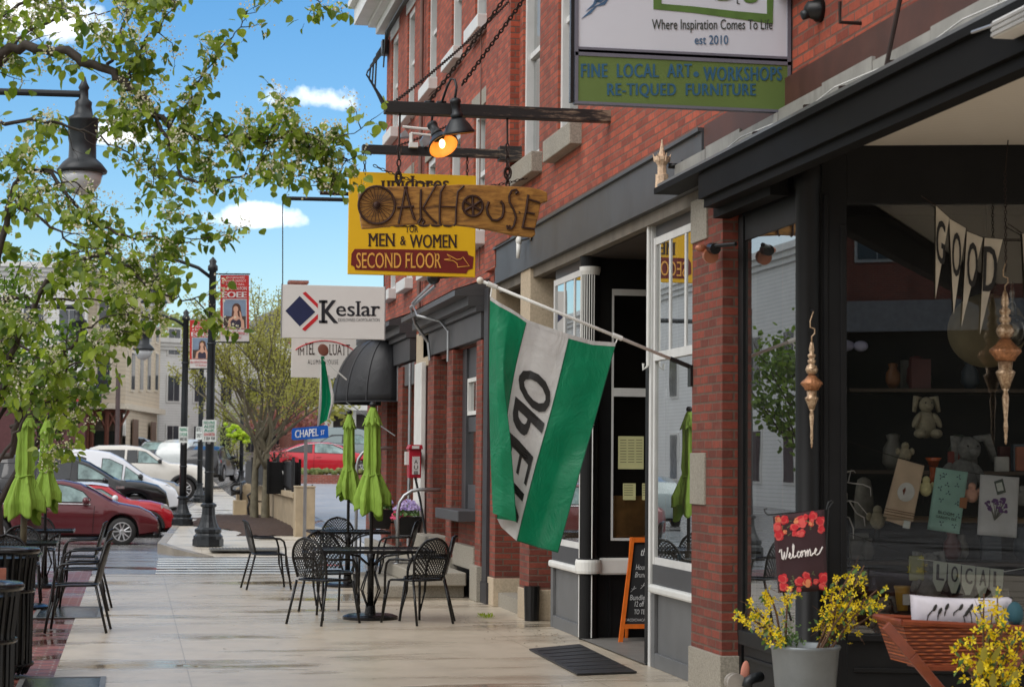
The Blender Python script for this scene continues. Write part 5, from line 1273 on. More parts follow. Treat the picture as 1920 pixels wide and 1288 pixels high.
# pink-brown bench arm behind the bins
bn = thing('park_bench', 'bench with curved iron arm just behind the nearest rubbish bin', 'bench', (-1.25, 14.2, 0))
f = MB(); Yb = 14.2
for k in range(4): f.box(-2.1, -.86, Yb - .25 + k * .12, Yb - .16 + k * .12, .44, .47)
f.build('seat', PM('bench_slats', S(150, 92, 74), .5, var=.2, vs=14), bn)
f = MB()
for k in range(3): f.box(-2.1, -.86, Yb + .22, Yb + .25, .55 + k * .12, .64 + k * .12)
f.build('backrest', PM('bench_slats', S(150, 92, 74)), bn)
for xx in (-2.05, -.82):
    f = MB(); f.tube([(xx, Yb - .28, 0), (xx, Yb - .2, .3), (xx, Yb - .26, .44), (xx, Yb - .27, .62), (xx, Yb - .2, .68), (xx, Yb + .2, .68), (xx, Yb + .26, .45), (xx, Yb + .35, 0)], .022, 8); f.build('leg', BLACKM, bn)

# ================================================================ CARS
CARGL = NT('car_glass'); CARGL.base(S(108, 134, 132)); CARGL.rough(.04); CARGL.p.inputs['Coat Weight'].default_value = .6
_v = CARGL.noise(2.2, 4, .6, CARGL.pos()); CARGL.base(CARGL.ramp(_v, [(.35, S(84, 106, 106)), (.6, S(150, 178, 176))]))  # pale teal reflections painted into the glass colour
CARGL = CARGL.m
CARGD = PM('tinted_car_glass', S(40, 44, 48), .05, var=.3, vs=2, coat=.5)
TYRE = PM('tyre_rubber', S(36, 35, 35), .7, var=.2, vs=20); RIM = PM('alloy_rim', S(196, 196, 198), .28, .8); HUB = PM('dark_wheel_well', S(14, 14, 14), .9)
CHROME = PM('chrome', S(210, 212, 214), .15, .9); PLAST = PM('black_plastic', S(34, 34, 35), .5)
LAMPG = PM('headlamp_glass', S(212, 214, 216), .08, .2, var=.25, vs=30, coat=.6); REDL = PM('tail_lamp_red', S(160, 22, 24), .15, coat=.6)
def paint(nm, c, metal=.15): return PM(nm, c, .28, metal, var=.05, vs=1.5, coat=.8, grime=.05)
def car(lb, cat, loc, yaw, mat, top, belt, W, wheels, wr, wins, screen=None, rear=None, roofmat=None, base=.22, extra=None, name='parked_car', flare=None, glass=None, group='parked cars', doors=(), handles=()):
    c = thing(name, lb, cat, (0, 0, 0), 0, group)
    x0, x1 = top[0][0], top[-1][0]; hw = W / 2
    def wx(x):
        t_ = (x - x0) / (x1 - x0) * 2 - 1
        return hw * (1 - .13 * abs(t_) ** 5 - (.10 if abs(t_) > .985 else 0))
    tz = lambda x: lerp_tab(x, top)
    bz = lambda x: lerp_tab(x, belt)
    def ys(x, z):
        b_ = bz(x)
        return wx(x) * (1 if z < b_ else 1) - (0 if z < b_ else .03 + (z - b_) * .36)
    xs = sorted(set([x0 + (x1 - x0) * i / 44 for i in range(45)] + [wx_ + wr * 1.12 * math.cos(k * PI / 14) for wx_ in wheels for k in range(15)] + [p_[0] for p_ in top]))
    f = MB(); n = 0; half = []
    for x in xs:
        zt, zb = tz(x), base + .10 * max(0, abs((x - x0) / (x1 - x0) * 2 - 1) - .8) * 5 * .6
        for wx_ in wheels:
            d = abs(x - wx_)
            if d < wr * 1.13: zb = max(zb, wr + math.sqrt(max(0, (wr * 1.13) ** 2 - d * d)))
        w_ = wx(x); b_ = min(bz(x), zt - .03); b_ = max(b_, zb + .02)
        g = zt - bz(x) > .1
        zm = zb + .55 * (b_ - zb)
        pts = [(.0, zb), (.85 * w_, zb), (.975 * w_, zb + min(.05, (b_ - zb) * .3)), (w_, zm), (.992 * w_, b_ - min(.04, (b_ - zm) * .5))]
        if g: pts += [(ys(x, bz(x) + .02), bz(x) + .02), (ys(x, zt - .07), zt - .07), (ys(x, zt - .07) - .09, zt - .012), (0, zt + .012)]
        else: pts += [(.965 * w_, b_), (.88 * w_, zt - .008), (.6 * w_, zt + .004), (0, zt + .012)]
        ring = [(x, -y, z) for y, z in pts] + [(x, y, z) for y, z in pts[1:-1][::-1]]
        half.append(ring); n = len(ring)
    vs = [p_ for r_ in half for p_ in r_]
    fs = [(i*n + (k+1) % n, i*n + k, (i+1)*n + k, (i+1)*n + (k+1) % n) for i in range(len(half) - 1) for k in range(n)]
    fs += [tuple(range(n)), tuple((len(half) - 1) * n + k for k in range(n - 1, -1, -1))]
    f.add(vs, fs); body = f.build('body', mat, c, smooth=True)
    em = body.modifiers.new('edge', 'EDGE_SPLIT'); em.split_angle = R_(38)
    f = MB(); f.box(x0 + .12, x1 - .12, -hw * .8, hw * .8, base - .04, base + .45); f.build('underbody', HUB, c)
    if roofmat:
        rx = [q for q in xs if tz(q) > max(z for _, z in top) - .09]
        f = MB(); f.grid(lambda u, v: (rx[0] + (rx[-1] - rx[0]) * v, -(ys(rx[0], tz(rx[0]) - .05) - .01) * (1 - 2 * u), tz(rx[0] + (rx[-1] - rx[0]) * v) + .035 - .055 * (2 * u - 1) ** 6), 10, 10); f.build('roof', roofmat, c, smooth=True)
    for poly_ in wins:
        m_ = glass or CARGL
        if isinstance(poly_, tuple): m_, poly_ = poly_
        for s_ in (-1, 1):
            wn_ = MB(); fr_ = MB(); P = [Vector((x, s_ * (ys(x, z) + .006), z)) for x, z in poly_]
            if s_ > 0: P = P[::-1]
            wn_.add(P, [tuple(range(len(P)))]); fr_.tube(P + [P[0]], .012, 5)
            w_ = wn_.build('side_window', m_, c); fr_.build('window_frame', PLAST, w_)
    for sc in (screen, rear):
        if sc:
            a_, b_ = sc; f = MB()
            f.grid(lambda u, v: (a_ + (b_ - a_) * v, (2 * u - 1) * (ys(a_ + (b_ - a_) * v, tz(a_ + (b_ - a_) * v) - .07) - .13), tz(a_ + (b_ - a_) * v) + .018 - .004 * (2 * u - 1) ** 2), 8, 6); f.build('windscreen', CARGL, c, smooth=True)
    for wx_ in wheels:
        for s_ in (-1, 1):
            M = Matrix.Translation((wx_, s_ * (hw - .12), wr)) @ Matrix.Rotation(PI / 2 * (1 if s_ < 0 else -1), 4, 'X')
            f = MB(); f.lathe([(wr * .62, -.1), (wr * .9, -.1), (wr, -.06), (wr, .06), (wr * .93, .105), (wr * .66, .11)], (0, 0, 0), 28, M); w_ = f.build('wheel', TYRE, c, smooth=True)
            f = MB(); f.lathe([(wr * .66, .04), (wr * .68, .112), (wr * .61, .114), (wr * .58, .05)], (0, 0, 0), 28, M); f.f = [q for q in f.f if len(q) == 4]
            f.lathe([(.06, .05), (.06, .112), (.03, .118)], (0, 0, 0), 12, M)
            for k in range(10):
                a_ = 2 * PI * (k // 2) / 5 + (.18 if k % 2 else -.18) + .3
                r0 = Vector((.05 * math.cos(a_), .05 * math.sin(a_), .098)); r1 = Vector((wr * .62 * math.cos(a_ + (.1 if k % 2 else -.1)), wr * .62 * math.sin(a_ + (.1 if k % 2 else -.1)), .09))
                f.tube([M @ r0, M @ r1], [.022, .028], 5)
            f.build('rim', RIM, w_)
    for xd in doors:
        f = MB()
        for s_ in (-1, 1): f.tube([(xd, s_ * (wx(xd) * .985), base + .08), (xd + .01, s_ * (wx(xd) + .001), (base + bz(xd)) / 2), (xd + .03, s_ * (wx(xd) * .995), bz(xd) - .02)], .006, 4)
        f.build('door_seam', HUB, c)
    for xh in handles:
        f = MB()
        for s_ in (-1, 1): f.tube([(xh, s_ * (wx(xh) + .012), bz(xh) - .12), (xh + .1, s_ * (wx(xh) + .028), bz(xh) - .115), (xh + .2, s_ * (wx(xh) + .012), bz(xh) - .12)], .014, 6)
        f.build('door_handle', mat, c, smooth=True)
    if extra: extra(c, wx, bz, tz, ys)
    c.location = loc; c.rotation_euler = (0, 0, yaw); return c
def mirror_(c, x, y, z, mat):
    for s_ in (-1, 1):
        f = MB(); f.ell((x, s_ * (y + .10), z + .02), .08, .11, .085, 12, 8); f.tube([(x + .05, s_ * (y - .06), z - .05), (x, s_ * (y + .08), z - .01)], .03, 6); f.build('mirror', mat, c, smooth=True)
def lampset(c, pts, mat, nm, y):
    for s_ in (-1, 1):
        f = MB(); P = [Vector((x, s_ * yy, z)) for x, yy, z in pts]; f.prism(P if s_ < 0 else P[::-1], (0, -s_ * .06, 0)); f.build(nm, mat, c)
rz = lambda x, y: road_z(x, y)
# burgundy sedan
BURG = paint('burgundy_paint', S(92, 26, 34), .3)
def ex1(c, wx, bz, tz, ys):
    mirror_(c, .62, .84, .98, BURG)
    lampset(c, [(1.62, .80, .74), (1.95, .72, .66), (2.17, .62, .55), (2.1, .66, .56), (1.85, .79, .63)], LAMPG, 'headlight', 0)
    f = MB()
    for s_ in (-1, 1): f.tube([(x, s_ * (ys(x, bz(x) - .001) + .002), bz(x) + .012) for x in (-1.5, -.8, 0, .5, .72)], .012, 5)
    f.build('chrome_strip', CHROME, c)
    f = MB(); f.box(2.12, 2.22, -.5, .5, .42, .62); f.build('grille', PLAST, c)
nx = .60; y_ = 46.3
car('burgundy sedan with alloy wheels, nearest in the parked row', 'car', (nx - 2.24, y_, rz(0, y_)), 0, BURG,
    [(-2.32, .62), (-2.3, .85), (-2.1, .98), (-1.5, 1.06), (-.9, 1.34), (-.4, 1.44), (.1, 1.45), (.5, 1.37), (.85, 1.20), (1.15, 1.02), (1.35, .94), (1.8, .86), (2.05, .74), (2.2, .60), (2.24, .45)],
    [(-2.3, .84), (-1.2, .93), (.2, .92), (1.0, .90), (2.2, .6)], 1.74, (-1.32, 1.42), .315,
    [[(-1.45, 1.04), (-1.2, .98), (-.55, .97), (-.45, 1.34), (-.8, 1.30), (-1.2, 1.14)], [(-.42, .97), (.66, .965), (.72, 1.02), (.55, 1.20), (.25, 1.32), (-.05, 1.37), (-.32, 1.37)]], (.62, 1.2), extra=ex1, doors=(-.48, .78), handles=(-.38, -1.3))
# red small car with white roof
REDP = paint('red_paint', S(178, 22, 36), .15); WROOF = paint('white_roof_paint', S(226, 228, 230), 0)
def ex2(c, wx, bz, tz, ys):
    mirror_(c, .45, .84, 1.02, WROOF)
    lampset(c, [(1.55, .80, .90), (1.72, .76, .86), (1.86, .66, .68), (1.72, .72, .66), (1.58, .79, .74)], LAMPG, 'headlight', 0)
    f = MB()
    for s_ in (-1, 1):
        f.tube([(1.25 + .375 * math.cos(k * PI / 12), s_ * (wx(1.25) + .004), .33 + .375 * math.sin(k * PI / 12)) for k in range(13)], .045, 6)
    f.build('arch_trim', PLAST, c)
    f = MB()
    for s_ in (-1, 1): f.tube([(x, s_ * (ys(x, bz(x)) + .004), bz(x) + .01) for x in (-1.4, -.5, .4)], .012, 5)
    f.build('chrome_strip', CHROME, c)
y_ = 50.4; nx = 1.05
car('small red car with a white roof and white mirrors, parked behind the burgundy sedan', 'car', (nx - 1.92, y_, rz(0, y_) - .10), 0, REDP,
    [(-1.92, .6), (-1.9, 1.0), (-1.7, 1.30), (-1.3, 1.36), (-.5, 1.40), (.0, 1.39), (.28, 1.34), (.72, 1.05), (.85, 1.0), (1.3, .97), (1.6, .90), (1.82, .74), (1.92, .5)],
    [(-1.9, .98), (0, .96), (.8, .94), (1.9, .7)], 1.74, (-1.18, 1.25), .325,
    [[(-1.5, 1.02), (-.62, 1.0), (-.6, 1.27), (-1.45, 1.25)], [(-.52, 1.0), (.42, .99), (.5, 1.03), (.12, 1.26), (-.5, 1.28)]], (.3, .72), roofmat=WROOF, extra=ex2, base=.26, doors=(.55,))
# black SUV
BLKC = paint('black_car_paint', S(22, 22, 26), .3)
def ex3(c, wx, bz, tz, ys):
    mirror_(c, .72, .92, 1.13, BLKC); lampset(c, [(1.95, .86, .98), (2.15, .80, .92), (2.28, .7, .8), (2.1, .8, .84)], PM('smoky_lamp', S(170, 120, 120), .15, coat=.5), 'headlight', 0)
    f = MB()
    for s_ in (-1, 1): f.box(1.0, 1.22, s_ * (wx(1.1) + .004), s_ * (wx(1.1) + .012), .93, 1.0)
    f.build('badge', CHROME, c)
y_ = 54.8; nx = .96
car('black sport utility vehicle between the white-roofed red car and white van', 'suv', (nx - 2.4, y_, rz(0, y_) + .12), 0, BLKC,
    [(-2.4, .6), (-2.38, 1.1), (-2.2, 1.66), (-1.8, 1.78), (-.8, 1.82), (-.1, 1.76), (.3, 1.62), (.95, 1.22), (1.1, 1.16), (1.7, 1.12), (2.1, 1.02), (2.32, .85), (2.4, .55)],
    [(-2.4, 1.08), (0, 1.12), (1.0, 1.1), (2.4, .85)], 1.9, (-1.5, 1.5), .37,
    [(CARGD, [(-2.05, 1.2), (-1.25, 1.18), (-1.2, 1.58), (-2.0, 1.58)]), (CARGD, [(-1.1, 1.18), (-.2, 1.17), (-.15, 1.62), (-1.05, 1.62)]), [(.0, 1.17), (.72, 1.16), (.78, 1.22), (.3, 1.50), (-.0, 1.60)]], (.3, .95), extra=ex3, base=.3)
# white van
WVAN = paint('white_van_paint', S(214, 216, 222), 0)
def ex4(c, wx, bz, tz, ys):
    mirror_(c, 1.22, .92, 1.2, PLAST); lampset(c, [(1.92, .84, .96), (2.0, .82, 1.0), (2.3, .74, .78), (2.34, .7, .66), (2.16, .8, .7)], LAMPG, 'headlight', 0)
    f = MB(); f.box(2.34, 2.43, -.6, .6, .42, .58); f.build('fog_grille', PLAST, c)
y_ = 61.3; nx = 1.42
car('white panel van with a sloping bonnet, beside the white pickup', 'van', (nx - 2.42, y_, rz(0, y_)), 0, WVAN,
    [(-2.4, .6), (-2.38, 1.5), (-2.25, 1.98), (-1.6, 2.02), (-.2, 2.02), (.3, 1.94), (.75, 1.72), (1.35, 1.28), (1.6, 1.16), (2.0, 1.02), (2.25, .86), (2.38, .6), (2.42, .45)],
    [(-2.4, 1.15), (0, 1.12), (1.2, 1.1), (2.4, .8)], 1.84, (-1.45, 1.5), .33,
    [(CARGD, [(-2.0, 1.58), (-.42, 1.50), (-.38, 1.76), (-.5, 1.80), (-2.0, 1.84)]), [(.05, 1.14), (.66, 1.12), (.70, 1.56), (.3, 1.74), (.1, 1.76)], [(.74, 1.12), (1.28, 1.11), (1.24, 1.2), (.78, 1.52)]], (.75, 1.3), extra=ex4, base=.26, doors=(-.25,))
# grey sedan whose bonnet shows
SILV = paint('warm_silver_paint', S(150, 144, 134), .5)
y_ = 67.2; nx = 1.72
car('warm silver sedan whose bonnet shows between the white van and the white pickup', 'car', (nx - 2.24, y_, rz(1, y_) + .02), 0, SILV,
    [(-2.3, .62), (-2.2, .95), (-1.5, 1.06), (-.9, 1.34), (-.3, 1.44), (.3, 1.40), (1.05, 1.04), (1.35, .98), (1.85, .88), (2.1, .74), (2.24, .5)],
    [(-2.3, .84), (0, .94), (1.0, .92), (2.2, .65)], 1.78, (-1.3, 1.4), .32, [[(-.4, .98), (.6, .97), (.2, 1.32), (-.32, 1.36)]], (.35, 1.05),
    extra=lambda c, wx, bz, tz, ys: lampset(c, [(1.7, .8, .84), (2.0, .72, .76), (2.14, .64, .62), (1.9, .76, .68)], LAMPG, 'headlight', 0))
# white pickup
WPICK = paint('white_pickup_paint', S(212, 208, 200), 0)
def ex5(c, wx, bz, tz, ys):
    mirror_(c, 1.02, 1.0, 1.42, PLAST); lampset(c, [(2.52, .9, 1.2), (2.7, .86, 1.2), (2.74, .8, .98), (2.6, .88, .98)], LAMPG, 'headlight', 0)
    f = MB()
    for s_ in (-1, 1):
        f.tube([(1.9 + .52 * math.cos(k * PI / 12), s_ * (wx(1.9) + .006), .42 + .5 * math.sin(k * PI / 12)) for k in range(13)], .07, 6)
    f.build('arch_trim', PLAST, c)
    f = MB(); f.box(2.7, 2.86, -.9, .9, .52, .72); f.build('bumper', WPICK, c)
    f = MB(); f.box(2.62, 2.80, -.85, .85, .36, .5); f.build('skid_bar', PLAST, c)
y_ = 75.4; nx = 2.78
car('white crew-cab pickup truck farthest along the row, with black wheel arches', 'pickup', (nx - 2.84, y_, rz(1, y_) + .02), 0, WPICK,
    [(-2.9, 1.0), (-2.88, 1.34), (-1.55, 1.36), (-1.52, 1.9), (-1.2, 2.0), (-.2, 2.02), (.3, 1.96), (.65, 1.82), (1.2, 1.46), (1.4, 1.38), (2.2, 1.34), (2.6, 1.26), (2.76, 1.1), (2.8, .7)],
    [(-2.9, 1.32), (-1.5, 1.32), (1.2, 1.3), (2.8, 1.1)], 2.0, (-1.75, 1.9), .42,
    [(CARGD, [(-1.3, 1.4), (-.28, 1.38), (-.25, 1.84), (-1.2, 1.84)]), (CARGD, [(-.18, 1.38), (.2, 1.38), (.2, 1.84), (-.15, 1.84)]), [(.22, 1.38), (1.02, 1.36), (.95, 1.44), (.5, 1.78), (.24, 1.83)]], (.65, 1.15), extra=ex5, base=.42)
# cars farther off
def plain(lb, cat, px, py, s_, yaw, mat, top=None, z=None):
    Y = FPX / s_ ; p = atY(px, py, Y)
    top = top or [(-2.2, .6), (-2.15, .95), (-1.9, 1.3), (-1.2, 1.46), (-.2, 1.5), (.3, 1.42), (1.0, 1.04), (1.35, .98), (1.9, .86), (2.1, .7), (2.16, .5)]
    return car(lb, cat, p, yaw, mat, top, [(-2.2, .92), (0, .95), (1.0, .93), (2.2, .7)], 1.76, (-1.3, 1.35), .32,
        [(CARGD, [(-1.75, 1.02), (-.55, .98), (-.5, 1.38), (-1.2, 1.36)]), [(-.42, .98), (.6, .97), (.15, 1.36), (-.38, 1.40)]], (.35, 1.0), rear=None,
        extra=lambda c, wx, bz, tz, ys: (lampset(c, [(1.6, .82, .82), (1.95, .74, .74), (2.1, .66, .62), (1.85, .78, .66)], LAMPG, 'headlight', 0), lampset(c, [(-2.1, .78, .9), (-1.8, .84, .9), (-1.8, .84, .78), (-2.1, .78, .76)], REDL, 'tail_light', 0), mirror_(c, .6, .84, 1.0, mat)))
GREYC = paint('grey_green_paint', S(120, 134, 136), .4); DRKC = paint('dark_grey_paint', S(60, 66, 72), .4)
plain('pale silver hatchback far back, above the white van roof', 'car', 222, 872, 36, -2.2, paint('pale_silver_paint', S(176, 184, 186), .4))
plain('dark grey sedan far back, right of the silver hatchback and above the white pickup', 'car', 300, 884, 38, -2.0, DRKC)
plain('white hatchback beyond the lamp posts at the far kerb', 'car', 352, 884, 40, 1.2, paint('far_white_paint', S(206, 212, 212), 0))
plain('black car parked partly behind the near lamp post, past the white pickup', 'car', 392, 902, 44, 1.35, BLKC)
# red sedan across Chapel street
SCAR = paint('scarlet_paint', S(188, 26, 44), .2)
def ex6(c, wx, bz, tz, ys):
    f = MB()
    for s_ in (-1, 1): f.tube([(x, s_ * (ys(x, z) + .008), z) for x, z in ((-1.75, 1.0), (-1.3, 1.2), (-.8, 1.36), (-.2, 1.42), (.4, 1.38), (.95, 1.1))], .016, 5)
    f.build('chrome_strip', CHROME, c); mirror_(c, .95, .86, 1.0, SCAR)
    lampset(c, [(-2.42, .74, .98), (-2.05, .86, .96), (-2.1, .86, .80), (-2.42, .74, .76)], REDL, 'tail_light', 0); lampset(c, [(1.9, .84, .8), (2.2, .76, .72), (2.3, .7, .62), (2.0, .8, .64)], LAMPG, 'headlight', 0)
p = atY(604, 897, 81)
car('bright red sedan across the side street, behind the street name sign', 'car', (p.x + .1, 81.9, road_z(8, 81.9) + .1), 0, SCAR,
    [(-2.48, .62), (-2.44, .98), (-2.2, 1.06), (-1.8, 1.10), (-1.1, 1.36), (-.5, 1.46), (.2, 1.46), (.7, 1.34), (1.3, 1.06), (1.6, 1.0), (2.1, .9), (2.35, .74), (2.44, .5)],
    [(-2.4, .96), (0, .98), (1.2, .95), (2.4, .7)], 1.84, (-1.45, 1.5), .34,
    [(CARGD, [(-1.62, 1.06), (-.52, 1.03), (-.5, 1.38), (-.85, 1.34), (-1.3, 1.2)]), [(-.42, 1.03), (.9, 1.0), (.7, 1.2), (.3, 1.36), (-.1, 1.41), (-.4, 1.41)]], (.72, 1.28), rear=(-1.8, -1.1), extra=ex6, doors=(-.46, 1.0), handles=(-.36,))
plain('grey estate car behind the red sedan across the side street', 'car', 664, 872, 41, .1, GREYC, [(-2.2, .6), (-2.15, 1.1), (-1.95, 1.6), (-1.2, 1.7), (-.2, 1.72), (.3, 1.62), (1.0, 1.14), (1.35, 1.08), (1.9, .96), (2.1, .8), (2.16, .5)])

# ================================================================ STREET FURNITURE
walk_z = lambda y: lerp_tab(y, WALK_T)
def lamp_base(f, x, y, z, k=1.0):
    f.lathe([(.30 * k, 0), (.30 * k, .13 * k)], (x, y, z), 8); f.lathe([(.275 * k, .13 * k), (.275 * k, .19 * k), (.25 * k, .21 * k), (.23 * k, .24 * k), (.25 * k, .27 * k), (.25 * k, .32 * k), (.20 * k, .36 * k), (.16 * k, .46 * k), (.125 * k, .60 * k), (.12 * k, .74 * k), (.15 * k, .76 * k), (.15 * k, .80 * k), (.10 * k, .83 * k)], (x, y, z), 24, sq=lambda th, z_: 1 + .03 * math.cos(12 * th))
def luminaire(parent, x, y, z, k=1.0):
    """teardrop street lantern hanging below z"""
    f = MB(); c = (x, y, z)
    f.lathe([(r * k, q * k) for r, q in [(.30, -.98), (.31, -.95), (.24, -.86), (.17, -.80), (.165, -.62), (.18, -.55), (.185, -.36), (.20, -.34), (.20, -.31), (.12, -.26), (.10, -.16), (.105, -.1), (.06, -.06), (.055, .05), (.07, .08), (.04, .14), (.015, .22)]], c, 24); f.build('luminaire', LAMPBLK, parent, smooth=True)
    f = MB(); f.lathe([(r * k, q * k) for r, q in [(.05, -1.26), (.15, -1.22), (.23, -1.1), (.26, -.985)]], c, 24); f.build('globe', PM('lamp_globe', S(196, 200, 204), .15, var=.05, coat=.5), parent, smooth=True)
def lamppost(lb, px, py, Y, ztop, arm=None, k=1.0, r=.085):
    p = atY(px, py, Y); z = walk_z(Y); g = thing('street_lamp', lb, 'street lamp', (p.x, Y, z), 0, 'black street lamps')
    f = MB(); lamp_base(f, p.x, Y, z, k); f.build('base', LAMPBLK, g)
    f = MB(); f.lathe([(r, .8 * k), (r * .95, 3), (r * .8, ztop - z - .1), (r * 1.15, ztop - z - .09), (r * 1.15, ztop - z), (r * .7, ztop - z + .04), (r * .9, ztop - z + .1), (.01, ztop - z + .18)], (p.x, Y, z), 18)
    for zz in (1.4, 3.9): f.lathe([(r * 1.05, zz), (r * 1.12, zz + .02), (r * 1.05, zz + .04)], (p.x, Y, z), 16)
    f.build('pole', LAMPBLK, g, smooth=True)
    if arm:
        dx, dz = arm; f = MB(); f.tube([(p.x, Y, ztop - .25), (p.x + dx * .25, Y, ztop - .25 + dz * .55), (p.x + dx * .6, Y, ztop - .25 + dz * .9), (p.x + dx, Y, ztop - .25 + dz)], .035, 8); f.build('arm', LAMPBLK, g, smooth=True)
        luminaire(g, p.x + dx, Y, ztop - .25 + dz - .05, .85)
    return g, p
L1, pl1 = lamppost('tall black street lamp with a red banner and a fluted base at the corner kerb', 390, 1018, 39.2, 5.42, (-1.12, .38))
L2, pl2 = lamppost('black street lamp with a fluted base just behind the white van nose', 342, 970, 48.8, 5.1, (-1.0, .3), .86)
L3, pl3 = lamppost('slim black street lamp between the two nearer lamp posts, with a small white sign', 374, 930, 68, 6.2, None, .8, .09)
L4, pl4 = lamppost('far black street lamp carrying a bright lime flower basket', 452, 905, 84, 3.6, None, .9)
L5, pl5 = lamppost('distant black street lamp by the far bend of the road', 419, 868, 106, 5.5, None, 1.0)
f = MB()
pb = atY(450, 812, 84)
for i in range(60): f.ell(pb + Vector((rnd.gauss(0, .26), rnd.gauss(0, .22), rnd.gauss(0, .15))), .12, .12, .09, 6, 4)
hb = thing('flower_basket', 'bright lime leafy basket hanging on a distant lamp post', 'plant', pb)
f.build('foliage', leaf_mat('lime_leaves', S(160, 190, 30), S(190, 210, 60), .3), hb)
f = MB(); f.lathe([(.12, -.3), (.26, -.06)], pb, 14); f.tube([pb + Vector((0, 0, -.1)), (pl4.x, 84, pb.z - .1)], .02, 5); f.build('basket', BLACKM, hb)
# two street lamps on the left kerb whose lanterns show through the leaves
for (px, py, Y, lb, k) in ((157, 180, 25.5, 'near street lantern hanging from a long arm among the blossom', 1.02), (147, 578, 37.5, 'smaller street lantern hanging lower among the leaves, left of the beige building', .8)):
    tip = atY(px, py, Y); g = thing('street_lamp', lb, 'street lamp', (-2.35 if Y < 30 else -3.4, Y, 0), 0, 'black street lamps'); bx = -2.35 if Y < 30 else -3.4
    luminaire(g, tip.x, Y, tip.z + .02, k)
    f = MB(); f.tube([(bx, Y, tip.z), (tip.x, Y, tip.z + .02)], .045, 10); f.build('arm', LAMPBLK, g)
    f = MB(); f.lathe([(.09, .6), (.07, tip.z + .3)], (bx, Y, -.02), 14); f.build('pole', LAMPBLK, g)
    f = MB(); lamp_base(f, bx, Y, -.02 if Y < 30 else road_z(bx, Y)); f.build('base', LAMPBLK, g)
# banners
BANR = cloth_mat('red_banner', S(206, 52, 50), .2); BANW = cloth_mat('white_banner', S(228, 224, 222), .2)
def banner(lb, x0, y0, x1, y1, Y, pole_x, full):
    b = thing('banner', lb, 'banner', atY(x0, y1, Y), 0, 'red street banners')
    W_, H_ = x1 - x0, y1 - y0
    Bp = lambda u, v, o=0.0: atY(x0 + W_ * u, y0 + H_ * v, Y - o + .01 * math.sin(v * 5 + u * 2))
    f = MB(); f.grid(lambda u, v: Bp(u, v * .82), 4, 12); f.build('cloth', BANR, b, solid=.004)
    f = MB(); f.grid(lambda u, v: Bp(u, .822 + v * .178), 4, 4); f.build('lower_panel', BANW, b, solid=.004)
    f = MB(); f.tube([Vector((pole_x, Y, Bp(0, 0).z + .02)), Bp(1, 0) + Vector((.02, 0, .02))], .014, 6); f.tube([Vector((pole_x, Y, Bp(0, 1).z - .02)), Bp(1, 1) + Vector((.02, 0, -.02))], .014, 6); f.build('bracket', LAMPBLK, b)
    bt = lambda s_, u0, v0, u1, v1, m_, **k: ptxt('lettering', s_, x0 + W_ * u0, y0 + H_ * v0, x0 + W_ * u1, y0 + H_ * v1, Y - .016, m_, b, **k)
    bt('ON HANVARE', .2, .02, .85, .055, BANW); bt('HANOTORPOOT', .15, .07, .9, .105, BANW); bt('REIINTO Ashe.', .2, .12, .85, .155, BANW)
    bt('A A ONN FON', .1, .175, .92, .225, BANW, bold=.02); bt('EOEE', .06, .25, .92, .34, BANW, bold=.05)
    # portrait panel
    q = lambda u, v: (x0 + W_ * u, y0 + H_ * v)
    f = MB(); flat(f, [q(.09, .36), q(.92, .36), q(.92, .81), q(.09, .81)], Y - .012, -.002); f.build('photo_border', BANW, b)
    f = MB(); flat(f, [q(.12, .37), q(.89, .37), q(.89, .62), q(.12, .62)], Y - .0165, -.002); f.build('photo_sky', PM('photo_sky', S(120, 138, 160), .6), b)
    f = MB(); flat(f, [q(.12, .62), q(.89, .62), q(.89, .80), q(.12, .80)], Y - .0165, -.002); f.build('photo_field', PM('photo_field', S(70, 56, 50), .6), b)
    SK = PM('photo_skin', S(206, 160, 136), .6); HR = PM('photo_hair', S(84, 52, 40), .6); DR = PM('photo_dress', S(52, 44, 62), .6)
    ov = lambda cx, cy, rx, ry: [q(cx + rx * math.cos(k * PI / 8), cy + ry * math.sin(k * PI / 8)) for k in range(16)]
    f = MB(); flat(f, ov(.56, .50, .15, .075), Y - .019, -.002); flat(f, [q(.42, .48), q(.70, .48), q(.78, .68), q(.66, .70), q(.5, .66), q(.38, .68)], Y - .0185, -.002); f.build('photo_hair', HR, b)
    f = MB(); flat(f, ov(.54, .515, .085, .05), Y - .0215, -.002); flat(f, [q(.48, .56), q(.6, .56), q(.62, .62), q(.82, .68), q(.84, .80), q(.24, .80), q(.3, .66), q(.46, .62)], Y - .0212, -.002); flat(f, [q(.66, .54), q(.71, .56), q(.80, .72), q(.72, .74)], Y - .0228, -.002); f.build('photo_figure', SK, b)
    f = MB(); flat(f, [q(.36, .70), q(.44, .66), q(.55, .69), q(.66, .66), q(.72, .70), q(.72, .80), q(.36, .80)], Y - .0242, -.002); f.build('photo_dress', DR, b)
    bt('EU APHCTVOKHA S', .04, .855, .94, .90, RED, bold=.01); bt('O-Indner', .25, .92, .75, .96, RED, slant=.25)
banner('red banner with a portrait photo on the tall corner street lamp', 413, 516, 467, 640, 39.15, pl1.x, True)
banner('red banner half hidden behind the corner lamp post, farther up the street', 356, 600, 398, 690, 48.7, pl2.x, True)
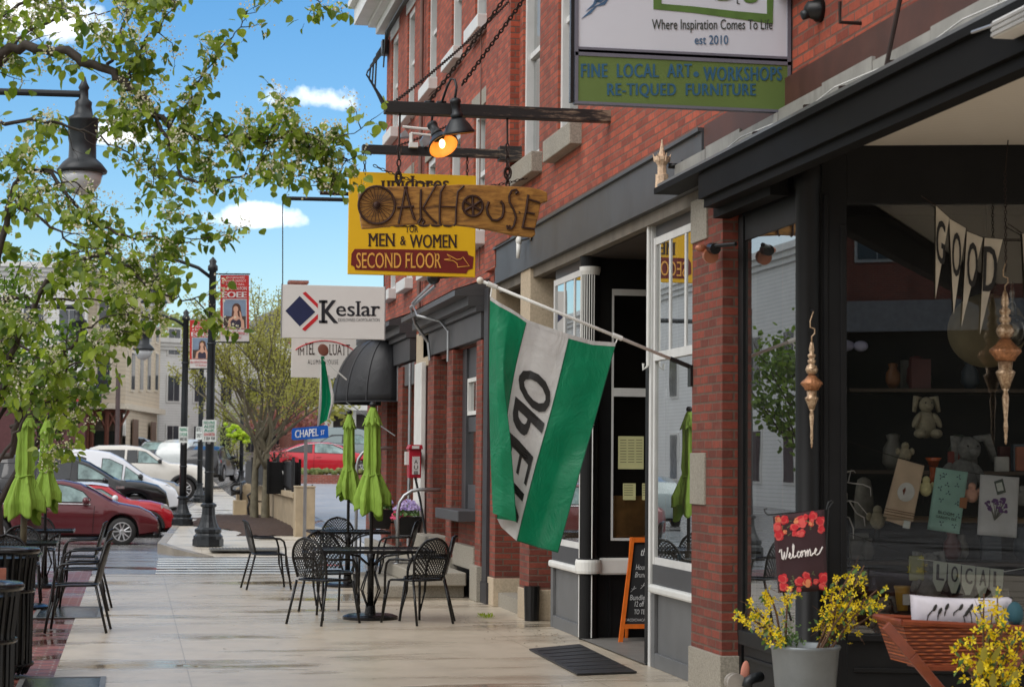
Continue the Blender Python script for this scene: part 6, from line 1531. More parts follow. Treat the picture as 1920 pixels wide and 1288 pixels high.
# parking signs
PSG = PM('sign_green_ink', S(60, 150, 120), .5); PSW = PM('parking_sign_white', S(220, 226, 222), .4)
def psign(lb, x0, y0, x1, y1, Y, lines):
    s_ = thing('parking_sign', lb, 'sign', atY(x0, y1, Y), 0, 'small parking signs')
    board('panel', x0, y0, x1, y1, Y, PSW, s_, .008)
    W_, H_ = x1 - x0, y1 - y0
    for i, (tx, c) in enumerate(lines):
        n = len(lines); ptxt('lettering', tx, x0 + W_ * .12, y0 + H_ * (.06 + i * .9 / n), x1 - W_ * .12, y0 + H_ * (.06 + (i + .72) * .9 / n), Y - .001, c, s_, bold=.02)
    f = MB(); f.box(atY((x0 + x1) / 2, y0, Y).x - .03, atY((x0 + x1) / 2, y0, Y).x + .03, Y + .009, Y + .10, atY(0, y1, Y).z, atY(0, y0, Y).z); f.build('bracket', STEEL, s_)
psign('parking time sign with green and red print on the corner lamp post', 379, 787, 406, 828, 39.0, [('NO PNS', PSG), ('ALISE', PSG), ('AoK', PSG), ('SUNOVIETER', RED), ('7 SEA 930', INK)])
psign('small parking sign on the lamp post behind the white van', 335, 800, 353, 830, 48.6, [('PARKING', PSG), ('2 HOUR', PSG), ('WE RE', INK)])
psign('tiny white sign on the slim middle lamp post', 367, 800, 379, 824, 67.8, [('NOTICE', INK), ('ONLY', INK)])
# Chapel Street sign
Yc = 40.6
cs = thing('street_sign', 'blue street name sign reading CHAPEL ST on a galvanised pole', 'street sign', atY(587, 1005, Yc))
a, b = atY(546, 824, Yc), atY(615, 799, Yc); f = MB()
pts = [atY(x, y, Yc) for x, y in ((547, 806), (549, 803), (612, 797), (615, 799), (616, 819), (613, 821), (550, 825), (547, 823))]
f.prism(pts[::-1], (0, .02, 0)); f.build('name_plate', PM('street_sign_blue', S(18, 92, 186), .35, var=.04), cs)
SGW = PM('reflective_white', S(230, 234, 240), .4)
txt('lettering', 'CHAPEL', atY(553, 821, Yc), (atY(597, 817, Yc) - atY(553, 821, Yc)).normalized(), Vector((0, 0, 1)), (atY(597, 817, Yc) - atY(553, 821, Yc)).length, 14.5 / 92, SGW, cs, bold=.03)
txt('lettering', 'ST', atY(601.5, 815, Yc), (atY(608.5, 814.4, Yc) - atY(601.5, 815, Yc)).normalized(), Vector((0, 0, 1)), 7.2 / 92, 8.5 / 92, SGW, cs, bold=.02)
f = MB(); f.box(atY(583, 0, Yc).x, atY(589, 0, Yc).x, Yc + .022, Yc + .05, -.06, atY(587, 812, Yc).z); f.build('post', STEEL, cs)

# low concrete wall, planter screens, handrail, bench at the corner
CWALL = PM('tan_concrete_wall', S(168, 152, 126), .8, var=.15, vs=3, bump=.2, grime=.45, coord='World')
wl = thing('retaining_wall', 'low tan concrete wall with a square end post behind the street sign', 'wall', (3.9, 43, 0))
pa = atY(553, 1003, 43); pb_ = atY(590, 1003, 43)
f = MB(); f.box(pa.x, pb_.x, 43, 43.5, -.1, 1.06); f.box(pa.x - .01, pb_.x + .01, 42.99, 43.51, 1.061, 1.10); f.build('end_post', CWALL, wl, bevel=.015)
f = MB(); wx0 = pa.x + .1; 
for i in range(3):
    y0, y1 = 43.51 + i * 4.5, 43.5 + (i + 1) * 4.5
    f.prism([(wx0 - .03 * i, y0, -.1), (wx0 + .2, y0, -.1), (wx0 + .2, y1, -.1), (wx0 - .03 * (i + 1), y1, -.1)], (0, 0, .92)); 
f.build('wall', CWALL, wl)
f = MB(); f.box(wx0 - .12, wx0 + .24, 43.515, 57, .825, .95); f.build('coping', CWALL, wl, bevel=.01)
sc = thing('planter_screen', 'black panelled screen standing on the tan concrete wall by the red sedan', 'screen', (wx0, 47, .95))
for i in range(4):
    y0 = 44.4 + i * 3.1; x_ = wx0 - .05 - .12 * i
    f = MB(); f.box(x_, x_ + .05, y0, y0 + 2.9, 1.0, 1.62); f.box(x_ - .03, x_ - .001, y0 + .1, y0 + 2.8, 1.06, 1.54); f.build('panel', BLACKP, sc)
    f = MB(); f.tube([(x_, y0 - .05, .95), (x_, y0 - .05, 1.72)], .035, 6); f.build('post', BLACKM, sc)
f = MB(); f.box(wx0 - .42, wx0 + .30, 47.0, 47.06, .86, 1.60); f.box(wx0 - .46, wx0 - .40, 46.95, 46.99, .86, 1.68); f.box(wx0 + .28, wx0 + .34, 46.95, 46.99, .86, 1.68); f.build('end_panel', BLACKP, sc)
f = MB()
for k in range(3): f.tube([(wx0 - .1 + .03 * k, 46.94, 1.4 - .2 * k), (wx0 - .04 + .03 * k, 46.94, 1.2 - .2 * k)], .012, 5)
f.build('stay', WHITEC, sc)
kb = thing('brick_planter', 'long low red brick planter under the bright red sedan', 'planter', (8, 78, .7))
f = MB(); f.box(6.4, 14, 77.6, 78.6, .4, road_z(8, 78) + .34); f.build('wall', BRICK_FAR, kb)
f = MB()
for i in range(160): f.ell((rnd.uniform(6.5, 13.8), rnd.uniform(77.8, 78.4), road_z(8, 78) + .38 + rnd.uniform(0, .16)), .12, .1, .1, 5, 3)
f.build('planting', leaf_mat('planter_green', S(92, 112, 58), S(134, 140, 84), .2), kb)
hr = thing('handrail', 'black looped handrail beside the low concrete steps near the twin-trunk tree', 'handrail', (2.3, 58, 0))
Yh = 57.0
f = MB()
for dz in (0, -.26):
    pts = [atY(480, 893 + dz * -65, Yh + 4), atY(452, 907 - dz * 65, Yh), atY(438, 908 - dz * 65, Yh), atY(434, 912 - dz * 60, Yh), atY(434, 918 - dz * 20, Yh), atY(440, 921 - dz * 10, Yh), atY(452, 920, Yh)]
    f.tube(pts, .04, 8)
f.tube([atY(452, 905, Yh), atY(452, 955, Yh)], .045, 8); f.build('rail', BLACKM, hr, smooth=True)
sw = thing('stair_wall', 'stepped tan concrete cheek wall below the looped black handrail', 'wall', atY(450, 968, Yh - .3))
z0 = walk_z(57); pA = atY(437, 960, Yh); 
f = MB(); f.box(pA.x, pA.x + .36, Yh - .4, Yh + .2, z0 - .1, z0 + .42); f.box(pA.x + .10, pA.x + 1.6, Yh + .201, Yh + .6, z0 - .1, z0 + .75); f.prism([(pA.x + .1, Yh + .3, z0 + .75), (pA.x + 1.6, Yh + .3, z0 + .75), (pA.x + 1.6, Yh + .3, z0 + 1.5)], (0, .3, 0)); f.build('wall', CWALL, sw, bevel=.01)
cb = thing('park_bench', 'dark bench with curled iron arms behind the twin tree trunks', 'bench', atY(470, 965, 54))
z0 = walk_z(54); pB = atY(466, 950, 54)
f = MB()
for k in range(3): f.box(pB.x, pB.x + 1.5, 53.9 + k * .14, 54.0 + k * .14, z0 + .44, z0 + .48)
f.build('seat', PM('dark_bench_wood', S(70, 54, 44), .6), cb)
f = MB()
for xx in (pB.x + .02, pB.x + 1.48): f.tube([(xx, 53.85, z0), (xx - .05, 53.85, z0 + .3), (xx, 53.85, z0 + .46), (xx - .06, 53.85, z0 + .62), (xx + .05, 53.85, z0 + .70), (xx + .25, 54.3, z0 + .9)], .03, 6)
f.build('frame', BLACKM, cb)

# ---- call box and flower baskets on the corner building
pc = atX(779, 868, XF - .35)
cx_ = thing('call_box', 'red and white call box fixed beside the white downpipe', 'call box', pc)
f = MB(); a = atY(767, 896, pc.y); b = atY(790, 842, pc.y); f.box(a.x, b.x, pc.y, pc.y + .22, a.z, b.z); f.prism([(a.x - .02, pc.y - .03, b.z), (b.x + .02, pc.y - .03, b.z), (b.x + .01, pc.y - .03, b.z + .06), (a.x + .01, pc.y - .03, b.z + .06)], (0, .27, 0)); f.build('case', PM('call_box_red', S(176, 26, 48), .4, grime=.2), cx_, bevel=.006)
f = MB(); W_ = b.x - a.x; f.box(a.x + W_ * .24, b.x - W_ * .12, pc.y - .005, pc.y - .001, a.z + .05, b.z - .10); f.box(a.x + W_ * .2, b.x - W_ * .2, pc.y - .036, pc.y - .031, b.z + .005, b.z + .045); f.build('face_plate', PM('pale_plate', S(214, 206, 204), .4), cx_)
for i, ch in enumerate(('A', 'U', '88', 'PR')):
    zz = b.z - .14 - i * .075 - .06; txt('lettering', ch, Vector((a.x + W_ * .40, pc.y - .006, zz)), Vector((1, 0, 0)), Vector((0, 0, 1)), W_ * .32, .055, INK, cx_)
f = MB(); f.box(a.x - .05, a.x - .001, pc.y + .03, pc.y + .12, a.z + .18, a.z + .36); f.build('handset', WHITEP, cx_); f = MB(); f.tube([(b.x - .05, pc.y + .2, a.z), (b.x + .02, pc.y + .2, a.z - .3), (XF - .14, pc.y + .2, .5)], .016, 6); f.build('cord', LAMPBLK, cx_)
PET = leaf_mat('petunia_lilac', S(150, 130, 200), S(206, 190, 232), .3); PEP = leaf_mat('petunia_pink', S(190, 40, 90), S(224, 90, 130), .3); PGR = leaf_mat('petunia_leaf', S(60, 92, 42), S(96, 130, 60), .3)
def basket(lb, px, py, X, wd):
    p = atX(px, py, X); g = thing('flower_box', lb, 'flower box', p, 0, 'petunia boxes on the front')
    s_ = FPX / p.y
    f = MB(); f.prism([p + Vector((-wd, -.18, 0)), p + Vector((wd, -.18, 0)), p + Vector((wd * .7, -.14, -.30)), p + Vector((-wd * .7, -.14, -.30))], (0, .34, 0)); f.tube([p + Vector((wd * .3, .05, -.2)), Vector((XF, p.y + .05, p.z - .2))], .015, 5); f.build('box', BLACKM, g)
    for nm, mt, n, zz in (('leaf_mass', PGR, 120, .02), ('bloom', PET, 150, .10), ('bloom', PEP, 70, .0)):
        f = MB()
        for i in range(n):
            a = rnd.uniform(0, 6.28); r = math.sqrt(rnd.random()); u = rnd.random()
            c = p + Vector((wd * 1.05 * r * math.cos(a), .2 * r * math.sin(a), zz + .13 * (1 - r * r) * u))
            if nm == 'bloom' and mt is PEP: c.x = p.x - wd * rnd.uniform(.0, 1.1); c.z -= .03
            nrm = Vector((rnd.gauss(0, .5), -1 + rnd.gauss(0, .4), .8)).normalized(); o = nrm.orthogonal().normalized(); q = nrm.cross(o); s2 = .026
            f.add([c + (o * math.cos(k * 1.2566) + q * math.sin(k * 1.2566)) * s2 + nrm * .006 for k in range(5)] + [c], [(k, (k + 1) % 5, 5) for k in range(5)])
        f.build(nm, mt, g)
basket('black flower box of lilac and pink petunias between the awning and the red call box', 713, 955, XF - .28, .19)
basket('black flower box of lilac petunias below the red call box', 765, 968, XF - .32, .19)
# ================================================================ SHOP WINDOW DISPLAY AND THINGS BY THE DOOR
# A-frame chalkboard, mat, menus
ORNG = PM('orange_frame', S(214, 104, 26), .45, var=.12, vs=20); CHALKB = PM('chalkboard', S(34, 34, 36), .75, var=.25, vs=5); CHK = PM('chalk', S(200, 200, 200), .9)
Ya_ = YW - .45
af = thing('chalkboard_sign', 'orange-framed chalkboard sign leaning by the shop entry', 'chalkboard', atY(1185, 1208, Ya_))
def aq(px, py, o=0.0):
    v = (1208 - py) / 203.0
    return atY(px, py, Ya_ + .22 * v - o)
TL, TR, BL, BR = (1183, 1007), (1234, 1007), (1158, 1210), (1218, 1210)
def am(u, v): return (BL[0] + (TL[0] - BL[0]) * v + ((BR[0] - BL[0]) * (1 - v) + (TR[0] - TL[0]) * v) * u, BL[1] + (TL[1] - BL[1]) * v)
def apoly(mb, uv, o, th): mb.prism([aq(*am(u, v), o) for u, v in uv], (0, -th, 0))
f = MB(); apoly(f, [(.0, 0), (.13, 0), (.11, 1), (0, 1)], .0, .03); apoly(f, [(.87, 0), (1, 0), (1, 1), (.89, 1)], .0, .03); apoly(f, [(.11, .955), (.89, .955), (.89, 1), (.11, 1)], .0, .029); apoly(f, [(.13, .16), (.87, .16), (.87, .20), (.13, .20)], .0, .029); f.build('frame', ORNG, af)
f = MB(); apoly(f, [(.12, .2), (.88, .2), (.89, .955), (.11, .955)], -.006, .012); f.build('board', CHALKB, af)
def atext(s_, u0, v0, u1, v1, **k):
    A, B, C_ = aq(*am(u0, v0), .008), aq(*am(u1, v0), .008), aq(*am(u0, v1), .008)
    txt('chalk_lettering', s_, A, (B - A).normalized(), (C_ - A).normalized(), (B - A).length, (C_ - A).length, CHK, af, **k)
atext('the', .42, .83, .72, .90, slant=.2, bold=.02); atext('Hours', .3, .70, .7, .75, slant=.1); atext('Brunch', .3, .63, .75, .68, slant=.2); atext('Bundles', .22, .42, .78, .47); atext('12 off', .4, .36, .7, .41, bold=.01); atext('TO TE', .4, .29, .75, .335, bold=.01); atext('DRCDICHACAR', .15, .225, .85, .25)
f = MB()
for (u, v) in ((.3, .52), (.62, .55)):
    for k in range(4): A, B = aq(*am(u, v), .009), aq(*am(u + .09 * math.cos(k * 1.2), v + .03 * math.sin(k * 1.2 + .5)), .009); f.tube([A, B], .0025, 4)
f.build('chalk_mark', CHK, af)
f = MB()
for u in (.02, .96):
    p_ = aq(*am(u, 1), -.03); q_ = aq(*am(u, 0)); f.tube([p_, (p_.x, Ya_ + .42, q_.z)], .018, 6)
f.build('rear_leg', ORNG, af)
RUB = PM('black_rubber_mat', S(40, 40, 42), .45, var=.2, vs=6, bump=.2, bs=60)
M4 = [atZ(x, y, .006) for x, y in ((992, 1218), (1087, 1209), (1194, 1261), (1082, 1265))]
mt_ = thing('door_mat', 'black ribbed rubber mat lying at an angle before the shop entry', 'mat', M4[0])
f = MB(); f.prism(M4[::-1], (0, 0, .012)); f.build('mat', RUB, mt_)
f = MB()
for k in range(1, 8):
    u = k / 8; a, b = M4[0].lerp(M4[3], u), M4[1].lerp(M4[2], u); f.tube([a.lerp(b, .06) + Vector((0, 0, .0125)), a.lerp(b, .94) + Vector((0, 0, .0125))], .006, 4)
f.build('rib', PM('worn_rubber_rib', S(86, 86, 88), .5), mt_)
MENU = PM('pale_yellow_paper', S(206, 204, 150), .7, var=.04); LNT = PM('faint_print', S(120, 118, 90), .8)
for i, (x0, y0, x1, y1, lb) in enumerate(((1159, 818, 1207, 879, 'large pale yellow menu sheet taped inside the entry glass'), (1168, 906, 1192, 937, 'small pale yellow notice taped below the menu sheet'), (1204, 906, 1214, 937, 'second small yellow notice at the right edge of the entry glass'))):
    mn = thing('menu_sheet', lb, 'menu', atY(x0, y1, YW + .02), 0, 'paper notices on the glass'); board('paper', x0, y0, x1, y1, YW + .022, MENU, mn, .003)
    f = MB()
    for k in range(9 if i == 0 else 5):
        yy = y0 + (y1 - y0) * (.10 + .085 * k * (1 if i == 0 else 1.7))
        for c in range(3 if i == 0 else 1): xa_ = x0 + (x1 - x0) * (.08 + .31 * c); f.prism([atY(xa_, yy + 1.2, YW + .0215), atY(xa_ + (x1 - x0) * (.24 if i == 0 else .7), yy + 1.2, YW + .0215), atY(xa_ + (x1 - x0) * (.24 if i == 0 else .7), yy, YW + .0215), atY(xa_, yy, YW + .0215)], (0, -.001, 0))
    f.build('print', LNT, mn)
# books, box and a warm bulb behind the near bay window
XD = XB + .14
def dbook(px0, py0, px1, py1, mat, lb, cat, nm, X=XD, lean=.02, stripe=None):
    p0, p1 = atX(px0, py1, X), atX(px1, py0, X); g = thing(nm, lb, cat, p0)
    f = MB(); f.prism([(X, p0.y, p0.z), (X, p1.y, p0.z), (X + lean, p1.y, p1.z), (X + lean, p0.y, p1.z)], (.03, 0, 0)); f.build('cover', mat, g)
    if stripe:
        yy = (p0.y + p1.y) / 2; f = MB(); dy = abs(p1.y - p0.y) * .22; f.prism([(X - .004 + lean * .1, yy - dy, p0.z + .04), (X - .004 + lean * .1, yy + dy, p0.z + .04), (X - .004 + lean * .9, yy + dy, p1.z - .04), (X - .004 + lean * .9, yy - dy, p1.z - .04)], (.002, 0, 0)); f.build('spine_title', stripe, g)
GBK = PM('grey_book', S(128, 126, 124), .6); BBK = PM('blue_label', S(110, 176, 206), .5)
dbook(1247, 1040, 1262, 1106, GBK, 'grey book with a blue spine label, left one in the bay window', 'book', 'book', stripe=BBK)
dbook(1262, 1030, 1279, 1110, GBK, 'grey book with a pale blue spine label, right one in the bay window', 'book', 'book', stripe=BBK)
dbook(1280, 1020, 1303, 1118, PM('cardboard', S(186, 156, 124), .8), 'cardboard box standing at the right of the bay window display', 'box', 'cardboard_box')
p = atX(1270, 598, XF + .5); wb_ = thing('pendant_bulb', 'small glowing bulb seen through the upper bay window', 'lamp', p)
f = MB(); f.ell(p, .035, .035, .05, 12, 8); f.build('bulb', emis_mat('room_bulb', (1, .72, .42), 9), wb_, smooth=True); f = MB(); f.tube([p + Vector((0, 0, .05)), p + Vector((0, 0, .9))], .008, 5); f.build('cord', BLACKM, wb_)
p = atX(1058, 1035, XB + .2); cp_ = thing('timber_display', 'carved timber boards in the far bay window below the flag', 'display', p)
f = MB()
for k in range(7): f.box(XB + .2, XB + .24, yF0 + .1 + k * .2, yF0 + .28 + k * .2, .84, 1.16 + .06 * (k % 3))
f.build('boards', OAK.m, cp_)

# hanging finial ornaments
FIN = NT('bronze_ornament'); v = FIN.pos((1, 1, 1)); nz = FIN.noise(60, 3, .7, v); sp3 = FIN.n('ShaderNodeSeparateXYZ'); FIN.l(v, sp3.inputs[0])
an = FIN.n('ShaderNodeMath', operation='ARCTAN2'); FIN.l(sp3.outputs[1], an.inputs[0]); FIN.l(sp3.outputs[0], an.inputs[1])
FIN.base(FIN.ramp(nz, [(.3, S(120, 84, 58)), (.6, S(196, 170, 140))])); FIN.rough(.35); FIN.p.inputs['Metallic'].default_value = .55; FIN.bump(nz, .3, .004)
FIN2 = PM('copper_gadroon', S(170, 118, 82), .4, .5, var=.45, vs=40)
def finial(px, py0, py1, Y, lb):
    p1_, p0_ = atY(px, py0, Y), atY(px, py1, Y); H = p1_.z - p0_.z
    g = thing('hanging_ornament', lb, 'ornament', p0_, 0, 'turned finial ornaments')
    k = H; kr = H / .86
    pr = [(.004, 0), (.008, .02), (.006, .03), (.011, .05), (.008, .07), (.012, .09), (.013, .12), (.010, .16), (.020, .30), (.012, .345), (.022, .36)]
    f = MB(); f.lathe([(r * kr, z * k) for r, z in pr], p0_, 16); f.lathe([(r * kr, z * k) for r, z in [(.022, .361), (.036, .41), (.052, .455), (.056, .47), (.038, .485), (.042, .54)]], p0_, 20); f.lathe([(r * kr, z * k) for r, z in [(.02, .685), (.04, .70), (.052, .735), (.04, .77), (.02, .785), (.03, .795), (.034, .82), (.02, .835), (.03, .85), (.034, .87), (.016, .89), (.024, .92), (.016, .97), (.014, .98), (.006, 1.0)]], p0_, 20); f.build('turned_stem', FIN.m, g, smooth=True)
    f = MB(); f.lathe([(r * kr, z * k) for r, z in [(.05, .541), (.06, .565), (.086, .60), (.083, .615), (.05, .65), (.028, .684)]], p0_, 48, sq=lambda th, z: 1 + .05 * math.cos(16 * th)); f.build('gadroon_bowl', FIN2, g, smooth=True)
    f = MB(); t_ = p0_ + Vector((0, 0, k)); f.tube([t_, t_ + Vector((0, 0, .03)), t_ + Vector((.02, 0, .05)), t_ + Vector((0.02, 0, .08)), t_ + Vector((-.01, 0, .09)), t_ + Vector((-.01, 0, .13)), t_ + Vector((.012, 0, .19))], .0045, 6); f.build('hook', FIN.m, g, smooth=True)
    return p0_, k
p0_, k_ = finial(1522, 640, 840, gp(.19, 2, .2).y, 'turned bronze finial ornament hanging on the black post left of the display window')
f = MB(); tt = Vector((p0_.x + .01, p0_.y, p0_.z + k_ + .19)); f.tube([tt, tt + Vector((.03, .12, .02)), tt + Vector((.05, .22, .0)), tt + Vector((.05, .2, -.12))], .008, 6); tag(f.build('wall_hook', BLACKM), 'black iron hook on the post holding the left finial ornament', 'hook')
finial(1886, 545, 833, gwin(1886, 690, .25).y, 'larger turned bronze finial ornament hanging before the display window at right')
p = gwin(1886, 545, .25); f = MB(); chain(f, p + Vector((0, 0, .12)), p + Vector((0, 0, .75)), 0, .03, .003); f.tube([p + Vector((0, .0, .75)), p + Vector((.1, .1, 1.3)), p + Vector((0.1, .2, 1.6))], .004, 5); tag(f.build('hanging_chain', CHAIN), 'fine chain from the soffit holding the right finial ornament', 'chain')
p = gwin(1898, 620, -.12); gl_ = thing('glass_globe', 'silvery globe ornament behind the right finial', 'ornament', p)
f = MB(); f.ell(p, .10, .10, .11, 20, 12); f.lathe([(.03, .1), (.03, .16), (.012, .2), (.02, .24), (.004, .32)], p, 12); f.build('globe', PM('mercury_glass', S(150, 146, 136), .25, .7, var=.2, vs=30), gl_, smooth=True)

# bunting
BUNT = cloth_mat('cream_bunting', S(216, 206, 188), .25); BUNT2 = cloth_mat('pale_bunting', S(206, 214, 200), .25)
def pennants(word, pix, mat, o, lb0, group, h=1.0):
    th_ = thing('bunting', lb0, 'bunting', gwin(pix[0][0][0], pix[0][0][1], o))
    cord = []
    for ch, ((x0, y0), (x1, y1), (xt, yt), (lx0, ly0, lx1, ly1)) in zip(word, pix):
        A, B, C_ = gwin(x0, y0, o), gwin(x1, y1, o), gwin(xt, yt, o)
        f = MB(); f.prism([A, C_, B], gp(0, 0, .003) - gp(0, 0, 0)); f.build('pennant', mat, th_)
        if ch != ' ':
            a, b, c = gwin(lx0, ly1, o + .006), gwin(lx1, ly1 + (y1 - y0) * .5, o + .006), gwin(lx0 + (lx1 - lx0) * .12, ly0, o + .006)
            txt('letter', ch, a, (b - a).normalized(), (c - a).normalized(), (b - a).length, (c - a).length, INK, th_, bold=.03)
        cord += [A, B]
    f = MB(); f.tube([cord[0] + Vector((-.1, .0, .06))] + cord + [cord[-1] + Vector((.12, -.03, .0))], .0035, 5); f.build('cord', CHAIN, th_)
pennants('GOOD', [((1755, 386), (1780, 409), (1754, 560), (1754, 408, 1771, 488)), ((1780, 410), (1811, 428), (1788, 590), (1784, 432, 1801, 514)), ((1813, 434), (1843, 446), (1803, 612), (1812, 452, 1832, 536)), ((1846, 446), (1880, 449), (1837, 628), (1842, 462, 1868, 546))], BUNT, .02, 'cream pennant bunting spelling GOOD across the display window', 'b')
p_ = gwin(1919, 440, .02)
pennants(' ', [((1917, 438), (1945, 440), (1925, 600), (0, 0, 1, 1))], BUNT, .02, 'next cream pennant cut off by the right edge of the picture', 'b')
def lpen(word, xs, y0, y1, lb):
    th_ = thing('bunting', lb, 'bunting', gwin(xs[0], y0, -.1)); o = -.10; n = len(word)
    for i, ch in enumerate(word):
        xa_, xb_ = xs[i], xs[i + 1] - 2; ya_ = y0 + i * 3.4; h_ = y1 - y0
        pts = [(xa_, ya_), (xb_, ya_ + 3), (xb_ - 2, ya_ + h_ * .62), ((xa_ + xb_) / 2 + 2, ya_ + h_), ((xa_ + xb_) / 2 - 6, ya_ + h_), (xa_ - 1, ya_ + h_ * .66)]
        f = MB(); f.prism([gwin(x, y, o) for x, y in pts][::-1], gp(0, 0, .003) - gp(0, 0, 0)); f.build('pennant', BUNT2, th_)
        a, b, c = gwin(xa_ + 5, ya_ + h_ * .62, o + .006), gwin(xb_ - 6, ya_ + h_ * .62 + 2, o + .006), gwin(xa_ + 6, ya_ + h_ * .10, o + .006)
        txt('letter', ch, a, (b - a).normalized(), (c - a).normalized(), (b - a).length, (c - a).length, INK, th_, bold=.04)
    f = MB(); f.tube([gwin(1720, 1048, o), gwin(xs[0], y0, o), gwin(xs[-1], y0 + 20, o), gwin(xs[-1] + 60, y0 + 10, o)], .003, 5); f.build('cord', WHITEC, th_)
lpen('LOCAL', [1750, 1778, 1804, 1831, 1857, 1884], 1051, 1108, 'pale pennant bunting spelling LOCAL low in the display window')

# tea towels hung on a line
def towel(lb, corners, c, o=-.09, fold=None, deco=None):
    g = thing('tea_towel', lb, 'towel', gwin(*corners[3], o), 0, 'tea towels in the display window')
    TLc, TRc, BRc, BLc = [Vector((*q, 0)) for q in corners]
    def tp(u, v, oo=0.0):
        q = TLc.lerp(TRc, u).lerp(BLc.lerp(BRc, u), v); return gwin(q.x, q.y, o + oo + .012 * math.sin(u * 7) * v)
    f = MB(); f.grid(lambda u, v: tp(u, v), 10, 14); f.build('cloth', c, g, smooth=True, solid=.006)
    if fold: f = MB(); f.grid(lambda u, v: gwin(*(Vector((*fold[0], 0)).lerp(Vector((*fold[1], 0)), u).lerp(Vector((*fold[3], 0)).lerp(Vector((*fold[2], 0)), u), v)).xy, o - .02), 6, 8); f.build('back_fold', c, g, solid=.006)
    if deco: deco(g, tp)
TWT = cloth_mat('oat_linen', S(226, 202, 174), .2, .85); TWM = cloth_mat('mint_linen', S(170, 214, 202), .2, .85); TWW = cloth_mat('white_linen', S(226, 228, 230), .2, .85)
def blot(mb, tp, u, v, r, n=10, asp=.5, o=.010, rot=0):
    mb.add([tp(u + r * math.cos(k * 2 * PI / n + rot), v + r * asp * math.sin(k * 2 * PI / n + rot), o) for k in range(n)], [tuple(range(n - 1, -1, -1))])
def d1(g, tp):
    f = MB(); blot(f, tp, .56, .52, .30, 24, .55, .012); f.build('round_patch', PM('patch_white', S(214, 214, 210), .7), g)
    f = MB(); blot(f, tp, .62, .53, .09, 10, .5, .016); f.build('motif', PM('leaf_print', S(96, 130, 60), .7), g)
    f = MB(); f.add([tp(.50, .58, .016), tp(.42, .50, .016), tp(.5, .44, .016), tp(.56, .52, .016)], [(0, 1, 2, 3)]); f.build('motif', PM('rust_print', S(120, 60, 40), .7), g)
    f = MB()
    for v in (.86, .90, .95): f.tube([tp(i / 8, v, .012) for i in range(9)], .0035, 4)
    f.build('stripe', PM('towel_stripe', S(140, 112, 88), .8), g)
    f = MB(); f.add([tp(.70, 1.0, .02), tp(.92, 1.0, .02), tp(.92, 1.13, .02), tp(.70, 1.13, .02)], [(3, 2, 1, 0)]); f.build('price_tag', PM('tag_white', S(216, 222, 216), .7), g)
def d2(g, tp):
    q = random.Random(4); f = MB()
    for u, v in ((.3, .1), (.75, .1), (.72, .24), (.22, .32), (.42, .25), (.48, .38), (.3, .5), (.8, .52), (.88, .72), (.4, .87), (.8, .88), (.2, .14)):
        a = q.uniform(0, 6)
        for s_ in (0, 2.2, 4.0): f.add([tp(u, v, .011), tp(u + .09 * math.cos(a + s_), v + .045 * math.sin(a + s_), .012), tp(u + .07 * math.cos(a + s_ + .6), v + .04 * math.sin(a + s_ + .6), .012)], [(2, 1, 0)])
    f.build('bird_print', PM('bird_print', S(78, 100, 108), .8), g)
    f = MB(); f.add([tp(.86, .42, .014), tp(1.1, .40, .014), tp(1.1, .58, .014), tp(.88, .58, .014)], [(3, 2, 1, 0)]); f.build('tag', PM('leather_tag', S(160, 106, 70), .7), g)
    a, b, c = tp(.25, .72, .012), tp(.75, .735, .012), tp(.25, .67, .012)
    txt('lettering', 'BLOOM', a, (b - a).normalized(), (c - a).normalized(), (b - a).length, (c - a).length, INK, g); a, b, c = tp(.2, .79, .012), tp(.85, .80, .012), tp(.2, .75, .012); txt('lettering', 'GARDEN BEE', a, (b - a).normalized(), (c - a).normalized(), (b - a).length, (c - a).length, INK, g)
def d3(g, tp):
    PU = PM('lavender_print', S(108, 78, 128), .8); GN = PM('stem_print', S(104, 104, 100), .8); q = random.Random(5)
    f = MB(); f2 = MB()
    for k in range(15):
        u, v = .45 + q.uniform(-.26, .26), .42 + q.uniform(-.06, .16); f.tube([tp(.42, .74, .010), tp((u + .42) / 2 + .02, (v + .70) / 2, .010), tp(u, v, .010)], .0022, 4)
        for j in range(4): blot(f2, tp, u + q.uniform(-.04, .04), v + q.uniform(-.03, .04), .035, 7, .6, .011 + .0004 * j)
    f.build('stem_print', GN, g); f2.build('flower_print', PU, g)
    f = MB(); f.add([tp(.36, .10, .012), tp(.58, .04, .012), tp(.68, .26, .012), tp(.46, .32, .012)], [(3, 2, 1, 0)]); f.build('tag', PM('tag_grey', S(96, 104, 98), .8), g)
    f = MB(); f.add([tp(.41, .13, .014), tp(.56, .10, .014), tp(.62, .23, .014), tp(.47, .26, .014)], [(3, 2, 1, 0)]); f.build('tag_paper', PM('tag_white', S(216, 222, 216)), g)
towel('oat coloured tea towel with a round white patch, left on the line', [(1684, 859), (1733, 873), (1712, 978), (1656, 968)], TWT, fold=[(1690, 870), (1728, 880), (1706, 990), (1661, 975)], deco=d1)
towel('mint green tea towel printed with birds, middle on the line', [(1755, 876), (1815, 885), (1799, 1001), (1739, 992)], TWM, deco=d2)
towel('white tea towel printed with a bunch of lavender, right on the line', [(1838, 889), (1911, 895), (1906, 1008), (1832, 1002)], TWW, deco=d3)
f = MB(); f.tube([gwin(x, y, -.09) for x, y in ((1585, 826), (1684, 858), (1755, 876), (1838, 889), (1925, 897))], .0025, 5); f.tube([gwin(1580, 995, -.1), gwin(1690, 1035, -.1)], .0025, 5); tag(f.build('hanging_line', CHAIN), 'thin cord strung behind the display glass carrying the tea towels', 'cord')
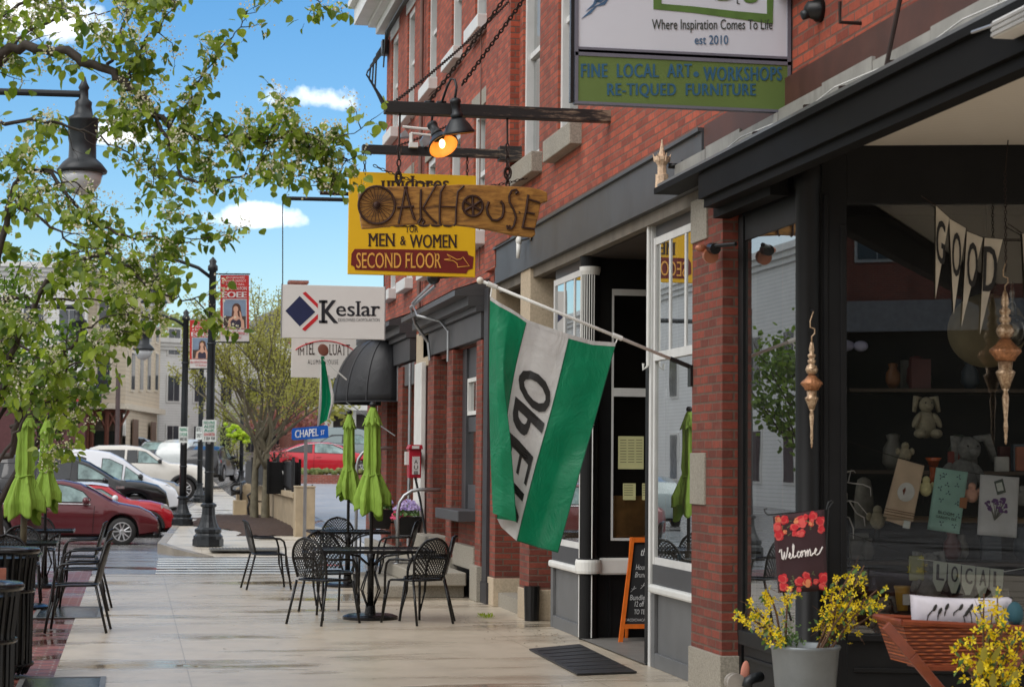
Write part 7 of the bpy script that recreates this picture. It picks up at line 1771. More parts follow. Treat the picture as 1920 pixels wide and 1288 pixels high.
# small soft birds and plush rabbits, branches, vase
PLG = PM('grey_plush', S(120, 120, 117), .95, var=.25, vs=40, bump=.5, bs=120); PLW = PM('cream_plush', S(150, 142, 120), .95, var=.2, vs=40, bump=.5, bs=120); PLP = PM('pink_plush', S(206, 160, 140), .95, var=.2, vs=40, bump=.4); PLY = PM('pale_yellow_plush', S(206, 200, 150), .95, var=.2, vs=40, bump=.4)
def softbird(px, py, mat, lb, o=-.12, k=1.0):
    p = gwin(px, py, o); g = thing('toy_bird', lb, 'toy', p, 0, 'little fabric birds')
    f = MB(); f.ell(p, .042 * k, .04 * k, .05 * k, 14, 9); f.ell(p + Vector((0, -.005, .055 * k)), .026 * k, .026 * k, .027 * k, 12, 8); f.build('body', mat, g, smooth=True)
    f = MB()
    for s_ in (-1, 1): f.ell(p + Vector((s_ * .048 * k, 0, .02 * k)), .018 * k, .012, .024 * k, 8, 6)
    f.build('wing', mat, g, smooth=True); f = MB()
    for s_ in (-1, 1): f.tube([p + Vector((s_ * .015, 0, -.045 * k)), p + Vector((s_ * .02, 0, -.09 * k))], .003, 4)
    f.build('leg', CHAIN, g)
softbird(1736, 916, PLY, 'pale yellow fabric bird between the oat and mint towels'); softbird(1822, 928, PLP, 'pink fabric bird between the mint and white towels'); softbird(1697, 852, PLW, 'cream fabric bird perched above the oat towel', -.2)
softbird(1916, 934, PLG, 'pale fabric bird at the right edge beside the white towel'); softbird(1645, 975, PLW, 'cream fabric bird below the oat towel corner', -.3, 1.2)
def rabbit(px, py, mat, lb, k=1.0, o=-.4, lean=0.0):
    p = gwin(px, py, o); g = thing('plush_rabbit', lb, 'plush toy', p, 0, 'plush rabbits')
    f = MB(); f.ell(p, .09 * k, .075 * k, .12 * k, 16, 10); f.ell(p + Vector((lean * .1, -.02, .16 * k)), .065 * k, .06 * k, .065 * k, 14, 9)
    f.ell(p + Vector((-.07 * k, -.05, -.08 * k)), .05 * k, .07 * k, .04 * k); f.ell(p + Vector((.07 * k, -.05, -.08 * k)), .05 * k, .07 * k, .04 * k); f.ell(p + Vector((-.09 * k, -.03, .03 * k)), .03 * k, .03 * k, .07 * k, 10, 7, Matrix.Rotation(.5, 3, 'Y')); f.ell(p + Vector((.09 * k, -.03, .03 * k)), .03 * k, .03 * k, .07 * k, 10, 7, Matrix.Rotation(-.5, 3, 'Y'))
    f.ell(p + Vector((lean * .12, -.07 * k, .145 * k)), .03 * k, .03 * k, .024 * k, 10, 7); f.build('body', mat, g, smooth=True)
    for s_ in (-1, 1): f = MB(); f.tube([p + Vector((s_ * .04 * k + lean * .1, 0, .21 * k)), p + Vector((s_ * .085 * k + lean * .15, -.01, .22 * k)), p + Vector((s_ * .11 * k + lean * .2, -.02, .10 * k))], [.018 * k, .028 * k, .016 * k], 10); f.build('ear', mat, g, smooth=True)
    f = MB()
    for s_ in (-1, 1): f.ell(p + Vector((s_ * .027 * k + lean * .1, -.075 * k, .175 * k)), .007, .006, .007, 8, 5)
    f.build('eye', INK, g)
rabbit(1740, 1100, PLG, 'grey plush rabbit beside the LOCAL pennants, left of the pillow', 1.0, -.28); rabbit(1800, 900, PLG, 'large grey plush rabbit with long ears behind the mint towel', 1.3, -.55, .5); rabbit(1735, 795, PLW, 'cream plush figure on the back shelf above the towels', .85, -1.3); rabbit(1860, 1170, PLG, 'grey plush rabbit behind the basket chair pillow', 1.0, -.3)
rabbit(1655, 1170, PLG, 'small grey plush rabbit low in the window behind the forsythia', .8, -.35)
p = gwin(1750, 880, -.22); vs_ = thing('vase', 'amber trumpet vase between the oat and mint towels', 'vase', p); f = MB(); f.lathe([(.03, -.14), (.035, -.1), (.022, -.02), (.03, .04), (.055, .075), (.05, .078), (.02, .0)], p, 20); f.build('body', PM('amber_glass', S(176, 84, 40), .15, var=.3, vs=20), vs_, smooth=True)
p = gwin(1690, 1140, -.3); cu = thing('cup', 'yellow cup with a white label low behind the display glass', 'cup', gwin(1692, 1118, -.3)); p = gwin(1692, 1118, -.3); f = MB(); f.lathe([(.035, -.09), (.05, .05), (.055, .055), (.055, .07)], p, 18); f.build('cup_body', PM('mustard_cup', S(190, 150, 60), .5), cu, smooth=True); f = MB(); f.box(p.x - .02, p.x + .03, p.y - .06, p.y - .054, p.z - .05, p.z + .02); f.build('label', WHITEC, cu)
EGG = PM('pale_violet_egg', S(170, 172, 200), .35, var=.06)
for i, (x, y) in enumerate(((1588, 648), (1614, 649))):
    p = gwin(x, y, -.25); f = MB(); f.ell(p, .05, .04, .036, 16, 10); tag(f.build('bulb_light', EGG, smooth=True), ('left' if i == 0 else 'right') + ' of two pale violet bulbs by the display window edge', 'bulb', 'pale bulbs in the window')
p = gwin(1850, 620, -.6); gb = thing('paper_lantern', 'large dim paper globe behind the GOOD pennants', 'lantern', p); f = MB(); f.ell(p, .26, .26, .25, 28, 16); f.build('shade', cloth_mat('paper_globe', S(170, 156, 124), .3, .9), gb, smooth=True); f = MB(); f.tube([p + Vector((0, 0, .25)), p + Vector((0, 0, 1.2))], .006, 5); f.build('cord', BLACKM, gb)
WBR = PM('white_twigs', S(214, 208, 204), .7)
br = thing('twig_branch', 'white curling twigs at the left edge of the display glass', 'branch', gwin(1580, 1000, -.18)); f = MB()
for pts in ([(1578, 890), (1590, 884), (1600, 882), (1604, 886)], [(1578, 902), (1600, 906), (1618, 908), (1632, 914), (1633, 930)], [(1580, 896), (1590, 905), (1596, 880)], [(1578, 915), (1588, 925), (1588, 940)], [(1578, 945), (1592, 938), (1608, 942), (1626, 964)], [(1592, 938), (1606, 962), (1620, 970), (1622, 986)], [(1578, 966), (1592, 970), (1600, 990), (1600, 1010)], [(1578, 975), (1586, 985), (1582, 1005)]):
    f.tube([gwin(x, y, -.18 - .01 * i) for i, (x, y) in enumerate(pts)], [.0045] * (len(pts) - 1) + [.002], 5)
f.build('twig', WBR, br)
for px, py, w_, h_, c, lb in ((1620, 930, .06, .34, S(104, 100, 92), 'tall grey driftwood owl shape behind the white twigs'),):
    p = gwin(px, py + 60, -.5); f = MB(); f.lathe([(w_, 0), (w_ * 1.1, h_ * .5), (w_ * .9, h_ * .8), (w_ * .7, h_ * .95), (w_ * .2, h_)], p, 16); tag(f.build('carving', PM('grey_carving', c, .8, var=.3, vs=20, bump=.4), smooth=True), lb, 'carving')
for i, (px, py, wd, ht, c, lb) in enumerate(((1880, 870, .10, .10, S(180, 180, 176), 'pale framed card behind the white towel'), (1790, 860, .08, .10, S(120, 52, 44), 'dark red box on the shelf behind the mint towel'), (1918, 860, .09, .16, S(150, 92, 70), 'terracotta pot shape on the back shelf at right'), (1720, 1065, .10, .16, S(150, 152, 110), 'pale green card leaning left of the LOCAL pennants'))):
    p = gwin(px, py, -.5 if i < 3 else -.2); f = MB(); f.box(p.x - wd / 2, p.x + wd / 2, p.y, p.y + .03, p.z - ht / 2, p.z + ht / 2); tag(f.build('display_card', PM('card_%s' % ('pale', 'red', 'clay', 'green')[i], c, .7), bevel=.008), lb, 'card')

# dim shelves full of wares at the back of the shop
q = random.Random(31)
for i in range(34):
    u = .45 + q.random() * 2.2; sh = i % 3; z = (.98, 1.62, 2.2)[sh]; p = gp(u, z, -1.35 - q.random() * .3); k = q.uniform(.7, 1.3)
    f = MB()
    if i % 4 == 0: f.box(p.x - .07 * k, p.x + .07 * k, p.y, p.y + .05, p.z, p.z + .2 * k)
    else: f.lathe([(.03 * k, 0), (.06 * k, .05), (.055 * k, .12 * k), (.03 * k, .16 * k), (.04 * k, .19 * k), (.02, .2 * k)], p, 14)
    tag(f.build('shelf_ware', PM('dim_ware_%s' % ('white', 'amber', 'sage', 'rose', 'slate')[i % 5], (S(104, 101, 94), S(112, 70, 36), S(70, 80, 64), S(92, 48, 46), S(58, 64, 72))[i % 5], .5), smooth=i % 4 > 0), 'small dim ware standing on the shelves at the back of the gift shop', 'ware', 'wares on the back shelves')
f = MB()
for z in (.95, 1.59, 2.17): gbox(f, .4, 2.8, z, z + .025, -1.75, -1.3)
f.build('back_shelf', PM('back_shelf_wood', S(66, 52, 40), .6), bldA)
# garden flag
Yg = 11.55
gf = thing('garden_flag', 'dark floral garden flag lettered Welcome on a thin wire stand', 'flag', atY(1552, 1180, Yg))
f = MB(); f.tube([atY(x, y, Yg) for x, y in ((1547, 1190), (1549, 1050), (1554, 952), (1559, 945), (1562, 941), (1559, 938), (1554, 941), (1552, 946), (1549, 956), (1440, 965), (1434, 960), (1433, 954), (1438, 953))], .0045, 6); f.build('wire_stand', BLACKM, gf)
WF = [(1449, 967), (1545, 955), (1552, 1107), (1459, 1111)]
def wf(u, v, o=0.0):
    q = Vector((*WF[0], 0)).lerp(Vector((*WF[1], 0)), u).lerp(Vector((*WF[3], 0)).lerp(Vector((*WF[2], 0)), u), v); return atY(q.x, q.y, Yg - .012 - o + .008 * math.sin(u * 6 + v * 2))
f = MB(); f.grid(lambda u, v: wf(u, v), 12, 14); f.build('cloth', cloth_mat('plum_black_cloth', S(62, 36, 42), .1, .7), gf, smooth=True, solid=.003)
q = random.Random(11); RS = [cloth_mat('rose_red', S(214, 44, 56), .1), cloth_mat('coral_rose', S(232, 96, 92), .1), cloth_mat('peach_rose', S(236, 150, 104), .1), cloth_mat('sage_leaf', S(112, 124, 84), .1)]
for i, (u, v, r, mi) in enumerate(((.08, .15, .10, 1), (.10, .26, .09, 0), (.22, .07, .08, 0), (.40, .18, .075, 0), (.54, .12, .11, 1), (.54, .26, .07, 1), (.78, .06, .08, 0), (.93, .14, .09, 0), (.93, .24, .07, 0), (.30, .16, .06, 3), (.68, .13, .08, 3), (.72, .2, .06, 3), (.3, .26, .05, 3),
                               (.12, .82, .09, 0), (.12, .92, .085, 0), (.44, .87, .085, 0), (.58, .80, .07, 0), (.60, .88, .09, 2), (.93, .84, .10, 0), (.9, .94, .07, 1), (.30, .88, .09, 3), (.78, .88, .09, 3), (.22, .96, .06, 2), (.42, .97, .05, 1), (.72, .77, .05, 3)) + tuple((q.uniform(.04, .96), q.choice((q.uniform(.04, .27), q.uniform(.78, .96))), q.uniform(.04, .065), q.choice((0, 1, 2, 3, 3))) for _ in range(20))):
    f = MB(); n = 9
    for k0 in range(7 if mi < 3 else 3):
        a0 = k0 * 2.4 + i; rr = r * (.62 if mi < 3 else .3); dd = r * (.55 if k0 < 5 else .15) if mi < 3 else r * .5 * (k0 - 1); f.cur = k0 % 2
        cu_, cv_ = u + dd * math.cos(a0 if mi < 3 else i), v + dd * .68 * math.sin(a0 if mi < 3 else i)
        f.add([wf(min(1, max(0, cu_ + rr * math.cos(k * 2 * PI / n))), min(1, max(0, cv_ + rr * .66 * (1 if mi < 3 else .5) * math.sin(k * 2 * PI / n))), .003 + .0008 * k0 + .0005 * (i % 7)) for k in range(n)], [tuple(range(n))])
    f.cur = 0; f.build('printed_rose' if mi < 3 else 'printed_leaf', [RS[mi], RS[0] if mi in (1, 2) else (RS[1] if mi == 0 else RS[3])], gf)
f = MB(); WI = PM('flag_white_ink', S(236, 230, 228), .7)   # brush script: Welcome
for st in ([(0, .72), (.02, .9), (.05, .92), (.05, .6), (.055, .2), (.075, .12), (.10, .45), (.115, .7), (.115, .35), (.13, .12), (.155, .3), (.19, .75), (.20, 1.0)], [(.20, .25), (.235, .32), (.255, .48), (.24, .58), (.222, .42), (.225, .2), (.25, .12), (.29, .22), (.325, .6), (.345, 1.05), (.33, 1.18), (.315, 1.0), (.315, .4), (.33, .14), (.355, .18), (.39, .3)],
           [(.46, .5), (.44, .58), (.415, .42), (.415, .2), (.44, .1), (.47, .2), (.495, .4), (.51, .55), (.495, .5), (.485, .28), (.505, .12), (.53, .25), (.53, .48), (.515, .56), (.55, .5), (.59, .56)], [(.585, .58), (.60, .3), (.595, .1), (.62, .45), (.645, .58), (.65, .35), (.645, .1), (.67, .45), (.70, .60), (.715, .4), (.705, .12), (.73, .1), (.78, .28)],
           [(.77, .25), (.82, .30), (.86, .48), (.845, .6), (.815, .42), (.82, .18), (.86, .08), (.92, .2), (1.0, .62)]):
    f.tube([wf(.08 + .86 * x, .60 - .17 * y - .04 * x, .008) for x, y in [tuple(q_) for q_ in st]], .0042, 5)
f.build('lettering', WI, gf)

# zinc planter with forsythia and a second forsythia at the right edge
ZINC = PM('zinc_bucket', S(122, 128, 132), .4, .45, var=.15, vs=5, bump=.1, grime=.2)
YEL = leaf_mat('forsythia_yellow', S(228, 196, 10), S(246, 224, 50), .35); TWG = PM('brown_twig', S(92, 66, 48), .8, var=.3, vs=30); GLF = leaf_mat('herb_green', S(62, 92, 48), S(100, 130, 70), .3)
def forsythia(lb, base, branches, nfl, seed, fl=.019, parent=None, spread=.035):
    q = random.Random(seed); g = thing('forsythia_plant', lb, 'plant', base); tw = MB(); fb = MB(); lf = MB()
    for br_ in branches:
        pts = [Vector(p_) for p_ in br_]; tw.tube(pts, [.008 - .005 * i / len(pts) for i in range(len(pts))], 5)
        L = len(pts) - 1
        for j in range(nfl):
            t_ = (.22 + .78 * q.random() ** .8) * L; i = min(int(t_), L - 1); c = pts[i].lerp(pts[i + 1], t_ - i)
            c = c + Vector((q.gauss(0, spread), q.gauss(0, spread), q.gauss(0, spread)))
            ax = Vector((q.gauss(0, 1), q.gauss(-.6, 1), q.gauss(.2, 1))).normalized(); o = ax.orthogonal().normalized(); w_ = ax.cross(o); ph = q.uniform(0, 6)
            s_ = fl * q.uniform(.75, 1.25)
            for k in range(4):
                a = ph + k * PI / 2; d = (o * math.cos(a) + w_ * math.sin(a)); e = (-o * math.sin(a) + w_ * math.cos(a))
                fb.add([c, c + d * s_ * .65 + e * s_ * .34 + ax * s_ * .3, c + d * s_ * 1.2 + ax * s_ * .4, c + d * s_ * .65 - e * s_ * .34 + ax * s_ * .3], [(0, 1, 2, 3)])
            if q.random() < .5:
                cc = c + ax * .01; lf.add([cc, cc + o * .03 + w_ * .01, cc + o * .055, cc + o * .03 - w_ * .012], [(0, 1, 2, 3)])
            if q.random() < .18: tw.tube([pts[i].lerp(pts[i + 1], t_ - i), c, c + ax * .08], [.003, .002, .001], 4)
    tw.build('twig', TWG, g); fb.build('blossom', YEL, g); lf.build('leaf', GLF, g)
    return g
Yz = 11.2
pz = atY(1528, 1190, Yz); pb2 = (pz.x, Yz + .17, 0.0)
zb_ = thing('zinc_planter', 'grey zinc bucket planter by the gift shop post', 'planter', pb2)
sc_ = FPX / Yz; rt = 68 / sc_ * 1.0; zt2 = atY(1528, 1208, Yz + .17).z
f = MB(); f.lathe([(rt * .72, 0), (rt * .74, .02), (rt * .98, zt2 - .03), (rt * 1.0, zt2 - .025), (rt * 1.03, zt2 - .01), (rt * 1.0, zt2), (rt * .93, zt2 - .005), (rt * .9, zt2 - .06), (.01, zt2 - .07)], pb2, 40); f.build('bucket', ZINC, zb_, smooth=True)
f = MB(); f.lathe([(rt * .87, .12 + .1), (rt * .885, .235), (rt * .875, .25)], pb2, 36); f.build('band', ZINC, zb_)
base = Vector((pz.x, Yz + .17, zt2 - .05)); q = random.Random(3)
B1 = []
for (x, y, dz) in ((1600, 1065, -.05), (1575, 1080, .05), (1620, 1060, .08), (1560, 1100, 0), (1645, 1105, .05), (1655, 1140, -.02), (1605, 1110, -.1), (1590, 1130, .1), (1660, 1120, .12), (1630, 1130, -.08), (1568, 1130, -.05), (1545, 1160, .05)):
    e = atY(x, y, Yz + .17 + dz); b0 = base + Vector((.09 + q.uniform(-.05, .05), q.uniform(-.05, .05), 0)); B1.append([b0, b0.lerp(e, .35) + Vector((.01, 0, .04)), b0.lerp(e, .7) + Vector((q.uniform(-.02, .02), q.uniform(-.02, .02), .02)), e])
forsythia('forsythia sprays spilling right out of the zinc bucket planter', base, B1, 18, 21)
B2 = []
for (x, y, dz) in ((1385, 1160, -.02), (1400, 1140, .05), (1478, 1115, 0), (1450, 1205, -.05), (1415, 1180, .0), (1440, 1110, .06)):
    e = atY(x, y, Yz + .1 + dz); b0 = base + Vector((-.12, q.uniform(-.05, .05), 0)); B2.append([b0, b0.lerp(e, .45) + Vector((0, 0, .07)), b0.lerp(e, .75) + Vector((0, 0, .05)), e])
forsythia('thin forsythia sprays arching left out of the zinc bucket planter', base + Vector((-.1, 0, 0)), B2, 22, 22, spread=.025)
hb_ = thing('herb_tuft', 'small green herb tuft at the left rim of the zinc bucket', 'plant', base); f = MB()
for i in range(150):
    c = base + Vector((-.10 + q.gauss(0, .04), q.gauss(-.02, .04), .05 + abs(q.gauss(0, .06)))); a = Vector((q.gauss(0, 1), q.gauss(0, 1), q.gauss(.6, 1))).normalized() * .022; b_ = a.orthogonal().normalized() * .009; f.add([c, c + a * .5 + b_, c + a, c + a * .5 - b_], [(0, 1, 2, 3)])
f.build('leaf', GLF, hb_)
Yr = 10.3; base2 = atY(1850, 1330, Yr); B3 = []
for (x, y, dz) in ((1845, 1112, 0), (1870, 1120, .05), (1820, 1200, -.05), (1790, 1215, 0), (1880, 1180, -.1), (1905, 1190, .05), (1925, 1230, 0), (1870, 1240, -.12), (1840, 1260, -.1), (1900, 1260, -.1), (1930, 1140, .1), (1860, 1150, .02), (1890, 1215, .02), (1850, 1180, -.02)):
    e = atY(x, y, Yr + dz); b0 = base2 + Vector((q.uniform(-.04, .06), q.uniform(-.05, .05), 0)); B3.append([b0, b0.lerp(e, .4) + Vector((.01, 0, .02)), b0.lerp(e, .75), e])
forsythia('large bright forsythia filling the lower right corner', base2, B3, 17, 23, .024)
f = MB(); lf2 = thing('fallen_leaf_spray', 'olive green leaves among the right corner forsythia', 'plant', base2)
for (x, y) in ((1838, 1250), (1868, 1225), (1845, 1225), (1862, 1275), (1900, 1270)):
    c = atY(x, y, Yr - .14); a = Vector((q.uniform(-.03, .03), -.01, .045)); b_ = Vector((.03, .012, q.uniform(-.01, .01))); f.add([c - a, c - a * .4 + b_ * .9, c + a * .5 + b_ * .7, c + a, c + a * .5 - b_ * .7, c - a * .4 - b_ * .9], [(0, 1, 2, 3, 4, 5)])
f.build('leaf', leaf_mat('olive_leaf', S(130, 124, 40), S(170, 160, 70), .3), lf2)
pt_ = thing('planter', 'dark planter under the right corner forsythia', 'planter', (base2.x, Yr, 0)); f = MB(); f.lathe([(.14, 0), (.2, base2.z + .02), (.21, base2.z + .03)], (base2.x, Yr, 0), 24); f.build('pot', ZINC, pt_)

# basket chair with pillow
MAHO = PM('reddish_wood', S(124, 58, 36), .4, var=.2, vs=12, coat=.2)
Yb2 = 10.75
bc = thing('basket_chair', 'reddish wooden folding chair frame holding a woven basket', 'chair', atY(1760, 1290, Yb2))
f = MB()
for (pts, yy) in (([(1662, 1172), (1712, 1230), (1775, 1305), (1800, 1340)], Yb2 - .16), ([(1662, 1172), (1712, 1230), (1775, 1305), (1800, 1340)], Yb2 + .3), ([(1985, 1160), (1850, 1300), (1830, 1340)], Yb2 - .10)):
    P = [atY(x, y, yy) for x, y in pts]
    for a, b in zip(P, P[1:]):
        d = (b - a).normalized(); n_ = Vector((-d.z, 0, d.x)) * .028; f.prism([a - n_, b - n_, b + n_, a + n_], (0, .03, 0))
P = [atY(x, y, Yb2 - .12) for x, y in ((1738, 1247), (1830, 1248), (1830, 1258), (1738, 1257))]; f.prism(P[::-1], (0, .3, 0)); f.build('frame', MAHO, bc, bevel=.004)
WV = NT('woven_wicker'); sx_ = WV.n('ShaderNodeSeparateXYZ'); WV.l(WV.pos(coord='World'), sx_.inputs[0])
wa = WV.math('SINE', WV.math('MULTIPLY', sx_.outputs[0], PI / .048)); wb2 = WV.math('SINE', WV.math('MULTIPLY', sx_.outputs[2], PI / .020)); wh = WV.math('MULTIPLY', wa, wb2); edge_ = WV.math('MULTIPLY', WV.math('ABSOLUTE', wb2), 1.3, True)
WV.base(WV.mix(edge_, S(92, 40, 24), WV.ramp(WV.math('ADD', WV.math('MULTIPLY', wh, .35), WV.noise(9, 4, .6)), [(.3, S(122, 58, 34)), (.75, S(172, 92, 54))]))); WV.rough(.42); WV.bump(WV.math('ADD', WV.math('MULTIPLY', wh, .6), edge_), .9, .012)
c0, c1 = atY(1690, 1165, Yb2), atY(1700, 1245, Yb2)
bq = lambda x, y, yy: atY(x, y, yy)
f = MB()
T_ = [bq(1692, 1166, Yb2 - .1), bq(1925, 1178, Yb2 - .1)]; Bt = [bq(1712, 1246, Yb2 - .06), bq(1905, 1252, Yb2 - .06)]; dep = Vector((0, .42, 0)); dep2 = Vector((0, .34, 0))
f.add([T_[0], T_[1], Bt[1], Bt[0], T_[0] + dep, T_[1] + dep, Bt[1] + dep2, Bt[0] + dep2], [(3, 2, 1, 0), (4, 5, 6, 7), (0, 4, 7, 3), (2, 6, 5, 1), (3, 7, 6, 2)]); f.build('basket', WV.m, bc, solid=.012)
f = MB(); r_ = [T_[0], T_[1], T_[1] + dep, T_[0] + dep, T_[0]]
for a, b in zip(r_, r_[1:]): f.tube([a, b], .018, 6)
f.build('basket_rim', MAHO, bc)
PIL = cloth_mat('white_pillow_cloth', S(220, 216, 226), .15, .85)
pl = thing('pillow', 'white pillow printed with dark plant stems lying in the basket', 'pillow', atY(1800, 1160, Yb2 + .05))
PQ = [(1706, 1114), (1898, 1118), (1890, 1176), (1710, 1176)]
def pil(u, v, s_=1):
    q_ = Vector((*PQ[0], 0)).lerp(Vector((*PQ[1], 0)), u).lerp(Vector((*PQ[3], 0)).lerp(Vector((*PQ[2], 0)), u), v)
    b = (max(0, 4 * u * (1 - u)) ** .4) * (max(0, 4 * v * (1 - v)) ** .4)
    return atY(q_.x, q_.y + 5 * math.sin(u * PI) * (1 - v), Yb2 + .06 - s_ * .07 * b)
f = MB(); f.grid(lambda u, v: pil(u, v, 1), 24, 12); f.grid(lambda u, v: pil(u, v, -1), 24, 12); f.build('cushion', PIL, pl, smooth=True, weld=True)
f = MB()
for (pts) in ([(.14, .95), (.17, .6), (.24, .35)], [(.26, .95), (.27, .6), (.29, .45)], [(.32, .95), (.34, .5), (.36, .3)], [(.42, .95), (.43, .5), (.50, .3)], [(.55, .9), (.53, .6), (.56, .5)], [(.62, .9), (.60, .5), (.58, .4)], [(.70, .95), (.66, .6), (.6, .3)], [(.74, .9), (.7, .5), (.68, .3)]):
    f.tube([pil(u, v, 1) + Vector((0, -.004, 0)) for u, v in pts], .0035, 4); c = pil(*pts[-1], 1) + Vector((0, -.005, 0)); f.ell(c, .010, .004, .022, 8, 5, Matrix.Rotation(.5, 3, 'Y'))
f.build('stem_print', INK, pl)
f = MB(); p = atY(1903, 1150, Yb2 - .02); f.ell(p, .045, .06, .07, 12, 8); tag(f.build('teal_pouch', PM('teal_fabric', S(40, 82, 94), .8), smooth=True), 'small teal fabric pouch at the right end of the pillow', 'pouch')
# standpipe and pink ornament low by the pier
Yp_ = 12.7
p = atY(1376, 1278, Yp_); sp2 = thing('standpipe', 'grey capped water pipe low at the foot of the brick pier', 'pipe', p)
f = MB(); f.lathe([(.045, -.06), (.045, -.03), (.06, -.028), (.06, .0), (.052, .002), (.052, .04), (.062, .042), (.062, .07), (.02, .072)], p, 16, Matrix.Rotation(PI / 2, 4, 'X')); f.build('cap', PM('stained_cap', S(150, 144, 136), .6, grime=.6), sp2)
f = MB(); f.tube([atY(1400, 1288, Yp_ - .1), atY(1403, 1276, Yp_ - .1), atY(1412, 1271, Yp_ - .1), atY(1425, 1268, Yp_ - .02)], .034, 12); f.build('elbow', LAMPBLK, sp2, smooth=True)
p = atY(1397, 1262, Yp_ - .03); f = MB(); f.ell(p, .032, .014, .085, 14, 9, Matrix.Rotation(.1, 3, 'Y')); tag(f.build('garden_ornament', PM('pink_plaster', S(206, 136, 116), .7, grime=.4), smooth=True), 'flat pink plaster ornament by the capped water pipe', 'ornament')
# tufts of weeds along the base
wd = thing('weed_tuft', 'yellow green weed tuft at the foot of the brown downspout', 'weed', atZ(912, 1158, 0)); f = MB(); c0 = atZ(912, 1158, 0)
for i in range(40): a = rnd.uniform(0, 6.28); r = rnd.uniform(.02, .10); e = c0 + Vector((r * math.cos(a), r * math.sin(a), rnd.uniform(.01, .05))); f.add([c0 + Vector((r * .7 * math.cos(a), r * .7 * math.sin(a), 0)), e + Vector((.006, 0, 0)), e + Vector((0, 0, .008)), e - Vector((.006, 0, 0))], [(0, 1, 2, 3)])
f.build('leaf', leaf_mat('weed', S(130, 150, 40), S(160, 180, 60), .3), wd)
f = MB()
for i in range(90):
    px = rnd.uniform(860, 1060); p = atZ(px, 1150 + (px - 860) * .2 + abs(rnd.gauss(0, 14)), .004); s_ = rnd.uniform(.008, .03); a = rnd.uniform(0, 3); f.add([p + Vector((s_ * math.cos(a + k * 1.57) * (1 if k % 2 else .4), s_ * math.sin(a + k * 1.57) * (1 if k % 2 else .4), .004 * (k % 2))) for k in range(4)], [(0, 1, 2, 3)])
for i in range(40):
    p = Vector((rnd.uniform(-.4, 4), rnd.uniform(12, 29), .004)); s_ = rnd.uniform(.01, .03); a = rnd.uniform(0, 3); f.add([p + Vector((s_ * math.cos(a + k * 1.57) * (1 if k % 2 else .4), s_ * math.sin(a + k * 1.57) * (1 if k % 2 else .4), .004 * (k % 2))) for k in range(4)], [(0, 1, 2, 3)])
tag(f.build('leaf_litter', PM('leaf_litter', S(92, 76, 54), .8)), 'scattered leaf litter and petals on the pavement', 'leaf litter', kind='stuff')
# ================================================================ BACKGROUND BUILDINGS
def clap_mat(name, c, pitch=.16):
    t = NT(name); g = t.n('ShaderNodeNewGeometry'); sp = t.n('ShaderNodeSeparateXYZ'); t.l(g.outputs['Position'], sp.inputs[0])
    fr_ = t.math('FRACT', t.math('DIVIDE', sp.outputs[2], pitch)); ln = t.math('GREATER_THAN', fr_, .86)
    nz = t.noise(1.2, 5, .6, g.outputs['Position'])
    b = t.mix(t.math('MULTIPLY', ln, .5), t.ramp(nz, [(.3, tuple(x * .9 for x in c[:3])), (.7, c[:3])]), tuple(x * .45 for x in c[:3]) + (1,))
    t.base(b); t.rough(.65); t.bump(fr_, .5, .02); return t.m
BEIGE = clap_mat('beige_clapboard', S(214, 200, 178), .2); BEIGE2 = PM('beige_trim', S(216, 206, 188), .6, coord='World'); WCLAP = clap_mat('white_clapboard', S(226, 226, 224), .14); GCLAP = clap_mat('grey_white_clapboard', S(224, 226, 226), .15)
ROOFG = PM('grey_roof', S(96, 94, 94), .8, var=.2, vs=3, coord='World'); DGLASS = PM('dark_window_glass', S(62, 68, 74), .08, var=.4, vs=.8, coat=.5, coord='World')
def house(name, lb, cat, org, rz, W, D, H, wall, floors, wtrim=WHITEC, roof='flat', base_mat=None, base_h=0, ncol=4, ncol2=3, wsz=(.9, 1.5), z0=0.0):
    """box building: front along +x at y=0 facing -y (local), side on -x and +x"""
    b = thing(name, lb, cat, (0, 0, 0), 0)
    f = MB(); f.box(0, W, 0, D, -1.5, H); f.build('wall', wall, b)
    if base_h:
        f = MB(); f.box(-.03, W + .03, -.03, D * .99, -1.5, base_h); f.build('ground_floor', base_mat, b)
    if roof == 'flat':
        f = MB()
        for (p_, z_, h_) in ((.15, H - .5, .2), (.3, H - .3, .2), (.45, H - .1, .25)): f.box(-p_, W + p_, -p_, D + p_, z_, z_ + h_)
        f.build('cornice', wtrim, b)
    else:
        f = MB(); r = W * .42
        f.prism([(-.4, -.4, H), (W + .4, -.4, H), (W / 2, -.4, H + r)], (0, D + .8, 0)); f.build('roof', ROOFG, b)
    for zf in floors:
        for i in range(ncol):
            xc = W * (i + .5) / ncol; f = MB(); ww, wh = wsz
            f.box(xc - ww/2 - .1, xc + ww/2 + .1, -.06, -.004, zf - .1, zf + wh + .1); w_ = f.build('window', wtrim, b)
            f = MB(); f.box(xc - ww/2, xc - .02, -.085, -.061, zf, zf + wh); f.box(xc + .02, xc + ww/2, -.085, -.061, zf, zf + wh); f.build('pane', DGLASS, w_)
        for i in range(ncol2):
            yc = D * (i + .5) / ncol2
            for xx, sgn in ((0, -1), (W, 1)):
                f = MB(); f.box(xx + sgn * .004, xx + sgn * .06, yc - .55, yc + .55, zf - .1, zf + wsz[1] + .1); w_ = f.build('window', wtrim, b)
                f = MB(); f.box(xx + sgn * .061, xx + sgn * .085, yc - .45, yc + .45, zf, zf + wsz[1]); f.build('pane', DGLASS, w_)
    b.location = (*org[:2], z0); b.rotation_euler = (0, 0, rz); return b
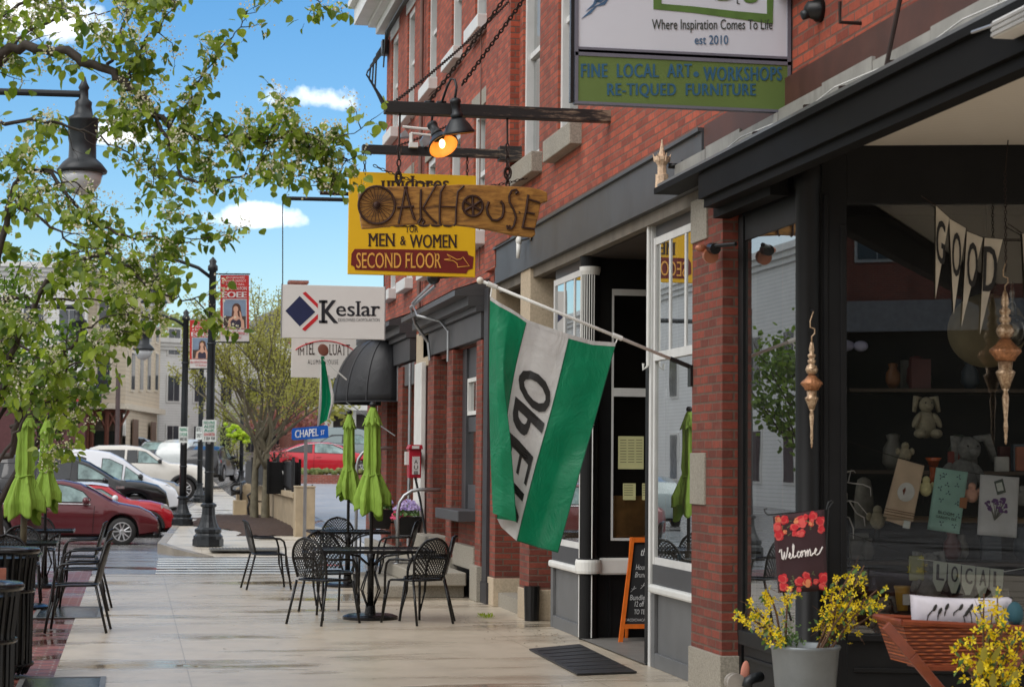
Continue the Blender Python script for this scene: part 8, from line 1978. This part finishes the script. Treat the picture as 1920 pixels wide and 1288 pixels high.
# beige three-storey building on the left: front toward the viewer and a bay wall going up the street
Yb_ = 100.0; sB = lambda px, py, Y=Yb_: atY(px, py, Y)
bg_ = thing('beige_building', 'beige clapboard three-storey building with a timber-framed porch on the left', 'building', (sB(160, 860).x, Yb_, .6))
xl, xc_ = sB(60, 800).x, sB(234, 800).x; yR = 112.0; xR = atY(298, 800, yR).x
zt_b = sB(234, 540).z; zg = sB(234, 765).z; zlow = -.5
f = MB(); f.add([(xl, Yb_, zg), (xc_, Yb_, zg), (xc_, Yb_, zt_b), (xl, Yb_, zt_b), (xR, yR, zg), (xR, yR, zt_b), (xl, yR, zg), (xl, yR, zt_b)], [(0, 1, 2, 3), (1, 4, 5, 2), (4, 6, 7, 5), (6, 0, 3, 7), (3, 2, 5, 7), (0, 6, 4, 1)]); f.build('wall', BEIGE, bg_)
dR = Vector((xR - xc_, yR - Yb_, 0)).normalized(); nR = Vector((dR.y, -dR.x, 0))
f = MB()
for (o, z, h) in ((.25, zt_b, .22), (.5, zt_b + .22, .25), (.75, zt_b + .47, .3)): f.prism([(xl, Yb_ - o, z), (xc_ + o * .4, Yb_ - o, z), Vector((xR, yR, z)) + nR * o + dR * o, (xl, yR, z)], (0, 0, h))
f.prism([(xl, Yb_ - .12, zg - .05), (xc_ + .1, Yb_ - .12, zg - .05), Vector((xR, yR, zg - .05)) + nR * .35, (xl, yR, zg - .05)], (0, 0, .28)); f.build('cornice', BEIGE2, bg_)
f = MB(); f.add([(xl, Yb_ + 2.2, zlow), (xc_ - .1, Yb_ + 2.2, zlow), (xc_ - .1, Yb_ + 2.2, zg), (xl, Yb_ + 2.2, zg)], [(0, 1, 2, 3)]); a0 = Vector((xc_ + .05, Yb_ + .2, zlow)); a1 = Vector((xR - .1, yR, zlow))
f.add([a0, a1, a1 + Vector((0, 0, zg - zlow)), a0 + Vector((0, 0, zg - zlow)), (xc_ + .05, Yb_ + 2.2, zlow), (xc_ + .05, Yb_ + 2.2, zg)], [(0, 1, 2, 3), (0, 3, 5, 4)]); f.build('ground_floor', BEIGE, bg_)
def bwin(mb_f, mb_g, p, d, n, wd, h):
    p = Vector(p); u = Vector((0, 0, 1))
    for mbx, e, o0, o1 in ((mb_f, .12, .0, .06), (mb_g, 0, .061, .08)):
        a = p - d * e - u * e + n * o0; w_ = d * (wd + 2 * e); hh = u * (h + 2 * e); mbx.prism([a, a + w_, a + w_ + hh, a + hh], n * (o1 - o0))
Lr = (Vector((xR, yR, 0)) - Vector((xc_, Yb_, 0))).length
for k, pxw in enumerate((.16, .40, .62, .86)):
    for (ya_, yb_2) in ((663, 730), (575, 640)):
        t_ = pxw; Yk_ = Yb_ + (yR - Yb_) * t_; X_ = xc_ + (xR - xc_) * t_; z1, z0_ = atY(250, ya_, Yk_).z, atY(250, yb_2, Yk_).z
        fa, fb_ = MB(), MB(); bwin(fa, fb_, (X_ - dR.x * .5, Yk_ - dR.y * .5, z0_), dR, nR, 1.05, z1 - z0_); w_ = fa.build('window', BEIGE2, bg_); fb_.build('pane', DGLASS, w_)
for (x0, x1, ya_, yb_2) in ((182, 206, 672, 732), (186, 208, 566, 615), (120, 150, 672, 732), (120, 150, 566, 615)):
    fa, fb_ = MB(), MB(); a = sB(x0, yb_2); b = sB(x1, ya_); bwin(fa, fb_, (a.x, Yb_, a.z), Vector((1, 0, 0)), Vector((0, -1, 0)), b.x - a.x, b.z - a.z); w_ = fa.build('window', BEIGE2, bg_); fb_.build('pane', DGLASS, w_)
PORCH = PM('brown_porch_timber', S(110, 66, 52), .6); f = MB()
for px in (163, 172, 200, 222):
    p = sB(px, 790); f.tube([(p.x, Yb_ + .3, zlow), (p.x, Yb_ + .3, zg)], .12, 6); f.tube([(p.x, Yb_ + .3, zg - 1.1), (p.x - .5, Yb_ + .3, zg - .1)], .07, 5); f.tube([(p.x, Yb_ + .3, zg - 1.1), (p.x + .5, Yb_ + .3, zg - .1)], .07, 5)
f.tube([(xl, Yb_ + .3, zg - .12), (xc_, Yb_ + .3, zg - .12)], .12, 5); f.build('porch_post', PORCH, bg_)
f = MB(); a, b = sB(176, 845, Yb_ + 2.1), sB(216, 808, Yb_ + 2.1); f.box(a.x, b.x, Yb_ + 2.1, Yb_ + 2.19, a.z, b.z); f.build('shop_window', DGLASS, bg_)
f = MB()
for t_ in (.22, .75):
    Yk_ = Yb_ + (yR - Yb_) * t_; X_ = xc_ + .08 + (xR - xc_) * t_; f.prism([Vector((X_ - dR.x * .9, Yk_ - dR.y * .9, zlow)) + nR * .02, Vector((X_ + dR.x * .9, Yk_ + dR.y * .9, zlow)) + nR * .02, Vector((X_ + dR.x * .9, Yk_ + dR.y * .9, zg - .5)) + nR * .02, Vector((X_ - dR.x * .9, Yk_ - dR.y * .9, zg - .5)) + nR * .02], nR * .05)
f.build('door', PM('brown_door', S(112, 90, 76), .5), bg_)
hs_ = thing('hanging_sign', 'small dark blue pub sign with pale scrolls on the beige building', 'shop sign', sB(175, 750)); a, b = sB(160, 755, 98.5), sB(191, 722, 98.5)
f = MB(); f.box(a.x, b.x, 98.5, 98.58, a.z, b.z); f.build('board', PM('dark_navy_board', S(44, 46, 76), .5), hs_); f = MB()
for k in range(3): c = Vector(((a.x + b.x) / 2 + .22 * (k - 1), 98.48, (a.z + b.z) / 2 - .1 * (k % 2))); f.tube([c + Vector((.15 * math.cos(j * .8) * (1 - j * .08), 0, .22 * math.sin(j * .8) * (1 - j * .08))) for j in range(9)], .025, 4)
f.build('scroll', WHITEC, hs_); f = MB(); f.tube([(a.x, 98.55, b.z + .08), (a.x + .2, Yb_, b.z + .1)], .04, 5); f.build('bracket', BLACKM, hs_)
# red-brown shopfront left of it
house('red_shopfront', 'dark red shopfront with white upper floor left of the beige building', 'building', (atY(112, 860, 97).x - 5.5, 97, 0), 0, 5.5 + (atY(157, 860, 97).x - atY(112, 860, 97).x), 8, atY(130, 500, 97).z, WCLAP, (4.2, 7.2), base_mat=PM('dark_red_front', S(96, 56, 58), .5, grime=.3), base_h=atY(130, 752, 97).z, ncol=4, ncol2=0, z0=0)
p0b, p1b = atY(112, 752, 96.9), atY(157, 738, 96.9); f = MB(); f.box(p0b.x - 5, p1b.x, 96.7, 96.9, p0b.z, p1b.z); tag(f.build('fascia_board', PM('red_fascia', S(176, 66, 66), .5)), 'red shop fascia board above the dark red shopfront', 'fascia')
wpole = atY(222, 700, 97); f = MB(); f.tube([(wpole.x, 97, 0), (wpole.x, 97, atY(222, 700, 97).z)], .11, 8); tag(f.build('utility_post', PM('brown_post', S(84, 70, 70), .6)), 'brown post standing before the beige building corner', 'post')
# white building further right, brick shop beyond
house('white_building', 'white clapboard building with dark windows beyond the beige one', 'building', (atY(297, 860, 112).x, 112.5, 0), .5, 8.5, 9, atY(330, 655, 112).z, WCLAP, (1.6, 4.4, 7.0), ncol=5, ncol2=3, wsz=(.7, 1.4), z0=.5)
house('brick_shop', 'low red brick shop with white columns at the far bend', 'building', (atY(372, 860, 124).x, 126, 0), .2, 8, 7, 5.6, BRICK_FAR, (2.2,), ncol=4, ncol2=2, z0=1.0)
house('grey_house', 'pale grey house with a gabled roof far up the street', 'house', (atY(415, 860, 165).x, 170, 0), .1, 10, 12, 7, GCLAP, (1.5, 4.2), roof='gable', ncol=4, z0=3.5)
# right of the tree, across the side street
house('brick_hall', 'red brick building with white trim across the side street', 'building', (atY(548, 860, 106).x, 108, 0), 0, 14, 10, atY(620, 700, 106).z, BRICK_FAR, (2.4, 5.4), ncol=3, ncol2=0, wsz=(1.4, 1.8), z0=.3)
pr = thing('porch', 'white porch roof and posts on the red brick building across the side street', 'porch', (atY(640, 860, 100).x, 100, 1)); f = MB(); a, b = atY(600, 770, 100), atY(720, 752, 100); f.box(a.x, b.x, 98, 107.5, a.z, b.z); f.build('roof', WHITEC, pr); f = MB()
for px in (617, 660, 700): p = atY(px, 800, 98.5); f.box(p.x - .2, p.x + .2, 98.5, 98.9, .5, a.z); 
f.build('post', WHITEP, pr); f = MB(); f.box(a.x + .5, b.x, 106.9, 107.4, .8, a.z); f.build('shade_wall', PM('porch_shade', S(60, 52, 50), .6), pr)  # dark wall put in for the shade under the porch roof
house('gabled_house', 'house with a brick chimney rising behind the white and navy sign', 'house', (atY(520, 860, 140).x, 142, 0), 0, 9, 12, atY(560, 600, 140).z - 7.5, GCLAP, (3, 6), roof='gable', z0=1.5)
p = atY(560, 540, 139); f = MB(); f.box(p.x - .6, p.x + .6, 139, 140.2, 4, atY(560, 528, 139).z); f.box(p.x - .7, p.x + .7, 138.9, 140.3, atY(560, 531, 139).z, atY(560, 526, 139).z); tag(f.build('brick_chimney', BRICK_FAR), 'brick chimney top showing above the white and navy sign', 'chimney')
# across the street and behind the viewer: only their reflections reach the shop windows
house('clapboard_house', 'white clapboard house across the street, mirrored in the bay window', 'house', (-17, 50, 0), -PI / 2 + PI, 70, 9, 9.5, GCLAP, (1.0, 4.6), ncol=18, ncol2=2, wsz=(1.1, 1.9))
house('brick_block', 'red brick block with white windows behind the viewer', 'building', (12, -40, 0), PI, 44, 10, 13.5, BRICK_FAR, (8.4,), base_mat=PM('reflection_dark', S(30, 34, 24), .9, var=.6, vs=1.5, coord='World'), base_h=6.0, ncol=14, ncol2=2, wsz=(1.3, 2.0))  # unseen ground floor darkened to deepen reflections in the display glass
f = MB(); f.box(-34, 13, -39.9, -39.6, 6.0, 7.0); tag(f.build('shop_fascia', PM('reflection_band', S(150, 150, 152), .6)), 'pale band added to the unseen brick block to mirror in the display window', 'fascia')  # pale band added out of view for the display glass to mirror
for o_ in bpy.data.objects:
    if o_.name.startswith('clapboard_house'): o_.location = (-16, 92, 0); o_.rotation_euler = (0, 0, PI / 2); o_.location = (-15, 44, 0)
plain('silver grey car parked across the street, mirrored in the bay window', 'car', -900, 900, 60, PI / 2, GREYC)
bpy.data.objects[[o.name for o in bpy.data.objects if o.get('label', '').startswith('silver grey car parked across')][0]].location = (-6.5, 58, -.2)
plain('dark red car parked across the street behind the viewer', 'car', -900, 900, 60, PI / 2, BURG)
bpy.data.objects[[o.name for o in bpy.data.objects if o.get('label', '').startswith('dark red car parked across')][0]].location = (-5.5, -14, -.12)

# ================================================================ TREES
def leafcard(mb, c, ax, up, L, W, fold=.25):
    """a rounded leaf: two halves folded along the midrib"""
    s_ = ax.cross(up)
    if s_.length < 1e-4: s_ = ax.orthogonal()
    s_.normalize(); n = s_.cross(ax).normalized()
    k = W * .5; h = n * (k * fold)
    cu_ = n * (-L * rnd.uniform(-.05, .45))
    P = [c] + [c + ax * L * a + s_ * k * b + h * abs(b) + cu_ * a * a for a, b in ((.10, .62), (.32, .98), (.55, 1), (.76, .74), (.91, .36), (1.04, 0), (.91, -.36), (.76, -.74), (.55, -1), (.32, -.98), (.10, -.62))]
    mb.add(P, [(0, 1, 2, 3, 4, 5, 6), (0, 6, 7, 8, 9, 10, 11)])
BARK = PM('dark_wet_bark', S(58, 50, 44), .75, var=.3, vs=14, bump=.6, bs=30)
BARK2 = PM('grey_green_bark', S(112, 106, 88), .85, var=.3, vs=9, bump=.6, bs=26, grime=.2)
PEAR = leaf_mat('pear_leaf', S(70, 98, 28), S(160, 178, 76), .5); BLOS = leaf_mat('pear_blossom', S(206, 196, 184), S(238, 234, 228), .35, .7)
pt = thing('flowering_tree', 'blossoming pear tree whose leafy branches overhang the upper left', 'tree', (-1.75, 13.4, 0))
q = random.Random(17); tw = MB(); lv = MB(); bl = MB()
def spline(pts, n):
    out = []; P = [Vector(p) for p in pts]
    for i in range(len(P) - 1):
        a, b, c, d = P[max(i-1, 0)], P[i], P[i+1], P[min(i+2, len(P)-1)]
        for k in range(n):
            t_ = k / n; out.append(.5 * ((2*b) + (c-a)*t_ + (2*a-5*b+4*c-d)*t_*t_ + (3*b-a-3*c+d)*t_**3))
    return out + [P[-1]]
def leaf_spray(c, d, nl, nb, size):
    r_ = c - EYE; z_ = r_.dot(FWD); X_ = r_.dot(RGT) / z_ * FPX + 960; Y__ = 644 - r_.dot(UPV) / z_ * FPX
    if (125 < X_ < 195 and 140 < Y__ < 345 or 98 < X_ < 168 and 560 < Y__ < 705) and q.random() < .72: return
    if (X_ < 82 and Y__ > 750) or Y__ > 868 or (X_ > 330 and Y__ > 462 and q.random() < .45): return
    for i in range(nl):
        a = Vector((q.gauss(0, 1), q.gauss(-.25, 1), q.gauss(-.45, .8))).normalized(); p_ = c + Vector((q.gauss(0, .035), q.gauss(0, .04), q.gauss(0, .03))); pet = a * q.uniform(.02, .045)
        leafcard(lv, p_ + pet, (a + Vector((0, 0, -.35))).normalized(), Vector((q.gauss(0, .6), q.gauss(-.5, .6), 1)), size * q.uniform(.55, 1.25), size * q.uniform(.5, .98))
        if q.random() < .5: tw.tube([p_, p_ + pet], .0016, 3, cap=False)
    if nb:
        cc = c + Vector((q.gauss(0, .03), q.gauss(0, .03), q.gauss(.02, .03)))
        for i in range(nb):
            p_ = cc + Vector((q.gauss(0, .032), q.gauss(0, .032), q.gauss(0, .028))); ax = Vector((q.gauss(0, 1), q.gauss(-.5, 1), q.gauss(.3, 1))).normalized(); o = ax.orthogonal().normalized(); w_ = ax.cross(o); s_ = q.uniform(.0055, .0095)
            bl.add([p_ + (o * math.cos(k * 1.2566) + w_ * math.sin(k * 1.2566)) * s_ + ax * (.002 if k % 2 else .0) for k in range(5)], [(0, 1, 2, 3, 4)])
def twig(p, d, L, r, nl, nb, size, depth=0):
    n = 5; pts = [p]; dd = d.normalized()
    for i in range(n):
        dd = (dd + Vector((q.gauss(0, .22), q.gauss(0, .22), q.gauss(.02, .2)))).normalized(); pts.append(pts[-1] + dd * L / n)
    tw.tube(pts, [r * (1 - .8 * i / n) for i in range(n + 1)], 4, cap=False)
    for i in range(1, n + 1):
        if q.random() < .78: leaf_spray(pts[i], dd, q.randint(*nl), nb if q.random() < .5 else 0, size)
    if depth:
        for i in (2, 3, 4):
            if q.random() < .75: twig(pts[i], (dd + Vector((q.gauss(0, .8), q.gauss(0, .8), q.gauss(0, .6)))).normalized(), L * .55, r * .6, nl, nb, size, depth - 1)
trunk = [(-1.75, 13.4, -.05), (-1.7, 13.4, 1.0), (-1.55, 13.35, 1.7)]
def P3(x, y, Y): return atY(x, y, Y)
# main limbs as seen against the sky: photo positions and their distance, butt radius, twig spacing and length
limbs = [
 ([trunk[2], P3(-120, 500, 13.4), P3(-60, 200, 13.3), P3(20, 95, 13.2), P3(110, 100, 13.0), P3(200, 132, 12.9), P3(265, 180, 12.8), P3(320, 235, 12.7), P3(380, 258, 12.6), P3(460, 262, 12.5), P3(540, 258, 12.5), P3(600, 285, 12.4), P3(655, 300, 12.4)], .060, .10, .30),
 ([P3(240, 160, 12.9), P3(290, 215, 12.7), P3(330, 300, 12.6), P3(360, 340, 12.5), P3(430, 338, 12.5), P3(480, 325, 12.4), P3(560, 335, 12.3), P3(620, 352, 12.3)], .020, .09, .26),
 ([P3(380, 258, 12.6), P3(480, 262, 12.4), P3(570, 252, 12.3), P3(630, 262, 12.3), P3(690, 232, 12.3)], .012, .09, .22),
 ([trunk[2], P3(-40, 640, 13.3), P3(10, 420, 13.2), P3(40, 330, 13.1), P3(85, 322, 13.0), P3(150, 350, 12.9)], .045, .10, .32),
 ([P3(85, 322, 13.0), P3(160, 400, 12.8), P3(220, 440, 12.7), P3(300, 450, 12.6), P3(350, 455, 12.5), P3(418, 436, 12.4)], .018, .09, .22),
 ([trunk[2], P3(-20, 760, 13.2), P3(40, 620, 13.0), P3(120, 500, 12.9), P3(200, 480, 12.8), P3(235, 500, 12.7), P3(290, 540, 12.6), P3(335, 560, 12.5), P3(395, 548, 12.4)], .034, .09, .24),
 ([trunk[2], P3(0, 860, 13.2), P3(40, 770, 13.0), P3(90, 700, 12.9), P3(140, 640, 12.8), P3(190, 600, 12.7), P3(260, 590, 12.6)], .034, .09, .26),
 ([P3(20, 800, 13.1), P3(70, 730, 12.9), P3(130, 690, 12.8), P3(190, 650, 12.7), P3(230, 620, 12.7)], .018, .09, .22),
 ([trunk[2], P3(-30, 880, 13.1), P3(30, 800, 13.0), P3(80, 760, 12.9), P3(130, 750, 12.9)], .024, .09, .22),
 ([P3(240, 160, 12.9), P3(262, 90, 12.8), P3(310, 40, 12.7), P3(345, -30, 12.7)], .014, .09, .26),
 ([P3(200, 132, 13.0), P3(230, 60, 13.1), P3(240, -20, 13.2)], .018, .09, .30),
 ([P3(-60, 200, 13.3), P3(60, 60, 13.5), P3(160, 30, 13.6), P3(250, 20, 13.6)], .02, .09, .32),
 ([P3(-80, 60, 12.6), P3(40, 10, 12.5), P3(150, -10, 12.4), P3(260, -20, 12.4)], .02, .09, .3),
 ([P3(30, 380, 12.2), P3(90, 420, 12.1), P3(150, 470, 12.1), P3(200, 520, 12.0)], .016, .08, .26),
 ([P3(320, 235, 12.7), P3(375, 150, 12.7), P3(430, 70, 12.6), P3(475, 20, 12.6), P3(500, -20, 12.6)], .009, .13, .14),
 ([P3(345, 190, 12.7), P3(380, 140, 12.6), P3(400, 95, 12.6)], .006, .12, .12),
 ([P3(560, -40, 12.5), P3(585, -10, 12.5), P3(610, 15, 12.5)], .006, .1, .12),
 ([P3(480, 325, 12.4), P3(500, 270, 12.4), P3(520, 215, 12.4), P3(535, 185, 12.4)], .007, .11, .12),
 ([P3(0, 560, 13.8), P3(80, 560, 13.8), P3(170, 560, 13.7), P3(260, 580, 13.6)], .02, .08, .3),
 ([P3(0, 640, 14.2), P3(60, 660, 14.2), P3(110, 720, 14.1), P3(120, 800, 14.0), P3(110, 850, 14.0)], .016, .09, .24),
 ([P3(0, 230, 13.8), P3(90, 230, 13.8), P3(170, 250, 13.7), P3(240, 290, 13.6), P3(300, 330, 13.5)], .02, .08, .3),
]
tw.tube(spline(trunk, 5), [.12 - .004 * i for i in range(11)], 12)
for li, (pts, r, stp, tl) in enumerate(limbs):
    S_ = spline([Vector(p) for p in pts], 6); n = len(S_)
    S_ = [p + Vector((q.gauss(0, .012), q.gauss(0, .012), q.gauss(0, .012))) if 0 < i < n - 1 else p for i, p in enumerate(S_)]
    tw.tube(S_, [max(.003, .75 * r * (1 - .9 * i / (n - 1))) for i in range(n)], 7)
    acc = 0
    for i in range(1, n):
        seg = (S_[i] - S_[i-1]); acc += seg.length
        px_ok = (S_[i] - EYE).dot(RGT) / (S_[i] - EYE).dot(FWD) * FPX + 960
        while acc > stp:
            acc -= stp
            if px_ok < -90: continue
            if px_ok < 70 and S_[i].z < 1.9: continue
            d = seg.normalized() * .5 + Vector((q.gauss(0, .7), q.gauss(0, .7), q.gauss(.05, .75)))
            twig(S_[i], d, tl * q.uniform(.5, 1.15), .0045, (1, 3), 13, .066, 1 if tl > .2 and q.random() < .5 else 0)
    twig(S_[-1], (S_[-1] - S_[-2]), tl * .8, .004, (1, 3), 15, .070, 0)
tw.build('trunk', BARK, pt, smooth=True); lv.build('crown', PEAR, pt); bl.build('blossom', BLOS, pt)

def bud_tree(name, lb, base, H, R, trunks, seed, leafm, barkm, lsz, nleaf, spread=.9, dens=3, r0=.1, up=.5, l0=.36):
    k0 = .36 / l0
    qq = random.Random(seed); t = thing(name, lb, 'tree', base); wd_ = MB(); lf = MB(); base = Vector(base); tips = []
    def grow(p, d, L, r, lev):
        n = 4; pts = [p]
        for i in range(n):
            d = (d + Vector((qq.gauss(0, .12 if lev else .03), qq.gauss(0, .12 if lev else .03), qq.gauss(up * .05, .08)))).normalized(); pts.append(pts[-1] + d * L / n)
        wd_.tube(pts, [max(.006, r * (1 - .45 * i / n)) for i in range(n + 1)], 5 if lev > 1 else 8, cap=False)
        if lev >= dens:
            tips.append(pts); return
        for k in range(3 if lev else 5):
            i = qq.choice((2, 3, 4)) if lev else qq.choice((3, 4, 4)); a = qq.uniform(0, 6.28); s_ = qq.uniform(.5, 1.0) * spread
            nd = (d + Vector((s_ * math.cos(a), s_ * math.sin(a), qq.uniform(-.05, .35) * up))).normalized(); grow(pts[i], nd, L * qq.uniform(.6, .85) * (k0 if lev == 0 else 1), r * .5, lev + 1)
        grow(pts[-1], d, L * .75 * (k0 if lev == 0 else 1), r * .5, lev + 1)
    for (dx, dy, lx) in trunks:
        grow(base + Vector((dx, dy, 0)), Vector((lx, 0, 1)).normalized(), H * l0, r0, 0)
    for pts in tips:
        for i in range(nleaf):
            c = pts[qq.randint(1, 4)].lerp(pts[qq.randint(1, 4)], qq.random()) + Vector((qq.gauss(0, lsz * 1.2), qq.gauss(0, lsz * 1.2), qq.gauss(0, lsz * 1.2))); a = Vector((qq.gauss(0, 1), qq.gauss(0, 1), qq.gauss(.3, 1))).normalized() * lsz * qq.uniform(.6, 1.2); b_ = a.orthogonal().normalized() * lsz * .38
            lf.add([c, c + a * .5 + b_, c + a, c + a * .5 - b_], [(0, 1, 2, 3)])
    wd_.build('trunk', barkm, t, smooth=True); lf.build('crown', leafm, t); return t
SPRG = leaf_mat('spring_buds', S(132, 130, 56), S(172, 168, 92), .4); HILLG = leaf_mat('hill_leaf', S(110, 124, 70), S(150, 156, 92), .3); REDB = leaf_mat('maroon_leaf', S(110, 52, 56), S(150, 96, 84), .3)
p = atY(489, 985, 50.5)
bud_tree('spring_tree', 'twin-trunk tree with fresh yellow green buds behind the hanging signs', (p.x, 50.5, walk_z(50) + .08), 7.1, 2.5, ((-.16, .1, -.03), (.10, -.1, .02)), 8, SPRG, BARK2, .065, 85, 1.0, 3, .115, .62, .24)
# far trees and the wooded hillside
bud_tree('street_tree', 'leafy green street tree behind the blossom at the left edge', (-1.75, 28, -.1), 5.2, 2, ((0, 0, .0),), 12, leaf_mat('fresh_green', S(60, 92, 26), S(120, 150, 56), .4), BARK, .10, 60, .95, 3, .1, .5, .28)
for i, (px, Y, H, lb, mt_) in enumerate(((330, 150, 10, 'tall budding tree over the white building roof', SPRG), (540, 160, 11, 'budding tree rising behind the white and navy sign', SPRG), (430, 180, 10, 'far green tree at the end of the street', HILLG), (500, 120, 6, 'smaller budding tree left of the gabled house', SPRG))):
    p = atY(px, 860, Y); bud_tree('far_tree', lb, (p.x, Y, lerp_tab(Y, ROAD_T)), H, 3, ((0, 0, 0),), 30 + i, mt_, BARK2, .2, 10, .9, 3, .2, .6)
def bush(lb, px, py, Y, rx, rz_, mt_, n, seed, nm='shrub'):
    qq = random.Random(seed); p = atY(px, py, Y); t = thing(nm, lb, 'shrub', p); lf = MB(); tk = MB()
    for i in range(n):
        a = qq.uniform(0, 6.28); ph = math.asin(qq.uniform(-.6, 1)); r = qq.uniform(.45, 1.05) * (1 + .2 * math.sin(3 * a)); c = p + Vector((rx * r * math.cos(a) * math.cos(ph), rx * .7 * r * math.sin(a) * math.cos(ph), rz_ * .6 + rz_ * r * math.sin(ph))); s_ = rx * .12; d = Vector((qq.gauss(0, 1), qq.gauss(0, 1), qq.gauss(0, 1))).normalized() * s_; e = d.orthogonal().normalized() * s_ * .4; lf.add([c, c + d * .5 + e, c + d, c + d * .5 - e], [(0, 1, 2, 3)])
    for k in range(7): a = k * .9; tk.tube([p, p + Vector((rx * .5 * math.cos(a), rx * .4 * math.sin(a), rz_ * .9))], [.04, .01], 5)
    lf.build('foliage', mt_, t); tk.build('stem', BARK, t)
bush('maroon leaved shrub right of the twin-trunk tree', 534, 815, 88, 1.7, .9, REDB, 900, 1); bush('green shrub left of the distant lime flower basket', 432, 855, 92, .9, 1.6, HILLG, 700, 2); bush('round olive shrub above the bright red sedan', 566, 792, 96, 2.6, 1.6, SPRG, 900, 3); bush('pale shrub under the distant lime flower basket', 446, 880, 86, .5, 1.0, SPRG, 400, 4)
bush('maroon flower tuft on the black panelled screen', 516, 866, 54, .45, .3, REDB, 300, 5)
# hill behind the town
def hillz(x, y):
    r = max(0, (y - 230) / 260); return 4 + 30 * (1 - math.exp(-r * 2.0)) * (.85 + .15 * math.sin(x * .012 + 1)) * (1 - .75 * max(0, min(1, (x - 4) / 22)))
sheet('hills', GRASS, fr(-420, 420, 40), fr(200, 620, 24), hillz)
qq = random.Random(9); f = MB(); ff = MB()
for i in range(1500):
    x = qq.uniform(-160, 180); y = qq.uniform(225, 420); z = hillz(x, y); h = qq.uniform(4, 7); r = qq.uniform(1.6, 3.0)
    for k in range(26):
        a = qq.uniform(0, 6.28); u = qq.uniform(-1, 1); c = Vector((x + r * math.cos(a) * math.sqrt(1 - u*u), y + r * math.sin(a) * math.sqrt(1 - u*u), z + h * .6 + r * 1.1 * u)); s_ = qq.uniform(.7, 1.5); d = Vector((qq.gauss(0, 1), qq.gauss(0, 1), qq.gauss(0, 1))).normalized() * s_; e = d.orthogonal().normalized() * s_ * .6; f.add([c, c + d * .5 + e, c + d, c + d * .5 - e], [(0, 1, 2, 3)])
tag(f.build('woodland', HILLG), 'wooded green hillside behind the town at the end of the street', 'wood', kind='stuff')
